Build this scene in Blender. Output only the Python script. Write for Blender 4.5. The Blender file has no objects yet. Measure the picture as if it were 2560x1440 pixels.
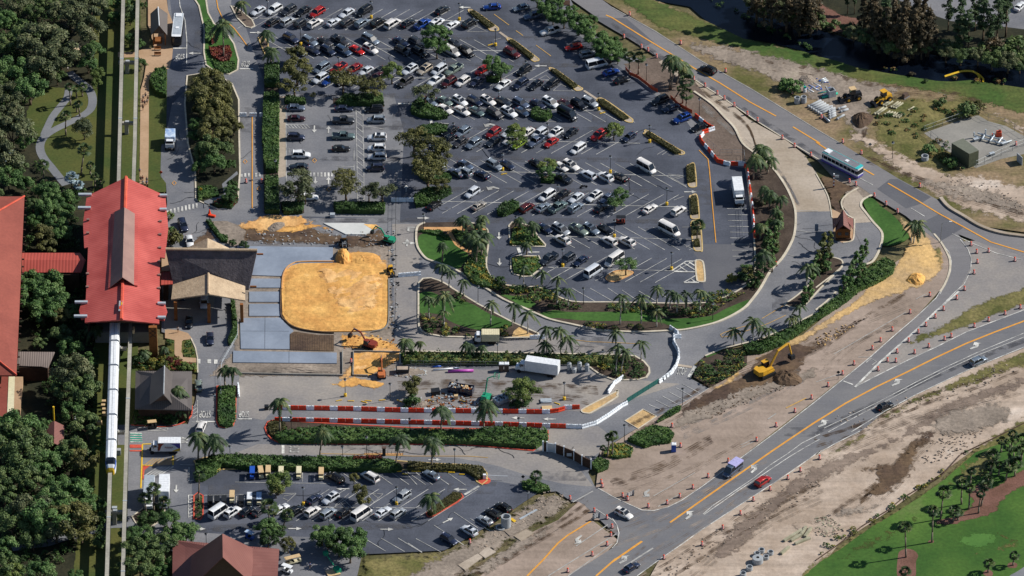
import bpy, math, random
import numpy as np
from mathutils import Vector, Matrix
from mathutils.geometry import tessellate_polygon
R=math.radians
# ---------------------------------------------------------------- camera, sky, sun, exposure
THETA=R(35.0); DIST=1950.0; F=13680/math.tan(THETA)
scn=bpy.context.scene; COL=scn.collection
cd=bpy.data.cameras.new('camera'); cam=bpy.data.objects.new('camera',cd); COL.objects.link(cam)
cam.location=(0,-DIST*math.cos(THETA),DIST*math.sin(THETA)); cam.rotation_euler=(R(90)-THETA,0,0)
cd.sensor_width=36; cd.lens=36*F/2560; cd.clip_start=10; cd.clip_end=12000
scn.camera=cam
SUNDIR=Vector((0.764,0.206,0.612)).normalized()
w=bpy.data.worlds.new('World'); scn.world=w; w.use_nodes=True
nt=w.node_tree; sky=nt.nodes.new('ShaderNodeTexSky'); sky.sky_type='NISHITA'; sky.sun_disc=False
sky.sun_elevation=math.asin(SUNDIR.z); sky.sun_rotation=math.atan2(SUNDIR.x,SUNDIR.y)
sky.air_density=1.0; sky.dust_density=0.3; sky.ozone_density=2.5
nt.links.new(sky.outputs[0],nt.nodes['Background'].inputs[0]); nt.nodes['Background'].inputs[1].default_value=0.072
sl=bpy.data.lights.new('sun','SUN'); sl.energy=5.0; sl.angle=R(0.5); sl.color=(1.0,0.95,0.87)
so=bpy.data.objects.new('sun',sl); COL.objects.link(so); so.rotation_euler=SUNDIR.to_track_quat('Z','Y').to_euler()
scn.view_settings.view_transform='Standard'; scn.view_settings.look='None'
scn.view_settings.exposure=0.26; scn.view_settings.gamma=1.0
# ---------------------------------------------------------------- where a spot of ground lies
CAM=Vector(cam.location); CT,ST=math.cos(THETA),math.sin(THETA)
def G(px,py,z=0.0):
    x=(px-1280)/F; v=-(py-720)/F
    d=Vector((x, CT+v*ST, -ST+v*CT)); t=(z-CAM.z)/d.z
    p=CAM+d*t; return (p.x,p.y,z)
def T(t,x,y): return ((0,510,1020,1530,2040)[int(t[1])]+x/4.0, 360*int(t[0])+y/4.0)
def P(t,s):
    out=[]
    for a in s.split():
        if ':' in a: t,a=a.split(':')
        x,y=a.split(','); out.append(T(t,float(x),float(y)))
    return out
def PX(s): return [tuple(float(v) for v in a.split(',')) for a in s.split()]
def W(pts,z=0.0): return [G(x,y,z) for x,y in pts]
# ---------------------------------------------------------------- materials
def lin(h):
    h=h.lstrip('#'); c=[int(h[i:i+2],16)/255 for i in (0,2,4)]
    return tuple((v/12.92 if v<=0.04045 else ((v+0.055)/1.055)**2.4) for v in c)+(1,)
MATS={}
def nn(nt,t,**k):
    n=nt.nodes.new(t)
    for a,b in k.items(): setattr(n,a,b)
    return n
def base(name,rough=.8,metal=0,spec=.3):
    m=bpy.data.materials.new(name); m.use_nodes=True; b=m.node_tree.nodes['Principled BSDF']
    b.inputs['Roughness'].default_value=rough; b.inputs['Metallic'].default_value=metal
    b.inputs['Specular IOR Level'].default_value=spec; MATS[name]=m; return m,m.node_tree,b
def mat(name,c1,c2=None,big=0.08,fine=2.0,amp=.25,rough=.85,bump=0,streak=None,c3=None,metal=0,spec=.25,pos=(.38,.62),dist=0):
    """two tones mixed by broad noise, broken by fine noise; optional streaks along an angle"""
    m,nt,b=base(name,rough,metal,spec); L=nt.links.new
    if c2 is None: c2=c1
    geo=nn(nt,'ShaderNodeNewGeometry')
    def noise(s,detail=5,vec=None,d=0):
        n=nn(nt,'ShaderNodeTexNoise'); n.inputs['Scale'].default_value=s; n.inputs['Detail'].default_value=detail
        n.inputs['Roughness'].default_value=.62; n.inputs['Distortion'].default_value=d
        L(vec or geo.outputs['Position'],n.inputs['Vector']); return n.outputs['Fac']
    def ramp(f,a,ca,bb,cb):
        r=nn(nt,'ShaderNodeValToRGB'); r.color_ramp.elements[0].position=a; r.color_ramp.elements[0].color=ca
        r.color_ramp.elements[1].position=bb; r.color_ramp.elements[1].color=cb; L(f,r.inputs[0]); return r
    r=ramp(noise(big,6,d=dist),pos[0],lin(c1),pos[1],lin(c2)); col=r.outputs[0]
    if c3:
        e=r.color_ramp.elements.new(min(pos[1]+.12,.98)); e.color=lin(c3)
    def mul(col,f,lo,hi,a=.3,bb=.7):
        rr=ramp(f,a,(lo,lo,lo,1),bb,(hi,hi,hi,1)); mx=nn(nt,'ShaderNodeMix',data_type='RGBA',blend_type='MULTIPLY')
        mx.inputs[0].default_value=1; L(col,mx.inputs[6]); L(rr.outputs[0],mx.inputs[7]); return mx.outputs[2]
    f=noise(fine,3); col=mul(col,f,1-amp,1+amp)
    if streak:
        ang,s1,s2,a2=streak
        mp=nn(nt,'ShaderNodeMapping'); mp.inputs['Rotation'].default_value=(0,0,-R(ang)); mp.inputs['Scale'].default_value=(s1,s2,1)
        L(geo.outputs['Position'],mp.inputs['Vector'])
        col=mul(col,noise(1,4,mp.outputs[0],.4),1-a2,1+a2)
    L(col,b.inputs['Base Color'])
    if bump:
        bp=nn(nt,'ShaderNodeBump'); bp.inputs['Strength'].default_value=bump; bp.inputs['Distance'].default_value=.3
        L(noise(fine*.6,5),bp.inputs['Height']); L(bp.outputs[0],b.inputs['Normal'])
    return m
def plain(name,c,rough=.5,metal=0,spec=.4,coat=0):
    m,nt,b=base(name,rough,metal,spec); b.inputs['Coat Weight'].default_value=coat
    n=nn(nt,'ShaderNodeTexNoise'); n.inputs['Scale'].default_value=1.7; n.inputs['Detail'].default_value=3
    tc=nn(nt,'ShaderNodeTexCoord'); nt.links.new(tc.outputs['Object'],n.inputs['Vector'])
    r=nn(nt,'ShaderNodeValToRGB'); a=lin(c)
    r.color_ramp.elements[0].position=.3; r.color_ramp.elements[0].color=tuple(v*.88 for v in a[:3])+(1,)
    r.color_ramp.elements[1].position=.7; r.color_ramp.elements[1].color=tuple(min(1,v*1.08) for v in a[:3])+(1,)
    nt.links.new(n.outputs[0],r.inputs[0]); nt.links.new(r.outputs[0],b.inputs['Base Color']); return m
def leaf(name,cols,var=.5,scale=.25):
    m,nt,b=base(name,.6,0,.25); L=nt.links.new
    geo=nn(nt,'ShaderNodeNewGeometry'); r=nn(nt,'ShaderNodeValToRGB')
    es=r.color_ramp.elements; es[0].color=lin(cols[0]); es[1].color=lin(cols[-1]); es[0].position=.05; es[1].position=.95
    for i,c in enumerate(cols[1:-1]): e=es.new((i+1)/(len(cols)-1)); e.color=lin(c)
    no=nn(nt,'ShaderNodeTexNoise'); no.inputs['Scale'].default_value=scale; no.inputs['Detail'].default_value=2
    L(geo.outputs['Position'],no.inputs['Vector'])
    mx=nn(nt,'ShaderNodeMix'); mx.inputs[0].default_value=var
    ma=nn(nt,'ShaderNodeMath',operation='MULTIPLY_ADD'); ma.inputs[1].default_value=3.2; ma.inputs[2].default_value=-1.1; L(no.outputs[0],ma.inputs[0])
    L(ma.outputs[0],mx.inputs[2]); L(geo.outputs['Random Per Island'],mx.inputs[3]); L(mx.outputs[0],r.inputs[0]); L(r.outputs[0],b.inputs['Base Color'])
    return m
def ribbed(name,c1,c2,pitch,axis='X',ang=0,rough=.6,bump=.5,big=.15):
    m,nt,b=base(name,rough,0,.3); L=nt.links.new; geo=nn(nt,'ShaderNodeNewGeometry')
    mp=nn(nt,'ShaderNodeMapping'); mp.inputs['Rotation'].default_value=(0,0,-R(ang)); L(geo.outputs['Position'],mp.inputs['Vector'])
    wv=nn(nt,'ShaderNodeTexWave',wave_type='BANDS',bands_direction=axis); wv.inputs['Scale'].default_value=.314/pitch
    L(mp.outputs[0],wv.inputs['Vector']); no=nn(nt,'ShaderNodeTexNoise'); no.inputs['Scale'].default_value=big; no.inputs['Detail'].default_value=5
    L(geo.outputs['Position'],no.inputs['Vector']); r=nn(nt,'ShaderNodeValToRGB'); r.color_ramp.elements[0].color=lin(c1); r.color_ramp.elements[1].color=lin(c2)
    r.color_ramp.elements[0].position=.35; r.color_ramp.elements[1].position=.65; L(no.outputs[0],r.inputs[0])
    r2=nn(nt,'ShaderNodeValToRGB'); r2.color_ramp.elements[0].color=(.72,.72,.72,1); r2.color_ramp.elements[0].position=.05; r2.color_ramp.elements[1].position=.4
    L(wv.outputs[1],r2.inputs[0]); mx=nn(nt,'ShaderNodeMix',data_type='RGBA',blend_type='MULTIPLY'); mx.inputs[0].default_value=.75
    L(r.outputs[0],mx.inputs[6]); L(r2.outputs[0],mx.inputs[7]); L(mx.outputs[2],b.inputs['Base Color'])
    bp=nn(nt,'ShaderNodeBump'); bp.inputs['Strength'].default_value=bump; bp.inputs['Distance'].default_value=.06; L(wv.outputs[1],bp.inputs['Height']); L(bp.outputs[0],b.inputs['Normal'])
    return m
M={}
M['ground']=mat('ground','4a4a2a','6b6248',.05,1.2,.35,bump=.4)
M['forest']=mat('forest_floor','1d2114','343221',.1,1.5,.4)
M['lawn']=mat('lawn','3d4b20','535428',.06,1.5,.2)
M['lawn2']=mat('bright_lawn','2f511e','41632a',.08,1.2,.2)
M['golf']=mat('golf_turf','33551f','4d6b2b',.04,1.2,.2,pos=(.38,.62),c3='667043')
M['fringe']=mat('rough_grass','4f5228','7a7148',.12,1.4,.35,bump=.4)
M['bank']=mat('bank_grass','3a5222','585c30',.06,1.2,.3,streak=(-32,.05,.5,.2),bump=.3)
M['drygrass']=mat('dry_grass','54542c','85725a',.07,1.2,.3,streak=(-28,.06,.6,.18),bump=.3)
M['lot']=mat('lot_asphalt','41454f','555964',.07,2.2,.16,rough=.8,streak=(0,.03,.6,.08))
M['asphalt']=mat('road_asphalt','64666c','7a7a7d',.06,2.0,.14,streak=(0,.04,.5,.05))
M['dusty']=mat('dusty_asphalt','7b7878','8f8983',.06,1.6,.12,c3='9d948a')
M['highway']=mat('highway_asphalt','6d6c6f','797778',.04,2.0,.08,streak=(-38,.02,.8,.07))
M['highway2']=mat('lower_highway_asphalt','65666b','747374',.04,2.0,.08,streak=(40,.015,.8,.07))
M['patch']=mat('new_asphalt','57585e','5e5f64',.1,2.0,.08)
M['dirt']=mat('packed_dirt','87786c','9c8c80',.05,1.0,.1,streak=(41,.015,.5,.13),bump=.4,c3='ab9c8f')
M['sanddirt']=mat('sandy_dirt','9a8979','b3a394',.07,.9,.14,streak=(41,.02,.45,.16),bump=.4,c3='c8bcb0')
M['darkdirt']=mat('dark_dirt','493a31','66533f',.09,1.1,.25,streak=(41,.08,.9,.2),bump=.6)
M['graydirt']=mat('gray_dirt','766c62','918579',.1,1.2,.25,bump=.5,c3='a39888')
M['mulch']=mat('mulch','3a3029','4e433a',.2,2.5,.3,bump=.3)
M['pinestraw']=mat('pine_straw','62463a','75544a',.2,2.2,.2,bump=.3)
M['mulch2']=mat('bare_mulch','5d5148','6c5f56',.15,1.5,.22,bump=.4)
M['osand']=mat('orange_sand','c08c4c','d8a860',.12,1.0,.2,bump=.9,streak=(20,.15,.9,.1),c3='e4c38e')
M['dirt2']=mat('rutted_brown_dirt','6f6157','85766a',.07,1.0,.14,streak=(41,.02,.6,.18),bump=.5)
M['osand3']=mat('dry_orange_sand','c4935a','d8ad74',.14,1.0,.2,bump=.9)
M['green']=mat('putting_green_turf','3f662b','4b7232',.1,1.5,.08)
M['osand2']=mat('pale_orange_sand','ab916c','c8a56e',.1,1.0,.2,bump=.8)
M['conc']=mat('bluish_concrete','76808f','8791a0',.1,1.5,.05,rough=.7)
M['conc2']=mat('white_concrete','b9bbb8','c6c7c4',.1,1.5,.05)
M['tanconc']=mat('tan_concrete','978a7a','aa9e90',.06,1.3,.12,streak=(-35,.05,.7,.06))
M['walk']=mat('walkway','a08468','ae9277',.1,1.5,.08)
M['path']=mat('park_path','6a6d72','787a7e',.1,1.5,.08)
M['slab']=mat('slab','7d7b76','8d8a84',.1,1.5,.08)
M['kerb']=mat('kerb_concrete','b3aa98','c7beac',.3,2,.12)
M['kerbred']=mat('red_kerb','b5483a','c25a44',.3,2,.15)
M['kerbyel']=mat('yellow_kerb','b59a62','c2aa76',.3,2,.15)
M['kerborg']=mat('tan_paving','b98b5c','c89a69',.3,2,.12)
M['white']=mat('road_paint_white','8f8f8d','cfcec8',.35,2.5,.25)
M['whitef']=mat('worn_paint_white','8d8c89','a8a7a3',.5,3,.2)
M['yellow']=mat('road_paint_yellow','c98a35','d39a45',.5,3,.1)
M['yelf']=mat('worn_paint_yellow','a8874c','b9965a',.5,3,.15)
M['water']=mat('canal_water','060b16','08101c',.05,.6,.1,rough=.25,spec=.25)
M['redroof']=ribbed('red_metal_roof','a44640','bf5d55',.8,'Y',0,.55,.35)
M['redroof2']=mat('old_red_roof','7c3f35','8c4a3e',.08,1.5,.1,rough=.7)
M['redribx']=ribbed('red_ribbed_roof','a2463c','ad5044',.8,'X',0,.6,.5)
M['greyrib']=ribbed('grey_ribbed_roof','55504f','605a58',.5,'Y',0,.6,.6)
M['greyribx']=ribbed('grey_ribbed_roof_side','55504f','605a58',.5,'X',0,.6,.6)
M['brownrib']=ribbed('brown_ribbed_roof','70453f','7b4f48',.55,'Y',20,.6,.6)
M['brownribx']=ribbed('brown_ribbed_roof_side','70453f','7b4f48',.55,'X',0,.6,.6)
M['tanrib']=ribbed('weathered_ribbed_roof','766a64','857871',.55,'X',0,.6,.6)
M['skylight']=mat('brown_skylight_roof','80645e','8b6e66',.2,1,.04,rough=.6)
M['thatch']=mat('thatch','a8937a','baa58a',.5,2.5,.14,bump=.4)
M['thatchshade']=mat('shaded_thatch','4c484c','5b565a',.5,2.2,.2,bump=.5)  # dark base colour deepens the shade on the canopy's steep main slope
M['darkwall']=mat('brown_wall','3b2b22','47342a',.4,2,.15)
M['wood']=mat('carved_wood','7a4a26','8d5a30',.4,2,.2)
M['beam']=mat('monorail_concrete','8d8a80','a19d92',.12,1.5,.14,streak=(90,.1,2,.05))
M['metal']=plain('pale_metal','b6bec4',.4,.3); M['steel']=plain('grey_steel','8a9096',.4,.5)
M['blk']=plain('black_rubber','141416',.7); M['darkm']=plain('dark_metal','26282c',.5,.3)
M['glass']=plain('tinted_glass','10151d',.08,0,.8); M['whitep']=plain('white_paint','dcdfe2',.35,0,.5)
M['tan']=plain('tan_canvas','c2a77e',.7); M['blue']=plain('blue_paint','2350a8',.4); M['pipe']=mat('concrete_pipe','8f9499','a5a9ac',.6,3,.1)
M['pipe2']=mat('weathered_concrete_pipe','8d8a74','a39f8a',.6,3,.12)
M['org']=plain('drum_orange','cc4a2a',.5); M['mach']=plain('machine_orange','b5683a',.5); M['borg']=plain('barrier_orange','d9421f',.5); M['bwht']=plain('barrier_white','e4e9ee',.5)
M['yelm']=plain('machine_yellow','c9982c',.45); M['redm']=plain('machine_red','7d3324',.5); M['grn']=plain('machine_green','1f8a68',.45)
M['bark']=mat('bark','4a3d30','5f5142',.8,3,.25); M['palmbark']=mat('palm_bark','6b6155','857a6b',.8,3,.25); M['palebark']=mat('royal_palm_bark','8b8780','a8a39a',.8,3,.2)
M['teal']=plain('teal_pipe','26a58c',.4); M['pink']=plain('pink_conduit','b04aa8',.4); M['brown']=plain('brown_steel','56453c',.6)
M['yelpost']=plain('yellow_paint','d8b02c',.5); M['lampw']=plain('lamp_glass','c9d2da',.3); M['skin']=plain('skin','b98a6a',.6); M['hair']=plain('hair','3a2a20',.7)
M['fence']=plain('fence_wire','84898c',.5,.4); M['grnfab']=plain('green_mesh','1b5a55',.7); M['orgnet']=plain('orange_mesh','c8502c',.6)
LF={'oak':leaf('oak_leaves',['24361e','3d522b','566839','6f7b4b']),'grey':leaf('grey_leaves',['2b3523','424c31','59603e','6f6f50']),
'olive':leaf('olive_leaves',['2f341b','494b26','5f5f33','74713f']),'light':leaf('light_leaves',['374a22','50642e','68763a','7e864a']),
'green':leaf('green_leaves',['233c1e','3b582b','53703a','6b7f4d']),'cyp':leaf('rusty_needles',['26241a','3b3626','524732','6b5a40']),
'pine':leaf('pine_needles',['1e2f1c','2f4526','445636','5a684c']),'palm':leaf('palm_leaves',['18271a','2b3f23','43542f','6a6b3f']),
'palmb':leaf('blue_palm_leaves',['45565c','6d8088','8fa2aa','a9b8bd']),
'hedge':leaf('hedge_leaves',['1f3418','2f4a20','425b2a','566a38']),'hedged':leaf('dark_hedge_leaves',['192a14','28401c','3a5326','4d6233']),
'hedgeo':leaf('clipped_hedge_leaves',['2c2e17','39391d','454322','504c29']),'yel':leaf('yellow_croton_leaves',['2b3b1a','4f5824','83782f','a08f3c']),
'red':leaf('red_croton_leaves',['2b1612','4d1f18','6b2c22','7d5a28']),'bam':leaf('bamboo_leaves',['2f3a1c','434c26','5a5f31','747242']),
'reed':leaf('reed_leaves',['4b3a22','6d5230','7b6a3c','5c6a30'])}
# ---------------------------------------------------------------- mesh helpers
class MB:
    def __init__(s): s.v=[]; s.f=[]; s.m=[]
    def add(s,vs,fs,m=0):
        o=len(s.v); s.v+= [tuple(v) for v in vs]; s.f+=[tuple(i+o for i in f) for f in fs]; s.m+=[m]*len(fs); return s
    def box(s,c,d,rz=0,m=0,taper=1,rx=0,ry=0):
        q=Matrix.Rotation(rz,3,'Z')@Matrix.Rotation(ry,3,'Y')@Matrix.Rotation(rx,3,'X'); vs=[]
        for z in (-1,1):
            t=taper if z>0 else 1
            for x,y in ((-1,-1),(1,-1),(1,1),(-1,1)): vs.append(Vector(c)+q@Vector((x*d[0]/2*t,y*d[1]/2*t,z*d[2]/2)))
        return s.add(vs,[(0,3,2,1),(4,5,6,7),(0,1,5,4),(1,2,6,5),(2,3,7,6),(3,0,4,7)],m)
    def tube(s,a,b,r0,r1=None,n=8,m=0,cap=True):
        r1=r0 if r1 is None else r1; a=Vector(a); b=Vector(b); d=(b-a)
        if d.length<1e-6: return s
        q=d.to_track_quat('Z','Y').to_matrix(); vs=[]
        for p,r in ((a,r0),(b,r1)):
            for i in range(n): t=2*math.pi*i/n; vs.append(p+q@Vector((math.cos(t)*r,math.sin(t)*r,0)))
        fs=[(i,(i+1)%n,n+(i+1)%n,n+i) for i in range(n)]
        if cap: fs+=[tuple(range(n-1,-1,-1)),tuple(range(n,2*n))]
        return s.add(vs,fs,m)
    def chain(s,pts,rs,n=6,m=0):
        for i in range(len(pts)-1): s.tube(pts[i],pts[i+1],rs[i],rs[i+1],n,m)
        return s
    def lathe(s,prof,c=(0,0,0),n=12,m=0):
        vs=[]; 
        for r,z in prof:
            for i in range(n): t=2*math.pi*i/n; vs.append((c[0]+r*math.cos(t),c[1]+r*math.sin(t),c[2]+z))
        fs=[]
        for k in range(len(prof)-1): fs+=[(k*n+i,k*n+(i+1)%n,(k+1)*n+(i+1)%n,(k+1)*n+i) for i in range(n)]
        return s.add(vs,fs,m)
    def poly(s,pts,m=0):
        vs=[Vector(p) for p in pts]; tr=tessellate_polygon([[Vector((p[0],p[1],0)) for p in pts]])
        fs=[]
        for a,b,c in tr:
            nz=(vs[b]-vs[a]).cross(vs[c]-vs[a]).z; fs.append((a,b,c) if nz>0 else (a,c,b))
        return s.add(vs,fs,m)
    def prism(s,pts,z0,z1,m=0,mtop=None):
        n=len(pts); ar=sum(pts[i][0]*pts[(i+1)%n][1]-pts[(i+1)%n][0]*pts[i][1] for i in range(n))
        if ar<0: pts=pts[::-1]
        s.poly([(p[0],p[1],z1) for p in pts],m if mtop is None else mtop)
        vs=[(p[0],p[1],z0) for p in pts]+[(p[0],p[1],z1) for p in pts]
        return s.add(vs,[(i,(i+1)%n,n+(i+1)%n,n+i) for i in range(n)],m)
    def face(s,pts,m=0): return s.add(pts,[tuple(range(len(pts)))],m)
    def slab(s,pts,th,m=0,dn=(0,0,-1)):
        """a sloping panel with thickness"""
        n=len(pts); d=Vector(dn)*th; a=[Vector(p) for p in pts]; b=[p+d for p in a]
        return s.add(a+b,[tuple(range(n)),tuple(range(2*n-1,n-1,-1))]+[(i,i+n,(i+1)%n+n,(i+1)%n) for i in range(n)],m)
    def mesh(s,name,mats,smooth=False):
        me=bpy.data.meshes.new(name); me.from_pydata(s.v,[],s.f)
        for x in (mats if isinstance(mats,(list,tuple)) else [mats]): me.materials.append(x)
        if any(s.m): me.polygons.foreach_set('material_index',s.m)
        if smooth: me.polygons.foreach_set('use_smooth',[True]*len(s.f))
        me.update(); return me
    def build(s,name,mats,parent=None,smooth=False,**k):
        return link(name,s.mesh(name,mats,smooth),parent,**k)
def link(name,me,parent=None,loc=None,rz=None):
    o=bpy.data.objects.new(name,me); COL.objects.link(o)
    if parent: o.parent=parent
    if loc is not None: o.location=loc
    if rz is not None: o.rotation_euler=(0,0,rz)
    return o
def tag(o,label=None,cat=None,group=None,kind=None):
    if label: o['label']=label
    if cat: o['category']=cat
    if group: o['group']=group
    if kind: o['kind']=kind
    return o
def thing(name,label,cat,loc=(0,0,0),rz=0,group=None):
    o=bpy.data.objects.new(name,None); COL.objects.link(o); o.location=loc; o.rotation_euler=(0,0,rz); o.empty_display_size=.3
    return tag(o,label,cat,group)
KIDS={}
def kids(o):
    k=KIDS.get(o.name)
    if k is None: k=KIDS[o.name]=list(o.children)
    return k
def dup(root,loc,rz=0,label=None,group=None,scale=None):
    r=root.copy(); COL.objects.link(r); r.location=loc; r.rotation_euler=(0,0,rz)
    if scale: r.scale=(scale,)*3 if isinstance(scale,(int,float)) else scale
    if label: r['label']=label
    if group: r['group']=group
    for ch in kids(root):
        c=ch.copy(); COL.objects.link(c); c.parent=r
        for g in kids(ch): d=g.copy(); COL.objects.link(d); d.parent=c
    return r
ONES='first second third fourth fifth sixth seventh eighth ninth tenth eleventh twelfth thirteenth fourteenth fifteenth sixteenth seventeenth eighteenth nineteenth'.split()
TENS=['','','twent','thirt','fort','fift','sixt','sevent','eight','ninet']
CARD='one two three four five six seven eight nine'.split()
def ordn(n):
    if n<20: return ONES[n-1]
    if n>=100: return 'hundred-and-'+ordn(n-100) if n>100 else 'hundredth'
    t,u=divmod(n,10)
    return TENS[t]+'ieth' if u==0 else TENS[t]+'y-'+ONES[u-1]
ZN=[0]
def smooth_pts(pts,closed=True,k=4):
    out=[]; n=len(pts)
    for i in range(n if closed else n-1):
        p0,p1,p2,p3=[np.array(pts[(i+j)%n] if closed else pts[max(0,min(n-1,i+j))]) for j in (-1,0,1,2)]
        for a in range(k):
            t=a/k; out.append(tuple(.5*((2*p1)+(-p0+p2)*t+(2*p0-5*p1+4*p2-p3)*t*t+(-p0+3*p1-3*p2+p3)*t**3)))
    if not closed: out.append(tuple(pts[-1]))
    return out
def ragged(pts,amp,step=6,seed=1):
    rnd=random.Random(seed); out=[]; n=len(pts)
    for i in range(n):
        a,b=pts[i],pts[(i+1)%n]; L=math.hypot(b[0]-a[0],b[1]-a[1]); k=max(1,int(L/step))
        for j in range(k):
            t=j/k; out.append((a[0]+(b[0]-a[0])*t+rnd.uniform(-amp,amp),a[1]+(b[1]-a[1])*t+rnd.uniform(-amp,amp)*.6))
    return out
LEV=np.zeros((300,560),dtype=int); LX,LY=np.meshgrid(np.arange(560)*6-400,np.arange(300)*6-120)
SOFT=[]
def flatten(pts,z=0):
    """loose ground lies flat where something else is laid over it"""
    w2=np.array(W(pts,z))[:,:2]; lo=w2.min(0)-1; hi=w2.max(0)+1
    for me,zb,xs,ys in SOFT:
        if xs.max()<lo[0] or xs.min()>hi[0] or ys.max()<lo[1] or ys.min()>hi[1]: continue
        c=np.zeros(len(xs),bool); near=np.zeros(len(xs),bool); n=len(w2)
        for i in range(n):
            a=w2[i]; b=w2[(i+1)%n]
            if a[1]!=b[1]: c^=((a[1]>ys)!=(b[1]>ys))&(xs<(b[0]-a[0])*(ys-a[1])/(b[1]-a[1])+a[0])
            d=b-a; L=max((d**2).sum(),1e-9); t=np.clip(((xs-a[0])*d[0]+(ys-a[1])*d[1])/L,0,1); near|=np.hypot(xs-a[0]-t*d[0],ys-a[1]-t*d[1])<1.1
        c|=near
        if c.any():
            co=np.empty(len(xs)*3,np.float32); me.vertices.foreach_get('co',co); co[2::3][c]=zb; me.vertices.foreach_set('co',co); me.update()
def level(pts):
    flatten(pts)
    p=np.array(pts); c=np.zeros(LEV.shape,bool); j=len(p)-1
    for i in range(len(p)):
        (xi,yi),(xj,yj)=p[i],p[j]
        if yi!=yj: c^=((yi>LY)!=(yj>LY))&(LX<(xj-xi)*(LY-yi)/(yj-yi)+xi)
        k=max(1,int(math.hypot(xj-xi,yj-yi)/4))
        if k<800:
            for t in range(k+1):
                a=int(round((yi+(yj-yi)*t/k+120)/6)); b=int(round((xi+(xj-xi)*t/k+400)/6))
                if 0<=a<300 and 0<=b<560: _E.add((a,b))
        j=i
    for a,b in _E: c[a,b]=True
    _E.clear(); d=c.copy(); d[1:]|=c[:-1]; d[:-1]|=c[1:]; d[:,1:]|=c[:,:-1]; d[:,:-1]|=c[:,1:]
    lv=(LEV[d].max() if d.any() else 0)+1; LEV[d]=lv; return lv
_E=set()
def sheet(name,pts,m,z=None,rag=0,sm=False,parent=None,kind='structure',step=6):
    """a flat sheet of ground; each later sheet lies a little above the one before"""
    if sm: pts=smooth_pts(pts)
    if rag: pts=ragged(pts,rag,step,len(pts))
    if z is None: z=level(pts)*.006
    o=MB().poly(W(pts,z)).build(name,M[m] if isinstance(m,str) else m,parent)
    if kind and not parent: o['kind']=kind
    return o
from mathutils import noise as mn
def faded(m):
    k=m+'_f'
    if k in M: return M[k]
    c=M[m].copy(); c.name=M[m].name+'_blend'; nt=c.node_tree; b=nt.nodes['Principled BSDF']; out=nt.nodes['Material Output']
    at=nn(nt,'ShaderNodeAttribute'); at.attribute_name='edge'; geo=nn(nt,'ShaderNodeNewGeometry'); no=nn(nt,'ShaderNodeTexNoise'); no.inputs['Scale'].default_value=.45; no.inputs['Detail'].default_value=7; no.inputs['Roughness'].default_value=.7
    nt.links.new(geo.outputs['Position'],no.inputs['Vector']); ad=nn(nt,'ShaderNodeMath',operation='MULTIPLY_ADD'); ad.inputs[1].default_value=2.6; ad.inputs[2].default_value=-1.3
    nt.links.new(no.outputs[0],ad.inputs[0]); a2=nn(nt,'ShaderNodeMath',operation='ADD'); nt.links.new(ad.outputs[0],a2.inputs[0]); nt.links.new(at.outputs['Fac'],a2.inputs[1])
    r=nn(nt,'ShaderNodeValToRGB'); r.color_ramp.elements[0].position=.3; r.color_ramp.elements[1].position=.62; nt.links.new(a2.outputs[0],r.inputs[0])
    tr=nn(nt,'ShaderNodeBsdfTransparent'); mx=nn(nt,'ShaderNodeMixShader'); nt.links.new(r.outputs[0],mx.inputs[0]); nt.links.new(tr.outputs[0],mx.inputs[1]); nt.links.new(b.outputs[0],mx.inputs[2]); nt.links.new(mx.outputs[0],out.inputs[0]); M[k]=c; return c
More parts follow.
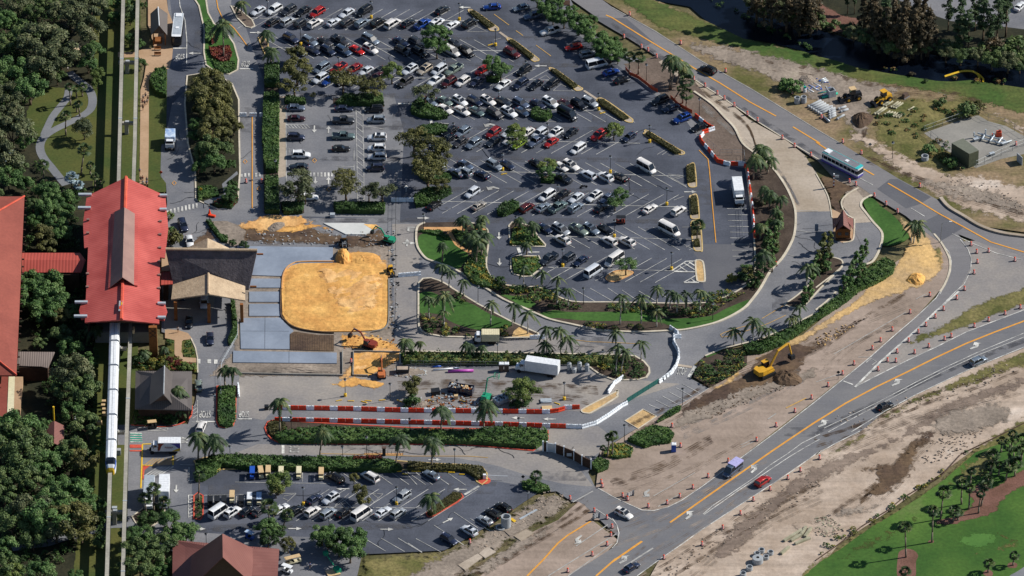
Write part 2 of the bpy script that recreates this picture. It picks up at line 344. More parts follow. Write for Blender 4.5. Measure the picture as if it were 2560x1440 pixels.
def soft(name,pts,m,width=2.5,relief=.12,step=1.0,z=None,sm=False,z0=0,freq=.35,ang=None,hard=False,kind='structure'):
    """a patch of loose ground: uneven surface, edge that breaks up into what lies around it"""
    if sm: pts=smooth_pts(pts)
    if z is None: z=level(pts)*.006
    W2=np.array(W(pts,z))[:,:2]; x0,y0=W2.min(0)-step; x1,y1=W2.max(0)+step; x0=max(x0,-190); x1=min(x1,190); y0=max(y0,-190); y1=min(y1,190)
    nx=int((x1-x0)/step)+2; ny=int((y1-y0)/step)+2; X,Y=np.meshgrid(x0+np.arange(nx)*step,y0+np.arange(ny)*step)
    ins=np.zeros(X.shape,bool); dist=np.full(X.shape,1e9); n=len(W2)
    for i in range(n):
        a=W2[i]; b=W2[(i+1)%n]
        if a[1]!=b[1]: ins^=((a[1]>Y)!=(b[1]>Y))&(X<(b[0]-a[0])*(Y-a[1])/(b[1]-a[1])+a[0])
        d=b-a; L=max((d**2).sum(),1e-9); t=np.clip(((X-a[0])*d[0]+(Y-a[1])*d[1])/L,0,1); dist=np.minimum(dist,np.hypot(X-a[0]-t*d[0],Y-a[1]-t*d[1]))
    sd=np.where(ins,dist,-dist); keep=sd>-step*1.5
    idx=-np.ones(X.shape,int); idx[keep]=np.arange(keep.sum()); xs,ys,ss=X[keep],Y[keep],sd[keep]
    ca,sa=(math.cos(R(ang)),math.sin(R(ang))) if ang is not None else (1,0); kx,ky=(.25,1.6) if ang is not None else (1,1)
    h=[]
    for x,y,e in zip(xs,ys,ss):
        u=(x*ca+y*sa)*kx; v=(-x*sa+y*ca)*ky; q=mn.fractal(Vector((u*freq,v*freq,3.1)),.8,2.1,4)
        h.append(z+z0+max(0,relief*(.6+q*.9))*min(1,max(0,e/2.0)))
    F=[]; a=idx[:-1,:-1];b=idx[:-1,1:];c=idx[1:,1:];d=idx[1:,:-1]; ok=(a>=0)&(b>=0)&(c>=0)&(d>=0); F=np.stack([a[ok],b[ok],c[ok],d[ok]],1).tolist()
    me=bpy.data.meshes.new(name); me.from_pydata(list(zip(xs.tolist(),ys.tolist(),h)),[],F); at=me.attributes.new('edge','FLOAT','POINT'); at.data.foreach_set('value',np.clip(ss/width,-.4,2.5).astype(np.float32)); me.materials.append(M[m] if hard else faded(m)); me.polygons.foreach_set('use_smooth',[True]*len(F)); me.update()
    o=link(name,me); SOFT.append((me,z,xs,ys))
    if kind: o['kind']=kind
    return o
def strip_mb(mb,pts,wd,z,m=0,world=False):
    q=[Vector(p) for p in (pts if world else W(pts,z))]; L=[];Rr=[]
    for i,p in enumerate(q):
        d=(q[min(i+1,len(q)-1)]-q[max(i-1,0)]); d.z=0; d.normalize(); nrm=Vector((-d.y,d.x,0))*wd/2; L.append(p+nrm); Rr.append(p-nrm)
    for i in range(len(q)-1): mb.add([Rr[i],Rr[i+1],L[i+1],L[i]],[(0,1,2,3)],m)
    return mb
def kerb(pts,closed=False,sm=False,m='kerb',wd=.35,h=.16,name='kerb'):
    if sm: pts=smooth_pts(pts,closed)
    q=[Vector(p) for p in W(pts,0)]
    if closed: q.append(q[0].copy())
    mb=MB(); n=len(q); V=[]
    for i,p in enumerate(q):
        a=q[i-1] if i>0 else (q[-2] if closed else q[0]); b=q[i+1] if i<n-1 else (q[1] if closed else q[-1])
        d=(b-a); d.z=0; d.normalize(); nr=Vector((-d.y,d.x,0))*wd/2
        V+=[p+nr,p-nr,p-nr+Vector((0,0,h)),p+nr+Vector((0,0,h))]
    fs=[]
    for i in range(n-1):
        o=i*4
        fs+=[(o+3,o+2,o+6,o+7),(o+1,o+5,o+6,o+2),(o,o+3,o+7,o+4)]
    mb.add(V,fs); o=mb.build(name,M[m]); o['kind']='structure'; return o
def island(name,pts,fill,km='kerb',sm=False,h=.13,wd=.4):
    if sm: pts=smooth_pts(pts)
    kerb(pts,True,False,km,wd,h+.06); flatten(pts)
    o=MB().prism([(p[0],p[1]) for p in W(pts,0)],-.1,h).build(name,M[fill]); o['kind']='structure'; return o
def inpoly(x,y,poly):
    c=False; n=len(poly); j=n-1
    for i in range(n):
        xi,yi=poly[i][:2]; xj,yj=poly[j][:2]
        if (yi>y)!=(yj>y) and x<(xj-xi)*(y-yi)/(yj-yi)+xi: c=not c
        j=i
    return c
def quads_mesh(name,C,N,size,mats,rng,aspect=1.0,mi=None):
    """many small leaf faces at C facing roughly N"""
    n=len(C); N=N/np.maximum(np.linalg.norm(N,axis=1,keepdims=True),1e-6)
    a=rng.normal(size=(n,3)); U=np.cross(N,a); U/=np.maximum(np.linalg.norm(U,axis=1,keepdims=True),1e-6); V=np.cross(N,U)
    s=(size*rng.uniform(.6,1.35,n))[:,None]; U=U*s*.5; V=V*s*.5*aspect
    v=np.stack([C-U-V,C+U-V*.6,C+U*.8+V,C-U*.7+V*.9],1).reshape(-1,3)
    me=bpy.data.meshes.new(name); me.vertices.add(4*n); me.vertices.foreach_set('co',v.ravel())
    me.loops.add(4*n); me.loops.foreach_set('vertex_index',np.arange(4*n,dtype=np.int32))
    me.polygons.add(n); me.polygons.foreach_set('loop_start',np.arange(0,4*n,4,dtype=np.int32)); 
    for x in (mats if isinstance(mats,list) else [mats]): me.materials.append(x)
    if mi is not None: me.polygons.foreach_set('material_index',mi.astype(np.int32))
    me.update(calc_edges=True); return me
# ================================================================ GROUND
g=MB().poly([(-4000,-2500,-.35),(4000,-2500,-.35),(4000,5000,-.35),(-4000,5000,-.35)]).build('ground',M['ground']); g['kind']='structure'
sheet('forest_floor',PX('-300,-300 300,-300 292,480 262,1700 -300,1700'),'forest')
sheet('monorail_lawn',PX('236,-60 300,-60 352,-60 349,470 345,900 318,1500 175,1500 236,1000 232,460'),'lawn',rag=1.5)
sheet('garden_lawn',P('00','270,1110 330,1000 480,870 640,880 850,860 1000,920 1030,1440 1000,1800 700,1820 560,1760 460,1700 420,1560 330,1400 260,1250'),'lawn',rag=1.2)
# paths in the garden
mb=MB(); 
strip_mb(mb,smooth_pts(P('00','690,720 780,800 880,880 925,980 905,1090 800,1170 660,1240 540,1300 440,1370 400,1460 425,1560 520,1680 600,1780 660,1850'),False),2.2,.06)
mb.build('garden_path',M['path'])['kind']='structure'
mb=MB(); strip_mb(mb,smooth_pts(P('00','690,880 670,980 600,1070 530,1160 480,1260 440,1350'),False),2.0,.066); mb.build('garden_path',M['path'])['kind']='structure'
mb=MB(); strip_mb(mb,smooth_pts(P('30','120,1160 300,1130 470,1110 620,1060 760,1030 950,980 1100,930 1300,930 1520,960'),False),2.6,.07); mb.build('garden_path',M['path'])['kind']='structure'
# asphalt everywhere between the buildings and the highway
sheet('service_asphalt',PX('413,-60 420,25 432,57 430,150 418,172 416,300 403,370 401,440 415,458 418,510 404,600 404,830 480,850 495,930 490,1000 470,1060 290,1062 286,1112 322,1112 318,1300 340,1330 470,1400 560,1500 880,1500 905,1386 1110,1376 1160,1350 1245,1300 1300,1262 1345,1232 1395,1228 1432,1254 1520,1256 1540,1240 1487,1216 1470,1180 1500,1130 1560,1090 1600,1066 1690,1020 1772,971 1727,946 1735,912 1762,890 1805,872 1855,860 1905,847 1942,830 1967,820 2045,782 2110,735 2165,660 2192,637 2205,600 2202,577 2182,550 2165,530 2078,524 2040,430 1960,350 1870,300 1800,240 1735,205 1640,150 1560,140 1450,50 1400,-60'),'asphalt')
sheet('main_parking_lot',PX('655,-60 1385,-60 1405,30 1450,90 1540,160 1640,240 1700,280 1742,340 1775,385 1790,410 1862,420 1890,610 1898,690 1860,740 1792,762 1430,757 1378,733 1345,722 1270,716 1237,706 1222,690 1205,560 1060,556 1000,556 1000,545 760,545 700,540 699,235 655,190 612,60 578,15 580,-60'),'lot')
sheet('lower_parking_lot',PX('480,1200 560,1175 850,1170 1200,1180 1225,1200 1310,1215 1345,1232 1300,1262 1245,1300 1160,1350 1110,1376 905,1386 850,1345 560,1335 480,1330'),'lot')
sheet('asphalt_patch',P('13','820,1080 915,1000 1185,1003 1400,1020 1490,1080 1400,1440 1200,1560 1000,1540 915,1440 880,1180 820,1100'),'patch')
sheet('dusty_lane',PX('418,-60 500,-60 512,60 505,190 470,220 430,260 416,330 416,172 430,150 432,57'),'lot')
sheet('forecourt_lane',PX('407,360 480,440 490,540 540,560 600,650 560,700 415,700 404,600 418,510 415,458 402,440'),'asphalt',rag=0)  # same road asphalt as the sheet below
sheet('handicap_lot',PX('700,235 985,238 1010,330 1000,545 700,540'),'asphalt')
sheet('dusty_road',P('22','-200,1250 -300,500 100,470 350,495 640,505 1000,510 1500,490 2060,600 2060,680 0,660 -100,1250'),'dusty')
sheet('work_yard',PX('598,932 850,940 900,930 1000,915 1480,935 1500,925 1600,950 1700,960 1540,1010 1460,1030 1370,1020 690,1020 660,1050 596,1040'),'dusty',rag=1)
sheet('dusty_road',P('32','-1900,280 -1500,120 -400,130 0,130 600,140 1300,200 1350,60 1440,-60 1900,-60 1980,0 2040,120 1830,260 1700,350 1850,540 1500,560 1100,420 700,290 0,240 -1000,230'),'dusty')
sheet('service_road',P('32','-2070,240 -1500,225 0,245 500,260 900,340 1250,450 1560,520 1870,550 1640,700 1500,600 1370,520 1000,420 700,330 0,300 -1500,290 -2050,330'),'asphalt')
sheet('dusty_paving',PX('980,560 1045,560 1040,610 1050,640 1045,700 1047,800 1060,835 1080,850 1070,880 990,880 985,700'),'dusty')
# construction road and concrete lanes at the entrance
K1=PX('1735,230 1780,262 1812,295 1837,322 1857,360')+PX('1890,387 1930,420 1960,460 1980,500 1989,535')
sheet('concrete_road',K1+PX('2080,528 2066,485 2042,436 2012,388 1962,348 1872,298 1802,238 1738,198'),'tanconc')
sheet('entry_lane',PX('1989,530 2080,528 2084,600 2060,650 1960,660 1985,600'),'asphalt')
sheet('entry_median',P('14','0,150 440,430 560,490 540,520 460,570 450,620 500,690 570,780 380,790 330,700 265,620 255,560 300,500 250,420'),'graydirt')
soft('mulch_bed',P('14','0,260 80,300 200,350 420,430 300,500 255,560 255,620 300,700 370,760 340,930 160,800 150,660 110,500'),'darkdirt',width=1.2,relief=0.08)
sheet('entry_walk',P('14','265,620 300,500 400,455 480,545 450,620 500,690 570,780 380,790 330,700'),'tanconc')
# right-hand dirt
sheet('roadside_dirt',PX('1480,1300 1500,1130 1600,1066 1772,971 1800,930 1850,880 1990,850 2100,760 2260,640 2330,560 2352,607 2380,660 2355,720 2290,792 2175,892 2050,991 1847,1147 1760,1240 1680,1290 1600,1300 1530,1262 1487,1216 1395,1300 1330,1330 1200,1440 1140,1560 1400,1560 1520,1377 1545,1350'),'dirt')
soft('verge_dirt',PX('905,1386 1110,1376 1160,1350 1245,1300 1300,1262 1345,1232 1395,1228 1440,1256 1330,1340 1180,1420 1120,1520 860,1520'),'fringe',width=4,relief=0.15)
soft('verge_dirt',PX('1010,1440 1060,1400 1160,1352 1245,1302 1345,1232 1400,1232 1440,1256 1400,1290 1300,1350 1200,1410 1140,1500 1000,1500'),'graydirt',width=4,relief=0.15)
sheet('traffic_island_dirt',PX('2352,607 2415,610 2427,642 2425,672 2402,715 2340,777 2290,825 2137,967 2265,902 2415,830 2560,775 2700,700 2700,620 2560,620 2465,600'),'dusty')
sheet('lower_dirt',PX('1592,1500 1650,1397 1755,1322 1892,1235 2050,1127 2130,1080 2290,987 2415,927 2700,810 2700,1060 2440,1120 2240,1265 2095,1362 1990,1500'),'sanddirt')
soft('grass_verge',P('24','1000,1070 1500,850 2200,560 2200,760 1950,850 1700,950 1500,1010 1300,1060 1150,1130 1000,1180 800,1280 560,1380 380,1450 400,1400 700,1230'),'fringe',width=3,relief=0.15)
soft('grass_verge',P('34','440,-10 600,0 460,110 300,190 150,270 80,280 120,190 280,90'),'fringe',width=3,relief=0.15)
soft('excavated_soil',P('34','450,340 700,290 830,180 1000,0 1250,-20 1240,80 1060,220 1050,330 880,560 620,690 480,600 560,460 440,400'),'darkdirt',sm=True,width=4,relief=0.3)
soft('excavated_soil',P('34','620,690 700,720 620,800 300,880 120,860 200,740 400,720'),'graydirt',sm=True,width=4,relief=0.3)
soft('sand_patch',P('34','0,860 130,850 260,930 290,1000 120,1050 0,1030 -200,1010 -300,900'),'sanddirt',sm=True,width=3,relief=0.2)
soft('dirt_track',P('24','2200,820 1700,980 1200,1160 820,1440 400,1600 0,1740 -400,2000 -900,2400 -1100,2700 -800,2700 -300,2200 200,1900 700,1640 1100,1440 1500,1250 2200,960'),'dirt2',sm=True,width=4,relief=0.12)
soft('dark_soil',P('24','1200,1250 1560,1150 1900,1130 2000,1300 1750,1440 1300,1500 1100,1400'),'graydirt',sm=True,width=4,relief=0.2)
soft('golf_rough',PX('1900,1500 1985,1440 2040,1395 2095,1362 2165,1312 2240,1265 2290,1235 2352,1190 2440,1110 2470,1090 2700,960 2700,1560 1900,1560'),'fringe',width=3,relief=0.1)
sheet('golf_course',PX('1965,1500 2010,1440 2050,1405 2105,1370 2172,1322 2250,1275 2300,1242 2362,1198 2440,1130 2700,1040 2700,1560 1965,1560'),'golf',rag=1.2)
soft('pine_straw_bed',P('34','1170,900 1300,850 1400,840 1480,780 1560,700 1500,600 1700,480 1750,560 2000,400 2200,330 2200,520 2080,560 1950,620 1870,700 1820,800 1700,850 1500,900 1380,935 1250,945'),'pinestraw',sm=True,width=1.2,relief=0.08)
sheet('tree_ring_mulch',P('34','820,1240 850,1185 920,1168 990,1190 1022,1240 1000,1300 985,1460 820,1460'),'pinestraw',sm=True)
sheet('tree_ring_mulch',P('34','1120,1100 1140,1080 1170,1080 1180,1100 1150,1112'),'pinestraw',sm=True)
sheet('tree_ring_mulch',P('34','1915,1350 1930,1310 1990,1305 2015,1330 1990,1360'),'pinestraw',sm=True)
sheet('tree_ring_mulch',P('34','1670,1420 1700,1380 1750,1385 1770,1420 1740,1450'),'pinestraw',sm=True)
sheet('cart_path',P('34','1930,1460 2020,1390 2200,1290 2300,1400 2200,1500'),'path',sm=True)
# top right
sheet('upper_dirt',PX('1480,-60 1500,-5 1637,77 1755,152 1880,222 2050,327 2247,447 2465,567 2700,600 2700,240 2560,222 2290,185 2085,148 1900,108 1765,52 1640,0 1600,-60'),'drygrass')
soft('canal_bank',PX('1500,-60 1540,0 1640,70 1760,105 1830,120 1900,150 2000,175 2120,200 2270,225 2400,245 2700,330 2700,215 2460,196 2290,178 2085,141 1900,100 1765,48 1637,-5 1600,-60'),'bank',width=2.5,relief=0.1)
soft('yard_dirt',P('04','-1400,420 -900,440 -400,540 0,640 400,760 900,860 1400,930 1500,960 1300,960 900,920 600,1100 560,1440 350,1440 300,1300 100,1100 -100,1000 -600,760 -1000,640'),'graydirt',sm=True,width=4,relief=0.15)
soft('yard_grass',P('04','900,960 1480,1000 1700,1100 1080,1330 1450,1700 1300,1750 800,1560 560,1400 560,1150'),'fringe',width=3,relief=0.15)
soft('yard_dirt',P('14','250,-60 500,60 830,330 1150,520 1500,680 2080,830 2400,850 2400,500 2080,400 1700,300 1300,270 1000,150 700,0 500,-140 330,-150'),'sanddirt',width=4,relief=0.15)
soft('wheel_worn_dirt',P('14','900,330 1250,330 1650,400 2080,560 2200,700 2080,760 1700,640 1300,560'),'graydirt',sm=True,width=5,relief=0.15)
soft('dirt_track',P('04','1700,1060 1900,1150 2200,1330 2200,1500 2000,1330 1750,1160'),'sanddirt',sm=True,width=4,relief=0.12)
sheet('pump_station_slab',P('04','1080,1330 1450,1200 1620,1150 1720,1210 1900,1260 2300,1480 2080,1540 1850,1590 1600,1680 1300,1500'),'slab')
soft('far_bank',PX('1730,-60 1900,15 1960,48 2040,74 2150,107 2340,140 2560,168 2700,200 2700,-300 1700,-300'),'forest',width=2,relief=0.1)
soft('pine_straw_bed',P('04','-260,30 60,30 260,140 480,190 430,240 330,330 200,340 0,230 -200,180'),'pinestraw',width=1.2,relief=0.08)
soft('pine_straw_bed',P('04','1500,560 1640,480 1850,420 1900,500 1780,560 1600,600'),'pinestraw',width=1.2,relief=0.08)
sheet('far_parking_lot',P('04','830,-120 830,0 900,40 1200,160 1350,210 1900,270 2300,320 2300,-500 830,-500'),'asphalt')
sheet('canal_water',PX('1560,-60 1640,2 1725,17 1765,52 1860,97 1930,107 2005,127 2050,142 2085,150 2140,168 2215,182 2290,194 2340,202 2380,204 2425,200 2465,206 2700,240 2700,180 2560,165 2420,142 2340,138 2230,120 2150,105 2040,72 1960,48 1900,20 1730,-60'),'water')
# highways
sheet('upper_highway',PX('1400,-50 1430,0 1530,70 1610,120 1655,150 1735,197 1812,247 1890,300 1980,360 2040,398 2150,467 2190,495 2265,540 2300,570 2327,590 2352,607 2365,630 2377,655 2375,682 2357,715 2340,745 2290,792 2240,835 2175,892 2105,950 2137,967 2215,890 2290,825 2340,777 2397,727 2402,715 2425,672 2427,642 2415,610 2395,585 2465,612 2560,640 2700,690 2700,615 2560,590 2465,567 2390,530 2340,497 2247,447 2105,360 2050,327 1880,222 1755,152 1637,77 1530,17 1500,-5 1430,-60'),'highway')
sheet('lower_highway',PX('2700,710 2560,775 2415,830 2265,902 2137,967 2105,950 2040,1000 1940,1080 1847,1147 1790,1190 1705,1250 1670,1267 1635,1276 1605,1275 1555,1252 1530,1240 1487,1217 1440,1250 1460,1262 1500,1300 1535,1332 1546,1342 1545,1360 1520,1377 1420,1440 1360,1500 1520,1500 1592,1440 1650,1397 1755,1322 1892,1235 2050,1127 2150,1080 2215,1027 2290,987 2415,927 2560,870 2700,820'),'highway2')
sheet('asphalt_patch',P('14','740,350 820,350 1150,530 1040,600 900,645 610,450'),'patch')
sheet('asphalt_patch',P('14','1090,770 1250,690 1470,840 1250,970 1180,900 1050,810'),'patch')
sheet('asphalt_patch',P('03','0,180 140,180 420,420 320,470 0,290 -200,170'),'patch')
sheet('bare_mulch',PX('1640,140 1660,155 1735,200 1780,262 1812,295 1837,322 1857,360 1858,400 1800,403 1775,385 1745,345 1782,322 1735,300 1700,262 1650,232 1600,200 1560,160'),'mulch2',rag=.8)
sheet('kerb_track',P('03','465,620 640,760 690,800 740,790 660,700 560,620 500,600'),'tanconc')
# walkway left of the road
sheet('walkway',P('00','1480,-60 1660,-60 1680,100 1730,230 1730,480 1720,590 1690,690 1600,690 1525,740 1495,800 1490,1440 10:1480,400 1395,400 00:1400,1440 1405,900 1440,780 1460,650 1390,570 1240,575 1180,570 1180,520 1340,520 1450,485 1540,480 1500,300 1480,250'),'walk')
sheet('walk_lawn',P('00','1490,800 1540,715 1600,690 1672,690 1662,1440 10:1610,0 1605,320 1660,390 1660,480 1480,480 00:1488,1440'),'lawn')
# main landscape strip between lot and loop road
K2=K1[:]+PX('1987,580 1977,610 1955,647 1927,677 1902,720 1880,750 1862,770 1830,790 1792,807 1755,817 1720,824 1692,827 1600,831 1540,829 1495,826 1430,812 1377,800 1345,787 1312,772 1260,750 1212,720 1140,676 1090,657 1065,647 1047,625 1041,605 1041,580 1046,566 1062,558')
K3=PX('1140,556 1185,560 1205,570 1219,577 1221,610 1217,640 1216,665 1222,685 1237,704 1270,715 1345,720 1378,733 1430,755 1540,757 1740,760 1800,748 1850,725 1885,690 1886,610 1875,500 1866,430 1858,404')
flatten(K2[4:]+K3)
o=MB().prism([(p[0],p[1]) for p in W(K2[4:]+K3)],-.1,.2).build('landscape_bed',M['mulch']); o['kind']='structure'
kerb(K2,sm=True,wd=.55,h=.32); kerb(K3,sm=True,wd=.4,h=.3)
ZL=.215
def lawn(name,pts,m='lawn2',z=ZL): return sheet(name,pts,m,z,.4,True,step=10)
lawn('garden_lawn',P('12','112,915 250,900 420,925 470,1000 580,1080 600,1120 560,1190 480,1255 290,1185 190,1145 115,1055'))
lawn('curb_lawn',P('22','1290,265 1420,228 1500,225 1640,240 2080,235 23:260,225 470,300 760,300 1000,275 1150,200 1350,122 1368,130 1320,200 1190,270 1040,340 890,380 760,402 680,410 560,370 460,340 200,330 0,330 22:1900,330 1700,320 1500,300 1400,300'))
lawn('curb_lawn',P('22','920,60 1150,100 1280,160 1180,200 1050,130'))
# the two big garden islands
IS1=P('22','105,40 105,300 110,390 135,430 180,460 350,490 640,497 1000,502 1290,497 1305,460 1050,350 700,165 430,0 12:430,1435 370,1400 310,1370 230,1345 150,1350 110,1390')
island('garden_island',IS1,'mulch',h=.2,wd=.45)
lawn('island_lawn',P('22','115,60 230,40 330,80 440,100 620,150 820,260 1040,350 950,410 820,400 720,420 540,380 420,330 330,270 200,250 120,240'),z=.215)
IS2=P('21','1960,640 22:300,640 900,648 1700,665 1990,672 23:100,675 230,685 320,740 370,800 375,850 340,900 260,920 120,925 0,918 22:2040,915 1920,870 1810,790 1500,760 1000,765 500,770 0,770 21:1960,760')
island('bamboo_island',IS2,'mulch',h=.2,wd=.45)
sheet('island_lawn',P('22','-80,650 300,650 900,656 1700,672 1700,690 900,684 300,682 -80,682'),'lawn2',.215)
sheet('orange_sand_bed',P('22','1040,480 1060,430 1110,390 1160,420 1230,455 1290,480 1290,492 1040,494'),'osand2',.22)
# entrance medians
IS3=P('13','2080,1130 14:200,1145 265,1180 250,1240 180,1310 110,1380 40,1450 24:-60,120 -150,200 23:1830,205 1745,180 1735,160 1850,80 2000,-60 13:1960,1330 2010,1230')
island('entry_median',IS3,'mulch',sm=True,h=.15)
sheet('guardhouse_pad',P('14','160,650 350,740 385,760 375,930 340,980 270,990 180,950'),'walk')
sheet('entry_concrete',P('14','380,790 580,795 650,870 662,940 630,1060 600,1120 520,1180 480,1060 400,900'),'asphalt')
sheet('exit_lawn',P('14','470,580 560,540 660,630 780,720 900,860 930,940 780,1010 660,1010 665,940 655,880 600,810'),'lawn2',sm=True)
kerb(P('14','560,512 470,560 450,620 500,690 570,780 650,870 665,940 640,1040 605,1120 560,1180 500,1205'),sm=True,wd=.6)
kerb(P('14','0,300 100,480 135,580 160,740'),sm=True,wd=.3); kerb(P('14','425,440 320,500 262,560 258,620 300,700 370,745 385,760 378,930 345,975 270,990'),sm=True,wd=.35)
kerb(P('14','1245,545 1330,640 1480,730 1650,830 1850,895 2100,930 2400,960'),sm=True,wd=.9,h=.5,m='tanconc')
kerb(P('14','1180,900 1250,985 1305,1080 1340,1170 1335,1280 1290,1400 1240,1480'),sm=True,wd=.5)
kerb(P('14','0,1440 90,1370 170,1310 260,1230'),wd=.4)
kerb(P('23','930,680 1100,610 1300,560 1500,510 1650,440 1750,400 2060,240 24:0,220 100,140 200,40'),sm=False,wd=.4)
# orange sand and bare work around the porte-cochere
soft('excavation_dirt',P('11','340,820 20:1400,0 11:100,760 30,755 170,990 350,1010 460,980 1290,1020 1360,1060 1500,1060 1840,1080 1900,960 1760,840 1600,900 1300,900 900,760 600,700'),'darkdirt',width=2,relief=0.3)
soft('site_dirt',P('11','1290,1020 1900,1000 1900,1440 21:1960,900 0,900 270,620 270,-100 11:270,1200 340,1020'),'graydirt',width=2,relief=0.15)
sheet('planter_dirt',P('11','30,770 230,770 340,810 420,870 400,960 330,1020 250,1020 180,980'),'graydirt')
soft('orange_sand',P('11','330,820 450,770 560,710 740,700 900,720 1000,690 1030,790 1190,795 1400,905 1250,870 1100,840 900,900 720,890 600,850 420,880'),'osand',width=1.6,relief=0.25)
soft('orange_sand',P('11','1350,1060 1600,1080 1780,1110 1840,1200 1850,1440 1500,1440 1380,1200 1310,1130'),'osand',width=1.6,relief=0.25)
soft('orange_sand',P('21','1350,450 1700,470 1960,560 1950,640 1350,600'),'osand',width=1.6,relief=0.25)
soft('orange_sand',P('21','1210,950 1350,920 1480,870 1820,930 1820,990 1700,1030 1560,990 1380,1010'),'osand',width=1.6,relief=0.25)
def pad(name,pts,m='conc',h=.25): 
    flatten(pts,h)
    o=MB().prism([(p[0],p[1]) for p in W(pts,h)],-.1,h).build(name,M[m]); o['kind']='structure'; return o
SP=PX('704,725 706,695 714,675 728,664 750,658 850,657 900,655 965,660 970,700 971,780 966,812 950,824 880,828 797,828 755,822 730,815 716,802 706,785')
pad('sand_plaza',SP,'osand',.3); soft('sand_plaza_relief',SP,'osand',1.2,.4,.6,z=.26,freq=.3,ang=15); soft('sand_plaza_relief',P('11','1050,1230 1250,1210 1500,1230 1780,1300 1820,1440 21:1750,200 1500,300 1300,200 11:1200,1440'),'osand3',3,.35,.6,z=.36,freq=.3,ang=60)
kerb(PX('705,725 707,695 715,675 729,663 752,657 835,656'),sm=True,wd=.3,h=.5,m='kerborg'); kerb(PX('835,834 797,832 757,826 730,817 714,804 703,788 702,725'),sm=True,wd=.3,h=.5,m='darkdirt')
kerb(PX('972,700 972,790 968,815 955,826 930,832'),sm=True,wd=.25,h=.5,m='slab')
pad('concrete_slab',P('11','330,1020 1290,1032 1290,1185 980,1192 860,1235 790,1300 780,1320 480,1310 380,1200'))
pad('concrete_slab',P('11','440,1345 770,1345 21:770,0 11:770,1435 400,1435'))
pad('concrete_slab',P('21','452,35 768,35 768,138 452,138')); pad('concrete_slab',P('21','452,158 768,158 768,278 452,278'))
pad('concrete_slab',P('21','360,300 775,295 800,340 850,385 895,425 855,460 855,610 368,605')); pad('concrete_slab',P('21','292,628 1328,645 1328,752 290,742'))
pad('rebar_bed',P('21','860,460 905,435 1150,470 1298,468 1298,628 860,618'),'darkdirt',.2)
pad('concrete_slab',P('11','1195,790 1600,790 1690,862 1615,902 1420,902'),'conc2')
sheet('sand_inset',P('11','1595,800 1720,805 1755,830 1690,858'),'osand',.27)
pad('concrete_planter',P('21','1500,650 1970,660 1970,700 1640,880 1500,878'),'osand',.2)
kerb(P('21','1975,650 1495,640 1490,880 1640,885'),wd=.3,h=.5,m='slab'); kerb(P('21','1385,640 1385,880 360,862'),wd=.3,h=.5,m='slab')
soft('trench_soil',P('21','430,790 1300,800 1340,860 520,850'),'sanddirt',width=2,relief=0.3)
# entrance front
sheet('front_walk',P('20','1650,410 1780,420 1880,450 1925,510 1830,520 1815,580 1830,690 1970,700 1975,745 1800,740 1745,660 1745,520 1650,500'),'walk')
sheet('porch_floor',PX('405,690 410,825 475,812 530,790 545,700'),'slab')
for q in ('1820,530 1900,515 1950,620 1970,700 1850,690 1815,640','1650,560 1740,520 1745,680 1850,745 1975,748 1975,845 1700,830 1330,825 1330,780 1600,700'):
    sheet('front_lawn',P('20',q),'lawn')
kerb(P('20','1910,505 1955,600 1975,700 1978,850'),wd=.3)
soft('mulch_bed',P('20','1320,1180 1920,1160 1915,1250 1870,1320 1780,1365 1600,1385 1320,1370'),'mulch',width=1.2,relief=0.08)
kerb(P('20','1922,1180 1915,1270 1860,1330 1760,1375 1600,1390 1310,1372'),sm=True,m='kerbred',wd=.3)
# long planted strips
def bed(s,fill='mulch',km='kerb',sm=False,h=.15,wd=.35,name='planter_island',t='00'): return island(name,P(t,s),fill,km,sm,h,wd)
island('planter_island',P('01','-80,-60 20,0 40,130 100,240 215,320 300,440 345,600 335,700 250,745 120,725 20,650 0,520 5,300 -50,60 -130,-60'),'lawn2','kerb')
bed('270,60 300,70 380,120 480,200 508,262 470,280 420,270 330,180','mulch2','kerb',t='01'); bed('545,380 600,370 640,440 650,560 620,560 590,500','mulch2','kerbyel',t='01')
sheet('hedge_strip',P('01','605,630 750,640 745,1440 11:745,700 600,690 01:590,1440 600,940'),'mulch'); 
sheet('pavement',P('01','748,960 820,960 820,1440 11:820,320 740,340 01:745,1440'),'tanconc')
sheet('planter_bed',P('01','800,960 1020,990 1020,1030 800,1030'),'mulch'); sheet('planter_bed',P('01','1290,980 1790,990 1800,1050 1290,1040'),'mulch')
sheet('planter_bed',P('11','760,580 1000,580 1000,690 780,690'),'mulch'); sheet('planter_bed',P('11','1290,590 1810,590 1800,680 1300,680'),'mulch')
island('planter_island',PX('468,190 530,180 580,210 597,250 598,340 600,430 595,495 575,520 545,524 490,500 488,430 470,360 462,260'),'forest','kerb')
sheet('crossing_path',P('11','0,570 200,500 180,400 330,270 340,300 240,380 215,480 215,540 160,560 100,580 0,640'),'path',.19)
bed('128,985 140,985 320,985 315,1300 290,1380 220,1400 150,1390 125,1330','lawn2','kerbred',t='21')
bed('640,1340 700,1325 1000,1345 2050,1400 22:600,1410 1280,1420 1400,1430 32:1400,80 1250,190 800,150 500,125 0,125 31:1560,125 1050,120 750,110 670,70 630,20 21:610,1400','mulch','kerbred',t='21')
bed('30:1940,290 31:0,260 200,250 800,270 1500,270 1900,290 32:0,300 300,320 560,330 740,350 790,420 790,490 740,530 690,500 650,420 580,390 31:1700,375 1000,370 400,370 150,380 0,480','mulch','kerbyel',t='31')
bed('180,820 230,780 450,620 530,620 552,650 500,700 300,820 240,850 200,850','mulch','kerbred',t='32')
bed('1940,640 1980,610 2030,640 2030,840 2000,880 1940,870','mulch','kerbred',t='30')
sheet('planter_bed',P('30','1950,300 2080,250 31:20,300 20,470 30:1945,490'),'mulch')
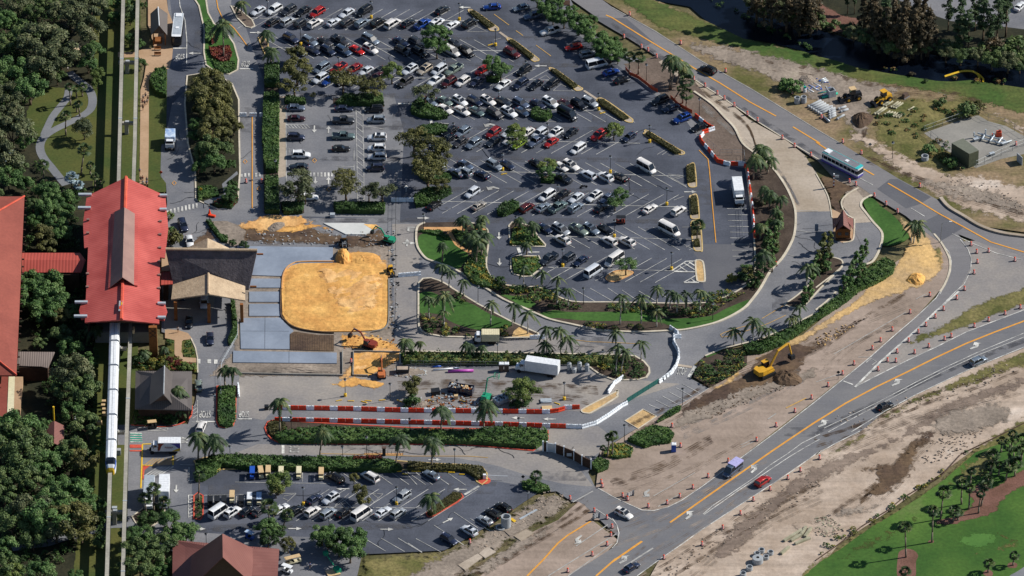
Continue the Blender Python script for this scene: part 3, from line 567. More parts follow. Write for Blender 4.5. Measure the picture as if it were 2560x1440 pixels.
bed('1320,850 1520,700 1650,750 1640,860 1500,960 1380,950','mulch',t='30')
sheet('hatched_paving',P('30','1440,340 1720,330 1640,440 1560,460 1430,480'),'patch'); 
# hedge capsules on the right of the lot
CAPS=[('02','610,120 660,110 860,250 905,290 890,310 830,310 800,285'),('02','1000,410 1050,400 1265,560 1310,600 1280,615 1230,600'),('02','1420,700 1480,700 1700,860 1745,890 1700,910 1650,885'),('02','1890,1000 1960,995 03:170,1170 208,1205 190,1228 110,1200 02:1930,1050'),
('03','330,1330 360,1312 13:640,40 722,85 700,108 640,90 03:340,1360'),('13','745,240 790,200 825,210 845,400 830,432 780,432 760,390'),('13','775,540 800,517 850,520 872,730 850,750 800,750 785,710'),('13','790,800 830,770 880,780 903,1050 880,1072 830,1065 810,1000')]
for t,s in CAPS: island('planter_island',P(t,s),'tanconc','kerbyel',sm=True,h=.12,wd=.3)
island('planter_island',P('13','835,1185 860,1165 890,1168 915,1200 930,1350 915,1380 870,1378 848,1350'),'osand2','kerb',sm=True)
island('planter_island',P('12','1010,820 1040,785 1150,800 1240,830 1300,930 1375,1010 1370,1030 1200,1025 1050,1020 1020,980'),'mulch','kerb',h=.14)
island('planter_island',P('12','1030,1140 1070,1120 1310,1125 1340,1200 1340,1240 1230,1325 1150,1330 1050,1300 1030,1260'),'mulch','kerb',h=.14)
island('planter_island',P('13','20,1280 130,1270 210,1290 100,1350 0,1380 -60,1340'),'osand2','kerborg',sm=True)
island('lane_island',P('22','1740,1240 1770,1200 2080,1040 23:40,1030 60,1045 50,1070 22:2080,1100 1850,1240 1790,1255'),'osand2','kerb',sm=True)
sheet('garden_path',P('12','150,830 480,830 620,810 780,830 790,860 600,860 430,870 480,960 560,1040 680,1080 640,1100 560,1070 470,1010 420,930 380,870 160,870'),'kerborg',.225)
sheet('sand_square',P('23','130,1330 310,1215 445,1285 262,1410'),'osand2'); kerb(P('23','130,1330 310,1215 445,1285 262,1410'),True,m='kerb',wd=.3)
# orange sand along the right-hand hedge
soft('orange_sand',P('14','760,660 900,760 1050,850 1160,950 1190,1050 1290,1060 1290,1200 1230,1330 1000,1480 24:980,0 860,60 700,110 560,160 400,230 250,320 0,470 23:1900,560 1750,640 1620,650 1500,690 1350,780 1230,950 1040,1040 970,1000 1150,900 1330,760 1500,650 1650,600 1750,530 2080,340 24:250,200 400,110 480,0 14:500,1400 660,1300 800,1200 860,1080 930,950 850,830'),'osand2',width=1.6,relief=0.25)
soft('excavation_soil',P('23','1300,860 1450,700 1700,560 2000,560 2080,600 1950,700 1900,900 1800,980 1500,1010 1200,1130 900,1300 700,1340 700,1180 1000,1010'),'darkdirt',sm=True,width=2,relief=0.4)
soft('grass_patch',P('24','820,590 1000,460 1250,360 1500,200 1800,60 2200,-60 2200,150 1900,250 1700,330 1450,430 1150,520 900,590'),'fringe',width=2.5,relief=0.12)
soft('grass_patch',P('14','1150,1000 1230,980 1290,1060 1280,1250 1180,1230'),'fringe',width=2.5,relief=0.12)

soft('dark_soil',P('23','700,1220 900,1150 1250,1000 1600,900 1900,800 2080,760 2080,900 1700,1020 1300,1180 1000,1330 720,1400 560,1440 560,1360'),'graydirt',3,.2,z=None,ang=41)
soft('dark_soil',P('32','500,1440 900,1180 1200,1000 1500,860 1640,720 1700,740 1500,960 1200,1180 900,1380 800,1440'),'graydirt',3,.2,ang=41)
soft('dry_turf_patch',P('34','1750,1000 1900,1000 2060,1100 2020,1200 1800,1190 1600,1240 1500,1230 1750,1160 1880,1090'),'fringe',3,.02)
soft('dry_turf_patch',P('34','1300,460 1600,200 1800,120 1850,300 1700,480 1500,500 1200,640'),'fringe',4,.02)
soft('dry_turf_patch',P('34','200,1250 500,1050 900,900 1100,700 1200,720 900,1000 500,1200 250,1330'),'lawn',4,.02)
soft('loose_sand',P('11','1600,1050 1850,1150 1880,1440 1800,1440 1700,1200'),'osand3',2,.15); soft('loose_sand',P('21','1830,0 1880,300 1850,420 1700,480 1300,470 1400,430 1750,440 1820,300'),'osand3',2,.15)
soft('loose_sand',P('21','1620,560 1980,600 2050,700 1700,800 1500,900 1300,940 1500,700'),'osand3',2,.2); soft('loose_sand',P('11','300,790 700,690 1000,720 1180,790 1000,830 600,900 380,880'),'osand3',2.5,.25)
soft('putting_green',P('34','1380,1080 1460,1010 1640,980 1800,1010 1850,1070 1800,1130 1640,1180 1480,1160'),'green',3,.01,sm=True)
# ---- wheel ruts and tyre marks in the loose ground
def ruts(t,s,n=3,spread=14,wd=.45,m='darkdirt',seed=1,gauge=7):
    rnd=random.Random(seed); base_=P(t,s); mb=MB(); zt=float(LEV.max())*.006+.006
    for k in range(n):
        off=rnd.uniform(-spread,spread); pts=[(x+off*.4+rnd.uniform(-3,3),y+off+rnd.uniform(-2,2)) for x,y in base_]; pts=smooth_pts(pts,False,5)
        for g_ in (0,gauge): strip_mb(mb,[(x,y+g_*.6) for x,y in pts],wd*rnd.uniform(.6,1.3),zt+.0015*(k*2+(g_>0))) 
    o=mb.build('wheel_ruts',faded_noise(m)); o['kind']='structure'
def faded_noise(m):
    k=m+'_n'
    if k in M: return M[k]
    c=M[m].copy(); c.name=M[m].name+'_worn'; nt=c.node_tree; b=nt.nodes['Principled BSDF']; out=nt.nodes['Material Output']; geo=nn(nt,'ShaderNodeNewGeometry'); no=nn(nt,'ShaderNodeTexNoise'); no.inputs['Scale'].default_value=.35; no.inputs['Detail'].default_value=6
    nt.links.new(geo.outputs['Position'],no.inputs['Vector']); r=nn(nt,'ShaderNodeValToRGB'); r.color_ramp.elements[0].position=.42; r.color_ramp.elements[1].position=.7; r.color_ramp.elements[1].color=(.6,.6,.6,1); nt.links.new(no.outputs[0],r.inputs[0])
    tr=nn(nt,'ShaderNodeBsdfTransparent'); mx=nn(nt,'ShaderNodeMixShader'); nt.links.new(r.outputs[0],mx.inputs[0]); nt.links.new(tr.outputs[0],mx.inputs[1]); nt.links.new(b.outputs[0],mx.inputs[2]); nt.links.new(mx.outputs[0],out.inputs[0]); M[k]=c; return c
ruts('24','0,1540 400,1420 800,1250 1200,1070 1600,960 2080,780',5,16); ruts('33','100,1560 500,1400 1000,1080 1500,800 2080,500',6,22,seed=2); ruts('33','800,1440 1200,1100 1700,820 2080,640',5,20,seed=3,m='sanddirt')
ruts('23','200,1440 700,1180 1200,900 1700,700 2080,500',6,22,seed=4); ruts('23','700,1440 1300,1150 1900,850',5,20,seed=5,m='dusty'); ruts('32','400,1440 800,1300 1200,1060 1500,900 1800,700',6,22,seed=6); ruts('33','0,500 500,330 1000,60',5,18,seed=7)
ruts('34','450,700 700,500 900,250 1150,60',7,14,seed=8); ruts('34','0,900 300,700 600,500',4,14,seed=9); ruts('13','900,-400 1300,-50 1700,300 1850,560',5,12,seed=10,m='dusty'); ruts('03','850,850 1100,1050 1350,1250 1450,1500',4,8,seed=11,m='darkdirt')
ruts('04','-500,640 0,720 500,860 900,900 1400,960 1700,1060',5,10,seed=12); ruts('14','500,130 900,300 1400,500 2080,700',6,14,seed=13); ruts('04','500,1440 480,1300 600,1100 900,950',3,8,seed=14)
ruts('11','400,900 700,960 1000,920 1150,880 1350,940',6,7,seed=15); ruts('24','900,60 500,300 100,560 23:1800,740',4,8,seed=16); ruts('22','-100,960 500,930 1300,960 1900,1000',5,10,seed=17,m='darkdirt'); ruts('22','100,1150 700,1050 1400,1060 1800,1120',4,10,seed=18)
ruts('31','-400,1000 400,930 1200,930 2080,930',4,5,.7,seed=19,m='patch',gauge=9); ruts('24','0,1420 700,1080 1400,760 2080,500',3,4,.8,seed=20,m='patch',gauge=9); ruts('03','0,240 600,640 1200,1010 2080,1560',2,3,.9,seed=21,m='patch',gauge=10)
for i,y in enumerate((85,158,235,312,392,468,545)): ruts('00',f'{3000},{y*4} {3800},{y*4+10} {4600},{y*4+14} {5600+i*180},{y*4+24}',2,3,.8,seed=30+i,m='patch',gauge=9)
# oil stains in the bays, tar patches and drains on the asphalt
mb=MB(); rnd=random.Random(77); zt=float(LEV.max())*.006+.004
for i in range(420):
    x=rnd.uniform(640,1720); y=rnd.choice([30,62,106,134,176,208,262,290,335,365,412,442,490,520,576,606,655,685])+rnd.uniform(-9,9)
    if x<1000 and y>235: continue
    if x>1150+y*.9: continue
    c=G(x,y); n_=7; mb.poly([(c[0]+math.cos(k*6.283/n_)*rnd.uniform(.3,.75),c[1]+math.sin(k*6.283/n_)*rnd.uniform(.25,.7),zt+.001*(i%4)) for k in range(n_)])
o=mb.build('oil_stains',faded_noise('patch')); o['kind']='structure'
mb=MB()
for i,(x,y,a,b) in enumerate(((505,100,2,5),(440,230,3,3),(620,300,2,6),(1010,300,3,5),(1320,160,6,2),(1500,300,2,7),(1760,480,3,6),(1250,840,7,2),(900,1115,9,1.6),(1500,860,5,3),(560,1230,4,3),(1180,1220,6,2.5),(1960,760,3,5),(1400,1190,7,2),(2000,1080,4,2))):
    c=G(x,y); mb.poly([(c[0]-a,c[1]-b*.9,zt+.008),(c[0]+a*.9,c[1]-b,zt+.008),(c[0]+a,c[1]+b,zt+.008),(c[0]-a*.95,c[1]+b*.95,zt+.008)])
o=mb.build('asphalt_repairs',faded_noise('patch')); o['kind']='structure'

def cracks(n,x0,x1,y0,y1,seed):
    rnd=random.Random(seed); mb=MB()
    for i in range(n):
        x,y=rnd.uniform(x0,x1),rnd.uniform(y0,y1); a=rnd.choice([0,1.57,.6,2.5])+rnd.uniform(-.3,.3); p=[(x,y)]
        for k in range(rnd.randrange(5,12)): a+=rnd.uniform(-.5,.5); x+=math.cos(a)*7; y+=math.sin(a)*4; p.append((x,y))
        strip_mb(mb,p,rnd.uniform(.07,.14),zt+.01+.0006*(i%8))
    o=mb.build('crack_sealant',M['darkm']); o['kind']='structure'
cracks(46,700,1700,20,690,5); cracks(14,560,1200,1180,1330,6); cracks(16,430,600,60,600,7); cracks(14,1100,1700,840,900,8); cracks(10,1950,2050,550,700,9); cracks(16,700,1400,1110,1130,10)
r=random.Random(12)
for i in range(16): ruts('33',f'{r.randint(-100,300)},{1560-i*60} {r.randint(500,900)},{1200-i*58} {r.randint(1200,1600)},{760-i*50}',1,6,.3,seed=60+i,m='dirt2' if i%2 else 'sanddirt')
for i in range(8): ruts('24',f'{r.randint(-200,100)},{900-i*50} {r.randint(300,600)},{620-i*42} {r.randint(800,1100)},{330-i*30}',1,5,.3,seed=80+i,m='dirt2' if i%2 else 'graydirt')
for i in range(10): ruts('24',f'{r.randint(0,200)},{1560+i*16} {r.randint(700,1000)},{1270+i*18} {r.randint(1500,2080)},{940+i*18}',1,6,.3,seed=100+i,m='dirt2')
for i in range(6): ruts('34',f'{480+i*30},{720-i*10} {640+i*40},{500} {820+i*40},{280-i*12} {1000+i*40},{60}',1,6,.25,seed=120+i,m='dirt2' if i%2 else 'graydirt')
# ================================================================ PAINTED MARKINGS
ZM=float(LEV.max())*.006+.012; ZC=[0]
def marks(name,m,segs,wd=.13,z=None,parent=None):
    mb=MB(); ZC[0]=(ZC[0]+1)%12; b=ZM+ZC[0]*.003
    for i,s in enumerate(segs): strip_mb(mb,s,wd,b+.0008*(i%3))
    o=mb.build(name,M[m]); o['kind']='structure'; return o
rows=[ # x0,y0,x1,y1,slant,half
 (620,45,1165,52,'/',.9),(680,118,1262,127,'\\',.95),(735,190,1372,200,'/',.95),(1080,270,1560,278,'\\',.97),(1110,348,1600,358,'/',1),(1120,426,1713,440,'\\',1),(1100,503,1700,517,'/',1),(1365,590,1730,598,'\\',1),(1370,668,1720,678,'/',1)]
segs=[];cl=[]
for x0,y0,x1,y1,s,k in rows:
    cl.append([(x0,y0),(x1,y1)]); x=x0+20
    while x<x1-20:
        y=y0+(y1-y0)*(x-x0)/(x1-x0); dx,dy=52*k,(29 if s=='\\' else -29)*k
        segs.append([(x-dx,y-dy),(x+dx,y+dy)]); x+=37.5*k
marks('bay_lines','white',segs,.13); marks('bay_lines','white',cl,.16)
def lines(t,s,m='white',wd=.13,name='bay_lines'):
    marks(name,m,[P(t,a) for a in s.split('|')],wd)
lines('13','1150,645 1365,648|1158,705 1365,708|1163,763 1370,767|1175,822 1370,825|1180,880 1370,884|1182,938 1375,942|1190,1000 1390,1002|1200,1062 1400,1064|1205,1122 1400,1124')
lines('22','1640,0 1900,150|1820,0 2080,150|2000,0 23:180,150'); lines('23','100,20 300,155|270,30 480,155|440,30 640,150|640,60 830,160|860,80 930,120')
lines('23','370,1165 490,1215|440,1122 575,1190|505,1080 680,1175|570,1038 745,1130|640,995 805,1085|705,958 870,1045|970,1000 700,1180')
# lower lot
s=[]
for i in range(12): x=1210+i*165; s.append(f'{x},400 {x+180},525')
lines('31','|'.join(s[:6])); 
lines('32','-30,400 90,525|80,405 245,525|235,405 410,525|400,410 575,530')
s=[f'{920+i*165},890 {1420+i*165},570' for i in range(-1,9)]; lines('31','|'.join(s)+'|1170,750 2180,760')
lines('31','1600,1060 1815,1190|1770,1060 2005,1195|1940,1060 2180,1205'); lines('32','0,1110 140,1200|80,1065 330,1200|260,930 560,1130|460,800 700,960|625,865 870,1020')
lines('31','0,632 920,612|0,745 560,745|310,500 1260,515|95,640 95,730|180,640 180,730|325,640 325,740|405,640 405,740|485,640 485,740|985,400 985,495|830,400 830,480|1060,420 1060,500')
lines('21','1050,1375 1130,1410|1240,1378 1330,1415|1500,1382 1590,1418|1760,1385 1860,1420|1950,1390 2060,1425')
lines('22','100,1385 200,1420|330,1390 430,1425|600,1395 700,1430')
# zebra strips, stop bars and hatching
lines('10','1675,665 1680,695|1708,650 1710,692|1745,640 1748,690|1782,632 1785,682|1820,622 1822,672|1857,614 1860,664|1892,605 1895,655|1930,598 1932,646|1965,590 1968,638','white',.5,'crossing')
lines('11','375,300 376,332|412,292 413,330|448,290 449,328|520,290 521,328|556,288 557,326|1065,285 1065,325|1102,285 1102,325|1138,285 1138,325|1174,285 1174,325|1210,285 1210,325|1246,285 1246,325|1280,285 1280,325','white',.5,'crossing')
lines('21','-55,710 -54,755|52,712 53,752|117,715 118,758','white',.9,'crossing')
lines('00','1730,482 1865,480','white',.45,'stop_line'); lines('01','355,687 490,687','white',.5,'stop_line'); lines('21','-80,1335 125,1335|335,1308 478,1308','white',.5,'stop_line')
lines('01','1940,1035 2080,1038','white',.6,'stop_line'); lines('02','0,1035 20,1035','white',.6,'stop_line'); lines('12','1100,1035 1130,1120','white',.8,'stop_line')
lines('31','790,130 790,215','white',.7,'stop_line'); lines('02','230,1195 235,1250','white',.6,'stop_line'); lines('02','915,320 1020,395|1760,905 1890,990','tanconc' ,.7,'stop_line'); lines('32','565,625 710,540','white',.6,'stop_line')
lines('23','650,768 800,790','tanconc',.9,'stop_line'); lines('23','770,890 835,775','white',.9,'stop_line')
lines('00','1790,-40 1800,60 1850,200 1868,400 1866,640','white',.2,'lane_line')
h=[f'{x},1245 {x+35},1280' for x in range(830,1030,32)]; lines('01','|'.join(h)+'|822,1245 1035,1250|822,1280 1035,1282|820,960 820,1440')
h=[f'1530,{y} 1585,{y+45}' for y in range(1110,1440,55)]; lines('01','|'.join(h)+'|1520,1070 1525,1440|1590,1070 1590,1440|1420,1155 1500,1160|1600,1260 1800,1290')
h=[f'1535,{y} 1595,{y+50}' for y in range(10,560,55)]; lines('11','|'.join(h)+'|1527,0 1535,560|1597,0 1600,560|1320,220 1500,225|822,0 822,640|850,40 850,85|1500,40 1500,160|1500,200 1500,270')
h=[f'{1925},{y} {1972},{y-32}' for y in range(1190,1340,38)]; lines('20','|'.join(h)+'|1975,1120 1970,1340|1920,1340 1975,1342|1300,1395 1680,1400|1680,1400 1670,1425 1480,1425|1560,1390 1660,1425')
lines('13','600,1265 740,1172 860,1168|620,1275 835,1278|680,1225 760,1278|720,1190 835,1262|770,1180 835,1220|720,1382 840,1312 845,1345|760,1378 850,1378|790,1345 830,1378|720,1385 870,1385','white',.35,'hatching')
lines('13','450,105 545,50|500,108 560,70|700,110 560,112|580,325 740,420|600,345 695,318|640,350 740,320|560,300 750,318|620,560 720,520|640,700 780,660|700,830 780,830 780,860|740,1030 815,990|770,1060 815,1040','whitef',.14,'hatching')
lines('02','600,310 700,250|660,250 780,310|590,315 800,318|860,400 930,380|1310,790 1380,750 1420,790|1450,905 1530,840 1650,905|1450,905 1670,910|1390,1215 1440,1175 1520,1215|1390,1215 1520,1215','whitef',.14,'hatching')
lines('31','800,640 900,620|830,700 920,615|790,660 850,690|1310,735 1450,615|1350,690 1410,750|1380,660 1470,745|1640,615 1790,618|1790,618 1660,740|1650,640 1700,700|1690,620 1740,660','whitef',.14,'hatching')
# loading bay colours
lines('30','1300,10 1420,12|1300,32 1420,34|1300,54 1422,56|1300,76 1424,78|1300,98 1425,100','white',.35,'crossing')
lines('30','1300,20 1420,22|1300,43 1420,45|1300,65 1422,67|1300,88 1424,90','teal',.25,'crossing')
for q in ('1298,125 1418,125 1420,158 1298,158','1298,180 1418,180 1418,193 1298,193','1425,340 1500,338 1445,380 1438,460 1425,480'): sheet('red_paving',P('30',q),'kerbred',ZM)
lines('30','1425,120 1410,560|1425,120 1510,118|1420,330 1530,335|1730,240 1730,330','yelpost',.35,'yellow_edge_line')
h=[f'{x},{335 if x<1600 else 330} {x+95},{265}' for x in range(1440,1680,34)]; lines('30','|'.join(h),'yelf',.25,'hatching')
h=[f'{x},{440} {x+150},{345}' for x in range(1440,1600,36)]; lines('30','|'.join(h),'white',.3,'hatching')
h=[f'1885,{y} 1930,{y-20}' for y in range(680,860,34)]; lines('30','|'.join(h)+'|1885,630 1885,855|1885,630 1950,632|1890,350 1890,490|1800,325 1940,330|1900,490 1940,480','white',.2,'hatching')
# centre lines of service roads
lines('01','120,-40 140,80 180,170 300,280 370,370 435,460','yellow',.25,'centre_line'); lines('01','483,1150 483,1440 11:483,640','yellow',.25,'centre_line')
lines('13','870,60 960,150 975,260 1000,560 1040,985','yellow',.22,'centre_line'); lines('02','860,140 1010,250|1080,305 1150,355|1280,450 1430,560','yelf',.22,'centre_line')
lines('22','1680,518 1800,535 2080,545 23:330,560','yelf',.18,'centre_line'); lines('23','1500,305 1740,160|1740,270 1560,355 1400,410 1180,480 1100,490 1085,465 1120,445 1240,405 1390,365','yelf',.2,'centre_line')
lines('31','1160,215 1560,222 2080,240 32:600,240 800,255','yelf',.2,'centre_line')
# highway lines
lines('03','-60,150 0,175 320,375 560,520 820,680 1080,830 1380,1020 1640,1160|1810,1268 2080,1432','yellow',.42,'centre_line')
lines('14','0,-20 120,60|460,240 580,310|720,392 1000,555 1220,690 1480,830 1750,980 2080,1080 2300,1150','yellow',.42,'centre_line')
lines('14','950,640 1085,722|440,340 570,410|1360,895 1560,990 1800,1090 2060,1155|1250,985 1330,1080 1355,1170 1345,1280 1290,1400 1240,1500','white',.2,'edge_line')
lines('14','1440,950 1520,1050 1555,1150 1545,1270 1480,1400 24:1400,30 1200,230','white',.2,'edge_line')
lines('03','0,72 430,308 900,612 1400,892 2080,1312 14:260,0','whitef',.22,'edge_line'); lines('03','820,790 1130,990 1440,1205 1800,1430 2080,1600','kerb',.3,'edge_line')
lines('24','1270,-10 1200,100 1000,290 800,460 540,692 260,920 0,1130 23:1640,1440 33:1270,272 1040,442','white',.24,'edge_line')
lines('24','1430,30 1200,232 1000,422 900,510 640,740 390,990','white',.55,'edge_line'); lines('24','390,990 600,880 900,730 1200,590 1500,440 2080,218 2300,130','white',.28,'edge_line')
lines('24','-40,1360 0,1338 300,1150 600,990 900,845 1200,695 1500,555 1800,435 2080,330 2300,250','yellow',.5,'centre_line'); lines('33','580,905 1000,610 1300,400 1600,190 1890,-5 2080,-130','yellow',.5,'centre_line')
lines('33','0,1300 300,1092','yellow',.6,'centre_line'); lines('32','1190,1440 1350,1280 1500,1110 1600,1030 1830,890','yellow',.45,'centre_line'); lines('32','1880,1440 2080,1265','yellow',.5,'centre_line')
lines('24','80,1400 400,1250 700,1100 1000,940 1300,790 1600,650 2080,450|120,1440 420,1275 720,1120 1020,960 1320,810 1620,670 2080,490','white',.2,'lane_line')
lines('33','2080,20 1900,110 1750,220 1580,330 1430,450 1270,560 1000,740 910,822|2080,70 1920,160 1770,250 1620,350 1470,450 1270,580 920,826','white',.2,'lane_line')
lines('33','1040,442 900,545 700,680 560,750 420,785 300,780 100,690 0,640 32:1900,560','white',.22,'edge_line'); lines('33','250,1440 480,1270 700,1120 900,975 1200,780 1450,618 1800,390 2080,190 34:0,225 200,110 440,-10','white',.25,'edge_line')
lines('24','350,1440 700,1225 1000,1065 1500,828 2080,590 2300,500','white',.25,'edge_line'); lines('33','0,860 50,930 70,1010 50,1110 0,1160','white',.22,'edge_line')
lines('33','120,1345 410,1160','whitef',.45,'lane_line'); lines('33','415,640 830,405|1290,130 1410,70|1290,155 1420,95|460,745 680,620','whitef',.2,'lane_line')
lines('32','2080,1020 1900,1130 1400,1440|1600,1440 1800,1300 2040,1120|1680,1140 2000,925|1880,770 2060,890|1650,700 1850,590','whitef',.3,'lane_line')
lines('24','0,940 260,850|180,660 900,240|1000,110 1100,60|420,690 560,690','whitef',.2,'lane_line'); lines('24','275,930 370,965','white',.4,'crossing'); lines('24','500,745 550,705 605,735 560,770','whitef',.3,'lane_line')
lines('13','1840,667 2060,668|1850,862 1990,882|1760,1108 2030,1165','whitef',.18,'lane_line'); lines('23','1560,1310 1640,1255','whitef',.3,'lane_line'); lines('23','1740,1200 1940,1100','yelf',.35,'lane_line')
# arrows and words
def arrow(t,x,y,rz,L=3.2,m='white',turn=0):
    c=G(*T(t,x,y),ZM+.045); mb=MB(); 
    if not turn: pts=[(-L/2,-.18),(L*.1,-.18),(L*.1,-.65),(L/2,0),(L*.1,.65),(L*.1,.18),(-L/2,.18)]
    else:
        s=turn; pts=[(-L/2,-.25),(L*.1,-.25),(L*.3,s*.35),(L*.38,s*.9),(L*.62,s*.75),(L*.2,s*2.0),(-L*.12,s*.9),(L*.08,s*.95),(L*0.02,s*.5),(-L/2,.25)]
    a=R(rz); mb.poly([(c[0]+p[0]*math.cos(a)-p[1]*math.sin(a),c[1]+p[0]*math.sin(a)+p[1]*math.cos(a),c[2]) for p in pts]); o=mb.build('arrow_marking',M[m]); o['kind']='structure'
for a in (('00',1945,532,180),('01',520,325,0),('01',1103,1290,-90),('01',1245,1295,90),('02',1325,658,180),('02',565,73,180),('02',345,1235,180),('12',910,920,-90),('12',915,1180,-90),('12',1250,1080,180),('12',155,740,0),('11',1112,365,-90),('11',1245,365,90),('11',2022,445,90),('11',2030,985,90),('12',10,990,0),('31',1388,567,180),('31',910,965,0),('31',1828,972,0),('32',270,277,0),('32',520,573,180),('32',400,882,40),('30',1762,568,-90),('30',1990,968,0),('13',785,478,0),('22',1100,1298,180),('22',1415,1310,180)): arrow(*a)
for a in (('33',1435,375,50),('33',785,840,45),('33',130,1285,40),('24',80,1365,32),('24',815,955,32),('24',1600,590,28),('32',1690,1065,230)): arrow(*a,L=3.4,m='white',turn=1)
arrow('33',335,600,225,3,'whitef',1); arrow('12',860,430,150,3,'whitef',1); arrow('02',830,1240,150,3,'whitef',1)
def word(t,x,y,txt,rz,wd,ht,m='white'):
    cu=bpy.data.curves.new('word','FONT'); cu.body=txt; cu.align_x='CENTER'; cu.align_y='CENTER'; cu.size=1; cu.offset=.02
    o=bpy.data.objects.new('tmp',cu); COL.objects.link(o); dg=bpy.context.evaluated_depsgraph_get(); dg.update()
    me=bpy.data.meshes.new_from_object(o.evaluated_get(dg)); bpy.data.objects.remove(o)
    xs=[v.co.x for v in me.vertices]; ys=[v.co.y for v in me.vertices]; cx=(max(xs)+min(xs))/2; cy=(max(ys)+min(ys))/2
    kx=wd/(max(xs)-min(xs)); ky=ht/(max(ys)-min(ys))
    for v in me.vertices: v.co.x=(v.co.x-cx)*kx; v.co.y=(v.co.y-cy)*ky
    me.materials.clear(); me.materials.append(M[m]); c=G(*T(t,x,y),ZM+.045); n=link('road_word',me,None,c,R(rz)); n['kind']='structure'
for a in (('00',1800,565,'STOP',180,2.3,2.6),('01',415,637,'STOP',180,2.2,2.8),('20',2050,1262,'STOP',180,2.8,2.9),('21',400,1262,'STOP',180,2.4,2.6),('23',700,830,'STOP',-8,2.3,3.2),('31',905,172,'STOP',90,2.6,2.4),('30',1830,80,'STOP',90,2.5,2.6),('12',50,850,'STOP',90,2.0,3.0),('11',1120,450,'STOP',180,1.8,2.0)): word(*a)
def wayfind(t,x,y):   # small yellow painted diamonds on the lane
    q=[(x-20,y),(x,y-22),(x+20,y),(x,y+22),(x-20,y)]; marks('diamond_marking','yellow',[[T(t,*a) for a in q]],.18)
for a in (('10',1742,390),('11',412,175),('11',550,447),('11',1105,165),('11',1247,455),('10',2005,340)): wayfind(*a)
for i,(a,b) in enumerate((('368,430 850,432','conc2'),('610,296 608,606','conc2'),('850,632 850,748','slab'))): 
    q=P('21',a); mb=MB(); strip_mb(mb,q,.08,.262); o=mb.build('slab_joint',M['darkm']); o['kind']='structure'
rb=MB()
for i in range(26):
    x=868+i*17; rb.tube(G(*T('21',x,470 if x>930 else 455),.23),G(*T('21',x,622),.23),.03,n=4)
o=rb.build('rebar',M['brown']); o['kind']='stuff'; tag(o,'rusty reinforcement bars laid across the brown bed','rebar')
# ================================================================ VEHICLES
def paint(name,c,metal=.25,rough=.3): 
    M[name]=plain(name,c,rough,metal,.5,.6); return M[name]
PCOL={'w':('white','d6d8da'),'k':('black','101115'),'d':('dark grey','34373d'),'g':('silver','9099a2'),'r':('red','a81c17'),'b':('blue','1c4aa0'),
'n':('navy','1c2740'),'o':('maroon','4a1517'),'t':('grey-green','6f7f7a'),'c':('champagne','b9ad9c'),'s':('slate blue','4b5a70'),'y':('lime','9ab030')}
for k,(n,c) in PCOL.items(): paint('paint_'+k,c,0.0 if k=='w' else .3)
VT={ # kind: L,W,H, belt, bonnet z, nose drop, glass x0(front base),x1(front top),x2(rear top),x3(rear base), tail deck
's':('sedan',4.8,1.84,1.46,.93,.86,.62,.95,.15,-1.25,-1.85,.98),
'u':('SUV',4.85,1.94,1.78,1.08,1.02,.72,1.05,.4,-1.95,-2.28,1.08),
'h':('hatchback',4.1,1.76,1.52,.98,.92,.66,.95,.3,-1.5,-1.92,.98),
'm':('minivan',5.15,2.0,1.82,1.05,.95,.66,1.5,.6,-2.15,-2.45,1.05),
'v':('passenger van',5.9,2.05,2.55,1.25,1.15,.8,2.25,1.45,-2.85,-2.9,1.25),
'p':('pickup truck',5.75,2.0,1.88,1.12,1.08,.78,1.15,.6,-.75,-.95,1.12),
'x':('cargo van',6.2,2.1,2.4,1.4,1.2,.8,2.3,1.4,-2.9,-2.95,1.25)}
VM={}; RV=random.Random(8)
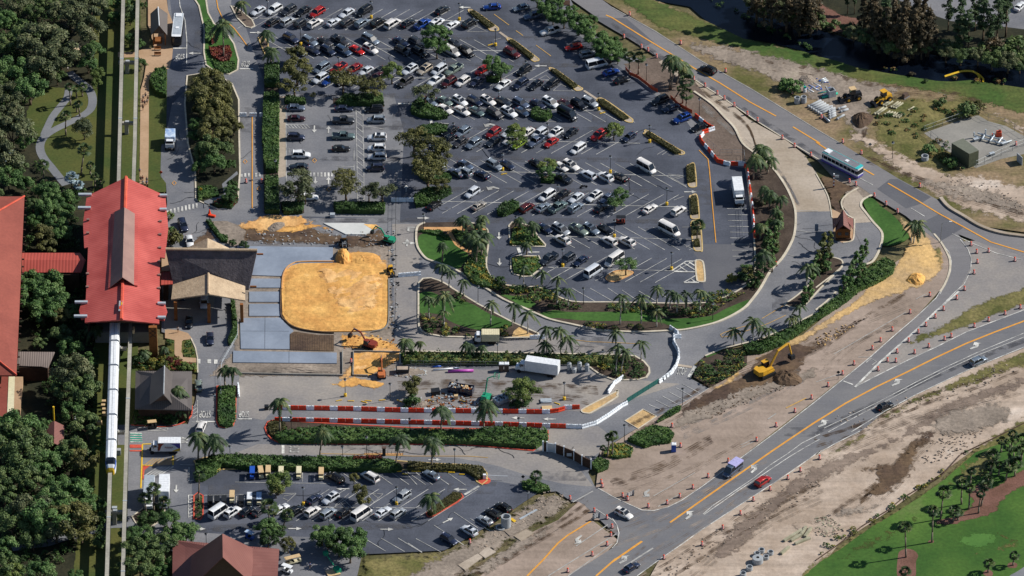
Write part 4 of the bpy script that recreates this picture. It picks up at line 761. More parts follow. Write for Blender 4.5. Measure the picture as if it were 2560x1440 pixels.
def vehicle_meshes(t):
    if t in VM: return VM[t]
    _,L,Wd,H,belt,bon,nose,g0,g1,g2,g3,deck=VT[t]; h=L/2; w=Wd/2
    st=[(h,.72,nose*.88,.35),(h-.12,.86,nose,.25),(h-.5,.95,bon-.08,.2),(g0+.05,.985,bon,.2),(g0-.6,1,belt,.2),(0,1,belt,.2),(g2,1,belt,.2),(g3-.05,.985,deck,.2),(-h+.35,.97,deck-.03,.2),(-h+.08,.92,deck-.1,.25),(-h,.86,deck*.72,.35)]
    if t=='p': st=[s for s in st if s[0]>g3]+[(g3-.05,1,belt,.2),(-h+.12,.97,belt,.22),(-h,.95,belt-.05,.3)]
    st.sort(key=lambda s:-s[0]); b=MB(); vs=[];k=9
    for x,ww,zt,zb in st:
        ww*=w; r=[(-ww*.9,zb),(-ww,zb+.22),(-ww,zt-.22),(-ww*.97,zt-.1),(-ww*.86,zt),(0,zt+.035),(ww*.86,zt),(ww*.97,zt-.1),(ww,zt-.22),(ww,zb+.22),(ww*.9,zb)]
        k=len(r); vs+=[(x,y,z) for y,z in r]
    n=len(st); fs=[(i*k+j,i*k+(j+1)%k,(i+1)*k+(j+1)%k,(i+1)*k+j) for i in range(n-1) for j in range(k)]
    fs+=[tuple(range(k-1,-1,-1)),tuple((n-1)*k+j for j in range(k))]; b.add(vs,fs,0)
    rw=w*(.78 if t!='v' else .86); gw=w*.93; zr=H-.07
    # roof skin
    rr=[(g1+.05,rw*.86),(g1-.25,rw),(g2+.3,rw),(g2-.05,rw*.88)]
    vs=[]
    for x,yw in rr:
        for y,z in ((-yw,zr-.03),(-yw*.9,zr+.04),(0,H),(yw*.9,zr+.04),(yw,zr-.03)): vs.append((x,y,z))
    fs=[(i*5+j,i*5+j+1,(i+1)*5+j+1,(i+1)*5+j) for i in range(3) for j in range(4)]+[(0,1,2,3,4),(19,18,17,16,15),(0,5,10,15,19,14,9,4)]
    b.add(vs,fs,0)
    for s in (-1,1):
        for xa,xb,r in ((g0,g1,.055),(g3,g2,.09),((g0+g3)/2+.15,(g1+g2)/2+.1,.045)): b.tube((xa,s*gw*.985,belt-.05),(xb,s*rw*.985,zr),r,r*.8,5)
        b.box((g0-.35,s*(w+.1),belt+.08),(.14,.2,.14))
    if t in 'um': 
        for s in (-1,1): b.box(((g1+g2)/2,s*rw*.86,H+.02),(abs(g1-g2)*.75,.05,.05))
    if t=='p':
        z=belt+.005; b.box((-h+.1+(g3-.3+h)/2,0,z+.01),(0.01,0.01,.01))
        for s in (-1,1): b.box(((g3-h)/2,s*w*.9,belt+.03),(h+g3-.1,.16,.1))
        b.box((-h+.08,0,belt+.03),(.14,w*1.8,.1))
    g=MB(); e=.0
    V=[(g0,-gw,belt-.06),(g3,-gw,belt-.06),(g3,gw,belt-.06),(g0,gw,belt-.06),(g1,-rw,zr-.02),(g2,-rw,zr-.02),(g2,rw,zr-.02),(g1,rw,zr-.02)]
    g.add(V,[(0,1,5,4),(1,2,6,5),(2,3,7,6),(3,0,4,7),(4,5,6,7)])
    if t=='p': g.box(((g3-h)/2,0,belt+.035),(h+g3-.25,w*1.62,.03))  # dark panel among the windows stands for the shaded recess of the bed
    wh=MB(); rr=.36 if t not in 'sh' else .33
    wh.tube((0,-.13,rr),(0,.13,rr),rr,n=14,m=0); wh.tube((0,-.14,rr),(0,.14,rr),rr*.6,n=12,m=1)
    hl=MB().box((0,0,0),(.12,.36,.14)); tl=MB().box((0,0,0),(.1,.24,.22)); sr=MB().box((0,0,0),(.95,rw*1.35,.03))
    VM[t]=dict(body=b,win=g.mesh('windows',M['glass']),wheel=wh.mesh('wheel',[M['blk'],M['steel']],False),hl=hl.mesh('headlight',M['lampw']),tl=tl.mesh('tail_light',M['taillight']),sr=sr.mesh('sunroof',M['glass']),bodies={},rr=rr)
    return VM[t]
M['taillight']=plain('tail_light_red','8e1512',.3)
def car(name,t,c,loc,rz,label,group,cat='car',sun=False):
    v_=RV.randrange(3); base_c=c
    if v_:
        c=c+str(v_)
        if 'paint_'+c not in M:
            h6=PCOL[base_c][1]; k_=(.86,1.12)[v_-1] if base_c not in 'w' else (.93,.97)[v_-1]; q_=[min(250,int(int(h6[i:i+2],16)*k_+(6 if base_c in 'kn' else 0)+((-4,0,5) if v_==1 else (5,0,-5))[i//2])) for i in (0,2,4)]
            paint('paint_'+c,''.join('%02x'%max(0,x) for x in q_),0.0 if base_c=='w' else .35)
    V=vehicle_meshes(t); _,L,Wd,H,belt,bon,nose,g0,g1,g2,g3,deck=VT[t]; h=L/2; w=Wd/2
    if c not in V['bodies']:
        me=V['body'].mesh('body',M['paint_'+c],True)
        V['bodies'][c]=me
    r=thing(name,label,cat,loc,rz,group); link('body',V['bodies'][c],r); link('windows',V['win'],r)
    for x in (h*.62,-h*.6):
        for s in (-1,1): link('wheel',V['wheel'],r,(x,s*(w-.1),0))
    for s in (-1,1): link('headlight',V['hl'],r,(h-.17,s*w*.68,nose-.04)); link('tail_light',V['tl'],r,(-h+.06,s*w*.78,deck*.82))
    if sun: link('sunroof',V['sr'],r,((g1+g2)/2+.35,0,H+.012))
    return r
HD={'a':229,'b':49,'c':-44,'d':136,'e':180,'f':0}
KN={'s':'parked_sedan','u':'parked_suv','h':'parked_hatchback','m':'parked_minivan','v':'passenger_van','p':'pickup_truck'}
ROWS=[ # (row description, default heading, entries)
('upper side of the first parking row','a','01 540,108,s,w 700,92,u,w 845,100,u,d 990,112,s,k 1130,122,u,r 1425,130,s,w 1600,108,m,k 02 340,102,s,k,b'),
('lower side of the first parking row','b','01 690,215,s,k 835,212,u,g 975,225,u,d 1110,228,u,w,+ 1295,220,s,w 1440,217,u,d 1580,225,u,g 1740,220,u,k 1885,230,m,w 2040,230,s,k 02 150,235,p,b 290,222,u,w,+ 445,248,s,w 620,228,u,k,+'),
('upper side of the second parking row','c','01 870,380,u,n 1060,408,u,g 1215,415,s,d 1365,400,p,d 1665,392,m,g 1970,420,s,n 02 90,420,u,d 460,432,s,d'),
('lower side of the second parking row','c','01 955,512,s,g 1090,502,s,n 1240,505,u,n 1395,505,u,s 1530,500,s,r 1665,490,u,w,+ 1985,505,u,k 02 110,520,u,k 440,508,m,w 585,515,m,k 1040,525,u,o'),
('upper side of the third parking row','a','01 1175,675,m,g 1340,678,p,r 1500,685,s,r 1620,707,s,w 1745,715,s,k 02 15,695,u,w,+ 165,692,u,c,+ 310,692,m,w 455,692,p,t 740,700,s,r 900,700,s,k 1160,702,u,k'),
('lower side of the third parking row','a','01 1160,780,u,w 1245,805,s,b 1390,805,s,k 1500,800,s,g 1610,790,s,k 1730,768,s,o 2010,815,u,d 02 275,800,p,w 405,818,u,o 545,812,u,w 685,815,s,n 950,845,s,w 1125,838,u,n 1275,848,s,k 1435,838,u,k'),
('upper side of the fourth parking row','c','02 215,1018,s,g 370,1012,s,t 520,1010,u,w,+ 670,1008,u,n 800,1005,u,w,+ 955,1018,s,d 1130,1028,u,s 1300,1040,s,n 1425,1022,m,w,+ 1580,1042,s,o 1710,1042,u,k 1820,1020,u,g'),
('lower side of the fourth parking row','c','02 370,1092,s,w 540,1108,s,w 685,1115,s,t 870,1130,m,d 1010,1122,u,w,+ 1140,1118,s,s 1595,1135,v,k'),
('upper side of the fifth parking row','a','02 420,1308,s,k 545,1315,u,g 850,1325,u,r 1010,1320,s,w 1190,1325,s,w 1315,1328,u,w 1470,1328,u,w,+ 1625,1330,s,k 1905,1350,u,r,+ 03 170,1370,s,n'),
('lower side of the fifth parking row','a','02 395,1392,s,k 520,1420,s,d 655,1432,u,g 850,1415,s,d 1020,1400,s,w 1110,1440,s,y 1280,1408,p,s 1430,1425,s,r 12 1700,42,m,w 300,-5,s,k'),
('upper side of the sixth parking row','c','12 575,208,s,s 865,208,u,g 990,208,s,n 1290,202,s,k 1530,228,s,w 1630,212,u,w,+ 300,185,s,g 13 345,225,v,w'),
('lower side of the sixth parking row','d','12 482,285,s,s 565,275,u,g 740,305,s,n 1545,335,p,d 1800,305,u,w 1970,325,u,w,+ 13 80,330,s,k'),
('upper side of the seventh parking row','a','12 640,485,u,w 1390,512,m,w 1540,512,s,k 1680,537,s,w 1860,522,u,w,+ 1985,540,s,s'),
('lower side of the seventh parking row','b','12 710,615,s,c 1190,632,u,o 1350,632,s,g 1500,625,p,t 1675,632,u,g 265,610,s,k 1930,640,s,k 13 380,645,s,w 665,662,u,w'),
('upper side of the eighth parking row','c','12 1365,845,s,n 1530,850,m,g,+ 1710,852,p,t 1832,850,u,g,+ 1975,852,s,k 13 575,852,v,w'),
('lower side of the eighth parking row','d','12 1540,955,u,w,+ 2010,965,u,w 13 145,970,u,w,+'),
('ninth parking row above the palm bed','a','12 1405,1145,p,d 1590,1145,u,d 1725,1170,s,n 1855,1262,v,w,49 13 20,1150,v,w'),
('eastern edge of the main lot','a','02 840,68,s,b,185 1130,75,s,g,205 1255,150,p,s,205 1420,305,p,w,205 1655,468,s,r,200 1800,535,u,g,20 1890,630,v,w,22 2030,720,s,b,30 03 100,800,s,k,30 480,1000,u,k,215 590,1080,s,n,210 700,1182,u,b,+,214 870,1272,s,k,214'),
('left column of the small square lot','f','01 915,1078,s,s,0 925,1182,s,o,0 920,1368,u,n,0 11 970,105,u,w,0 945,225,s,d,180'),
('middle column of the small square lot','f','01 1400,1085,s,n 1395,1200,p,d 1395,1355,p,t 11 1370,45,s,k 1050,530,s,w'),
('right column of the small square lot','e','01 1700,1088,u,k 1720,1195,u,g 1730,1370,u,w,+ 11 1725,40,u,w 1730,125,u,w 1710,235,u,n'),
('lane beside the thatched entrance','f','10 1830,808,u,n,-76 1895,972,s,w,-82 20 2040,140,u,w,-88 1890,340,s,k,-88 1820,60,s,n,-88 21 60,505,s,n,-86 20 1985,972,s,t,94 2015,1382,u,w,76'),
('hedge side of the lower lot','d','31 1310,450,m,k 1660,443,m,w 32 235,430,s,g'),
('middle line of the lower lot','a','31 1100,670,s,n,49 1265,662,u,w,+ 1980,645,u,g'),
('front line of the lower lot','b','31 150,785,v,w 285,795,u,w,+ 430,795,s,k 560,790,s,d 770,765,s,w 905,795,p,k 1085,792,u,w 1240,810,u,g 1400,805,s,k 1575,808,v,w 1790,798,s,w 1940,808,u,g'),
('southeast edge of the lower lot','d','32 950,752,u,k 850,812,u,k 770,882,s,g 610,982,u,w,+ 410,1072,u,n,-44'),
]
for desc,hd,data in ROWS:
    tile=None; L=[]
    for tok in data.split():
        if ',' not in tok: tile=tok; continue
        p=tok.split(','); t,c=p[2],p[3]; s='+' in p[4:]; h=HD[hd]
        for e in p[4:]:
            if e!='+': h=HD.get(e,None) if e in HD else float(e)
        L.append((T(tile,float(p[0]),float(p[1])),t,c,h,s))
    L.sort(key=lambda a:(a[0][0]+a[0][1]*.001)); sets={}
    for i,((x,y),t,c,h,s) in enumerate(L):
        key=(t,c); sets.setdefault(key,[]).append(i)
    for i,((x,y),t,c,h,s) in enumerate(L):
        key=(t,c); n=len(sets[key]); k=sets[key].index(i)+1
        what=f"{PCOL[c][0]} {VT[t][0]}"; lab=(f"only {what} on the {desc}" if n==1 else f"{ordn(k)} {what} from the left on the {desc}")
        gx,gy,_=G(x,y,VT[t][3]*.45); cr=car(KN[t],t,c,(gx,gy,.05),R(h+RV.uniform(-1.6,1.6)),lab,'vehicles standing in the parking lots','pickup' if t=='p' else ('van' if t in 'vm' else 'car'),s); k_=RV.uniform(.95,1.05); cr.scale=(k_,k_,RV.uniform(.95,1.05))
def road_car(t,x,y,k,c,h,label,sun=False,name='driving_car'):
    gx,gy,_=G(*T(t,x,y),VT[k][3]*.45); car(name,k,c,(gx,gy,.06),R(h),label,'cars on the highways',sun=sun)
road_car('03',960,692,'u','k',142,'black SUV driving alone up the upper highway past the palms')
road_car('24',1625,725,'u','g',37,'silver SUV on the lower highway, nearest the right edge of the photo')
road_car('24',690,1180,'s','k',37,'black sedan alone on the outer lane of the lower highway')
road_car('33',120,815,'u','w',-41,'white SUV turning from the service road onto the highway',True)
road_car('33',1510,487,'u','r',48,'bright red SUV on the lower highway beside the white lane lines')
road_car('33',195,1352,'s','n',45,'dark blue car at the bottom edge on the lower highway')
road_car('04',2040,60,'s','w',60,'white sedan in the far parking lot at the top right corner')
# ---- buses and trucks
def put(t,x,y,z): a=G(*T(t,x,y),z); return (a[0],a[1],.05)
def bus(loc,rz,label,roofm,bodym,trimm,skirtm=None,L=12.2):
    r=thing('city_bus',label,'bus',loc,rz,'buses'); w=1.3;H=3.15
    b=MB(); 
    pts=[(L/2-.25,-w),(L/2,-w*.75),(L/2,w*.75),(L/2-.25,w),(-L/2+.15,w),(-L/2,w*.85),(-L/2,-w*.85),(-L/2+.15,-w)]
    b.prism(pts,.35,1.45,0); b.prism([(x*.995,y*.985) for x,y in pts],2.45,H-.15,0); b.build('body',[bodym],r)
    if skirtm: MB().prism([(x*1.004,y*1.02) for x,y in pts],.33,.95).build('painted_skirt',skirtm,r)
    MB().prism([(x*.985,y*.965) for x,y in pts],1.4,2.5).build('windows',M['glass'],r)
    f=MB()
    for i in range(9):
        for s in (-1,1): f.box((-L/2+.8+i*1.32,s*w*.975,1.95),(.09,.06,1.1))
    f.build('window_posts',bodym,r)
    rf=MB(); rf.prism([(x*.97,y*.93) for x,y in pts],H-.15,H); rf.build('roof',roofm,r)
    tr=MB(); tr.box((L/2-.5,0,H+.01),(1.0,2.3,.06)); 
    for s in (-1,1): tr.box((0,s*w*.92,H-.03),(L*.94,.12,.1))
    tr.build('roof_trim',trimm,r); MB().box((-L/2+1.3,0,H+.1),(1.6,1.6,.22)).box((1.5,0,H+.05),(.9,.9,.12)).build('roof_unit',M['whitep'],r)
    for x in (L*.3,-L*.22):
        for s in (-1,1): MB().tube((x,s*(w-.28),.5),(x,s*(w+.01),.5),.5,n=14).build('wheel',M['blk'],r)
    MB().box((L/2+.02,0,2.0),(.06,2.0,1.3)).build('windscreen',M['glass'],r)
    return r
M['buspurple']=plain('bus_purple','5b54a0',.35); M['busteal']=plain('bus_teal','3fb2b2',.35); M['busroof']=plain('bus_roof','75767c',.6)
bus(put('14',265,200,1.5),R(-43),'white and purple city bus with teal roof trim on the upper highway',M['busroof'],M['whitep'],M['busteal'],M['buspurple'])
bus(put('00',1778,300,1.5),R(-92),'pale silver bus waiting at the stop line beside the gabled shelter',M['metal'],M['darkm'],M['whitep'],None,11.5)
def box_truck(loc,rz,label,boxL=6.4,boxW=2.55,H=3.7,cabc='whitep',side=None,roof='whitep',name='box_truck',cat='truck',nose=True):
    r=thing(name,label,cat,loc,rz,'trucks'); L=boxL+2.2; x0=-L/2
    MB().box((x0+boxL/2,0,(H+.95)/2),(boxL,boxW,H-.95)).build('cargo_box',M[side or 'whitep'],r)
    rf=MB().box((x0+boxL/2,0,H+.03),(boxL*.985,boxW*.97,.06)); 
    for i in range(8): rf.box((x0+boxL*(i+.5)/8,0,H+.07),(.06,boxW*.95,.03))
    rf.build('box_roof',M[roof],r); MB().box((0,0,.75),(L,1.0,.3)).build('chassis',M['blk'],r)
    c=MB(); xc=x0+boxL+.15
    c.box((xc+.75,0,1.35),(1.5,2.2,1.2)); c.box((xc+.6,0,2.2),(1.15,2.05,.9),taper=.85)
    if nose: c.box((xc+1.85,0,1.15),(.9,1.9,.8),taper=.9)
    c.build('cab',M[cabc],r,smooth=False)
    MB().box((xc+1.2,0,2.2),(.12,1.85,.65),ry=-.3).box((xc+.6,0,2.25),(.7,2.12,.5)).build('cab_windows',M['glass'],r)
    for x in (xc+1.3,x0+1.4,x0+2.3):
        for s in (-1,1): MB().tube((x,s*(boxW/2-.4),.48),(x,s*(boxW/2-.05),.48),.48,n=14).build('wheel',M['blk'],r)
    for s in (-1,1): MB().box((xc+(2.3 if nose else 1.52),s*.8,.95),(.06,.3,.2)).build('headlight',M['lampw'],r); MB().box((xc+.95,s*1.3,2.1),(.1,.25,.45)).build('side_mirror',M['blk'],r)
    return r
box_truck(put('13',1262,480,1.9),R(-86),'white box truck parked beside the orange barrier wall of the main lot',nose=False)
box_truck(put('22',1300,790,1.8),R(166),'long white box truck with nose parked in the work yard by the bamboo',boxL=8.4,H=3.9)
M['cloud']=mat('mottled_blue_cover','7f9cc4','c9d6e2',.9,2,.1)
box_truck(put('00',1700,1400,1.6),R(-90),'small blue-white service truck at the shaded left kerb of the entry road',boxL=4.0,H=3.0,side='cloud',roof='cloud',nose=False)
tr=box_truck(put('30',1650,140,1.7),R(180),'delivery truck with red, white and purple swirled sides by the loading bay',boxL=5.4,H=3.4,nose=False)
# painted side of the delivery truck
for s in (-1,1):
    x0=-3.8; y=s*1.283; mb=MB()
    def pz(pts,m,o=0): mb.face([(x0+px*5.4,y+s*o,.97+pz_*2.4) for px,pz_ in pts],m)
    pz([(0.0,.0),(1,0),(1,1),(0,1)],0,.002); pz([(.72,1),(1,1),(1,.35),(.86,.62)],1,.006); pz([(1,.35),(1,.05),(.93,.1),(.86,.62)],1,.0065)
    pz([(0,1),(.5,1),(.25,.72),(.08,.35),(0,.1)],2,.006); pz([(.15,0),(.02,.1),(.0,.0)],3,.006); pz([(.4,0),(.2,.25),(.02,.42),(0,.2),(.1,.05)],3,.0066)
    mb.build('side_graphic',[M['whitep'],M['redm'],M['buspurple'],M['yelpost']],tr)
    lt=MB(); rnd=random.Random(5)
    for i in range(10): lt.box((x0+1.9+i*.2,s*1.295,2.2),(.13,.01,.32 if i%3 else .42))
    for i in range(7): lt.box((x0+2.2+i*.2,s*1.295,1.8),(.1,.01,.16))
    lt.build('side_lettering',M['redm'],tr)
box_truck(put('30',1640,600,2.0),R(-90),'white box truck on the right of the pair beneath the palms',boxL=7.2,H=3.9)
box_truck(put('30',1490,610,2.0),R(-90),'metal-roofed white box truck on the left of the pair beneath the palms',boxL=7.0,H=3.9,roof='metal')  # box roof in bluish pale metal instead of white paint
M['tanw']=plain('cream_paint','cfc7a6',.5)
box_truck(put('22',780,490,1.5),R(180),'cream utility truck on the lane below the palm garden',boxL=4.4,H=3.0,side='tanw',roof='tanw',nose=False)
# canopied purple pickup van on the highway
gx,gy,_=G(*T('33',1205,375),1.0); r=car('canopy_van','v','s',(gx,gy,.06),R(232),'purple-roofed van with boat-like cover driving on the lower highway',None,'van')
c=MB(); 
for i in range(4):
    x=-2.5+i*.85; c.box((x,0,2.62),(.84,2.15,.12)); c.box((x,1.1,2.45),(.84,.12,.4)); c.box((x,-1.1,2.45),(.84,.12,.4))
c.build('canopy',plain('faded_purple','a9a6d2',.5),r)
# golf carts
def golf_cart(loc,rz,label,top='tan',body='whitep',L=2.6):
    r=thing('golf_cart',label,'golf cart',loc,rz,'golf carts'); b=MB(); b.box((.1,0,.5),(L-.3,1.15,.3)).box((L/2-.25,0,.75),(.5,1.1,.5),taper=.8).box((-.5,0,.8),(.6,1.1,.35)).box((-.8,0,1.05),(.12,1.1,.5)); b.build('body',M[body],r)
    MB().box((0,0,1.95),(L*.92,1.25,.09)).box((0,0,2.0),(L*.85,1.1,.05)).build('roof',M[top],r); p=MB()
    for x in (L*.4,-L*.4):
        for s in (-1,1): p.tube((x,s*.55,.6),(x*.95,s*.55,1.95),.03,n=5)
    p.build('roof_posts',M['darkm'],r); MB().box((.1,0,.78),(.5,1.0,.12)).box((-.16,0,1.0),(.1,1.0,.4)).build('seat',M['blk'],r)
    for x in (L*.33,-L*.33):
        for s in (-1,1): MB().tube((x,s*.4,.24),(x,s*.58,.24),.24,n=10).build('wheel',M['blk'],r)
    return r
CARTS=[('31',482,400,'blue','leftmost golf cart of the hedge row, with a bright blue roof'),('31',567,395,'tan','second golf cart of the hedge row, tan roof, tilted slightly'),('31',641,390,'tan','third golf cart of the hedge row, tan roof, above the light tree'),('31',770,400,'tanw','fourth golf cart of the hedge row, grey-tan roof partly behind a tree'),('31',948,400,'tanw','fifth golf cart of the hedge row, cream roof with shadow marks'),('31',1172,410,'tan','rightmost golf cart of the hedge row, beside a black minivan'),
('31',280,640,'tan','tan golf cart in the second cart row, left of the white-roofed ones'),('31',455,660,'whitep','white-roofed golf cart in the middle of the second cart row'),('31',550,660,'cloud','pale blue golf cart at the right of the second cart row')]
CH='dark covered golf cart standing in the shade of the '
for i,(t,x,y,top,l) in enumerate(CARTS): golf_cart(put(t,x,y,1.3),R(-90+(8 if i==1 else 0)),l,top,'blue' if i==0 else 'tanw',L=3.2)
for i,x in enumerate((60,130,200,370)): golf_cart(put('31',x,700,.9),R(-90),f'{ordn(i+1)} dark-roofed golf cart from the left in the second cart row','darkm','darkm',2.6)
golf_cart(put('31',885,1262,1.6),R(22),'long tan-roofed golf cart parked beside the brown roof','tan','tanw',4.2); golf_cart(put('31',830,1370,1.0),R(-30),'white utility cart below the long tan-roofed cart','whitep','whitep',2.8)
golf_cart(put('20',1520,1370,.9),R(10),'tan cargo cart by the red-kerbed shrub bed','tan','darkm',2.4); golf_cart(put('13',90,760,1.0),R(180),'red-edged open cart crossing the main lot aisle','darkm','redm',2.6)
golf_cart(put('31',455,1045,.7),R(-35),'small blue and white open cart under the palms of the lower lot','cloud','blue',2.4)
r=thing('motorcycle','dark motorcycle parked on the aisle line of the main lot','motorcycle',put('12',1755,425,.5),R(15)); MB().box((0,0,.6),(1.2,.3,.35),taper=.7).box((-.4,0,.85),(.6,.25,.12)).build('body',M['blk'],r)
for x in (.75,-.75): MB().tube((x,-.07,.32),(x,.07,.32),.32,n=12).build('wheel',M['blk'],r)
MB().tube((.6,-.35,1.0),(.6,.35,1.0),.03,n=5).tube((.6,0,1.0),(.75,0,.35),.04,n=5).build('handlebar',M['steel'],r)
# ================================================================ PLANTS
def crown_cloud(kind,seed):
    rng=np.random.default_rng(seed); C=[];N=[]
    cfg={'oak':(5,3.2,5.2,26,.27,5600,.32),'sparse':(5,2.2,5.0,24,.25,2600,.29),'light':(5,3.6,5.0,22,.28,5200,.3),'round':(5,4.6,5.2,26,.27,5200,.31),
         'bush':(2,1.1,1.0,12,.36,900,.28),'pine':(3.2,6,11,34,.26,2800,.34),'cyp':(2.8,6.2,8,34,.28,3200,.34),'bamboo':(1.3,2.6,3.0,14,.34,650,.34)}[kind]
    Rr,Hh,zc,K,cr,n,sz=cfg
    for k in range(K):
        if kind in('pine','cyp','bamboo'):
            zz=rng.uniform(-1,1); prof=(1-zz)*.5*.85+.25 if kind!='pine' else .35+.55*(1-abs(zz)); a=rng.uniform(0,6.283); rr=prof*rng.uniform(.25,.8)
            c=np.array([math.cos(a)*rr*Rr,math.sin(a)*rr*Rr,zc+zz*Hh*.92]); rad=Rr*cr*1.3*rng.uniform(.6,1.15)*(1-.35*max(zz,0))
        else:
            a=rng.uniform(0,6.283); u=rng.uniform(-.35,1); rr=math.sqrt(max(0,1-u*u*.9))*rng.uniform(.45,.86)
            c=np.array([math.cos(a)*rr*Rr,math.sin(a)*rr*Rr,zc+u*Hh*.72]); rad=Rr*cr*rng.uniform(.65,1.25)
        m=n//K; d=rng.normal(size=(m,3)); d/=np.linalg.norm(d,axis=1,keepdims=True); d[:,2]=np.where(d[:,2]<-.3,-d[:,2],d[:,2])
        p=c+d*rad*rng.uniform(.55,1.08,(m,1))*np.array([1,1,.62 if kind in('pine','sparse') else .8]); C.append(p); nn_=d+rng.normal(size=(m,3))*.45; nn_[:,2]+=.35; N.append(nn_)
    return np.concatenate(C),np.concatenate(N),sz,rng,cfg
CROWN={}
def crown_mesh(kind,lf,v):
    k=(kind,lf,v)
    if k not in CROWN:
        C,N,sz,rng,cfg=crown_cloud(kind,{'oak':11,'sparse':23,'light':37,'round':51,'bush':63,'pine':77,'cyp':91,'bamboo':105}[kind]+v*7)
        me=quads_mesh('crown',C,N,sz,LF[lf],rng)
        CROWN[k]=me
    return CROWN[k]
TRUNK={}
def trunk_mesh(kind):
    if kind in TRUNK: return TRUNK[kind]
    mb=MB(); rnd=random.Random(len(kind)*7)
    if kind in('pine','cyp'): mb.chain([(0,0,-.1),(.1,0,4),(0,.1,9),(.05,0,14)],[.32,.24,.16,.05],7)
    elif kind=='bamboo':
        for i in range(5): mb.chain([(rnd.uniform(-.3,.3),rnd.uniform(-.3,.3),-.1),(rnd.uniform(-.6,.6),rnd.uniform(-.6,.6),4)],[.06,.04],5)
    else:
        z=3.0 if kind!='bush' else .5; k=1 if kind!='bush' else .4
        mb.chain([(0,0,-.15),(.1*k,.05*k,z*.5),(0,0,z)],[.38*k,.28*k,.24*k],8)
        for i in range(7):
            a=i*.9+rnd.uniform(-.2,.2); r=rnd.uniform(1.6,3.6)*k; mb.chain([(0,0,z*.85),(math.cos(a)*r*.5,math.sin(a)*r*.5,z+1.0*k),(math.cos(a)*r,math.sin(a)*r,z+2.3*k)],[.17*k,.11*k,.04*k],5)
    TRUNK[kind]=mb.mesh('trunk',M['bark'],True); return TRUNK[kind]
RT=random.Random(3)
RAD={'oak':5,'sparse':5,'light':5,'round':5,'bush':2,'pine':3.2,'cyp':2.8,'bamboo':1.3}; ZC={'oak':5.2,'sparse':5,'light':5,'round':5.2,'bush':1,'pine':11,'cyp':8,'bamboo':3.0}
ADJ={'oak':'dark green','grey':'grey-green','olive':'olive green','light':'light green','green':'mid green','cyp':'rusty brown','pine':'dark pine-green','hedged':'deep green','hedge':'bright green','bam':'straw green','yel':'yellow-green','red':'dark red','hedgeo':'brownish green'}
def tree(x,y,wpx,kind,lf,label,group,tall=None):
    s=wpx/20.0/RAD[kind]*1.06; 
    if kind in('pine','cyp','bamboo'): s=wpx/20.0/RAD[kind]; sz=tall or max(.6,min(1.1,s)); 
    else: sz=tall or max(.35,min(s,1.15)) if kind!='bush' else s
    gx,gy,_=G(x,y,ZC[kind]*sz); nm={'pine':'pine_tree','cyp':'cypress_tree','bush':'shrub','bamboo':'bamboo_clump'}.get(kind,'broadleaf_tree')
    r=thing(nm,label,'shrub' if kind=='bush' else ('bamboo' if kind=='bamboo' else 'tree'),(gx,gy,0),RT.uniform(0,6.28),group)
    r.scale=(s*RT.uniform(.93,1.07),s*RT.uniform(.93,1.07),sz)
    link('crown',crown_mesh(kind,lf,RT.randrange(4)),r); link('trunk',trunk_mesh(kind),r); return r
def grove(desc,group,kind,lf,data,t0='00'):
    t=t0; L=[]
    for tok in data.split():
        if ',' not in tok: t=tok; continue
        p=tok.split(','); x,y=T(t,float(p[0]),float(p[1])); L.append((y,x,float(p[2])/4,p[3] if len(p)>3 else lf,p[4] if len(p)>4 else kind))
    L.sort()
    seen={}; tot={}
    for y,x,wd,l,k in L:
        kk=(l,k in('oak','sparse') or k) ; kk=kk if k in('oak','sparse','pine','cyp','bush','bamboo') else (l,'r'); tot[kk]=tot.get(kk,0)+1
    for y,x,wd,l,k in L:
        kk=(l,k in('oak','sparse') or k) ; kk=kk if k in('oak','sparse','pine','cyp','bush','bamboo') else (l,'r'); seen[kk]=seen.get(kk,0)+1; n=seen[kk]; cc=tot[kk]; nm={'pine':'pine','cyp':'cypress','bush':'shrub','bamboo':'bamboo clump'}.get(k,('spreading ' if k in('oak','sparse') else 'rounded ')+'tree')
        lab=f"{'only' if cc==1 else ordn(n)} {ADJ[l]} {nm}{'' if cc==1 else ' from the top'} {desc}"
        tree(x,y,wd*(1.2 if k=='sparse' else 1),k,l,lab,group)
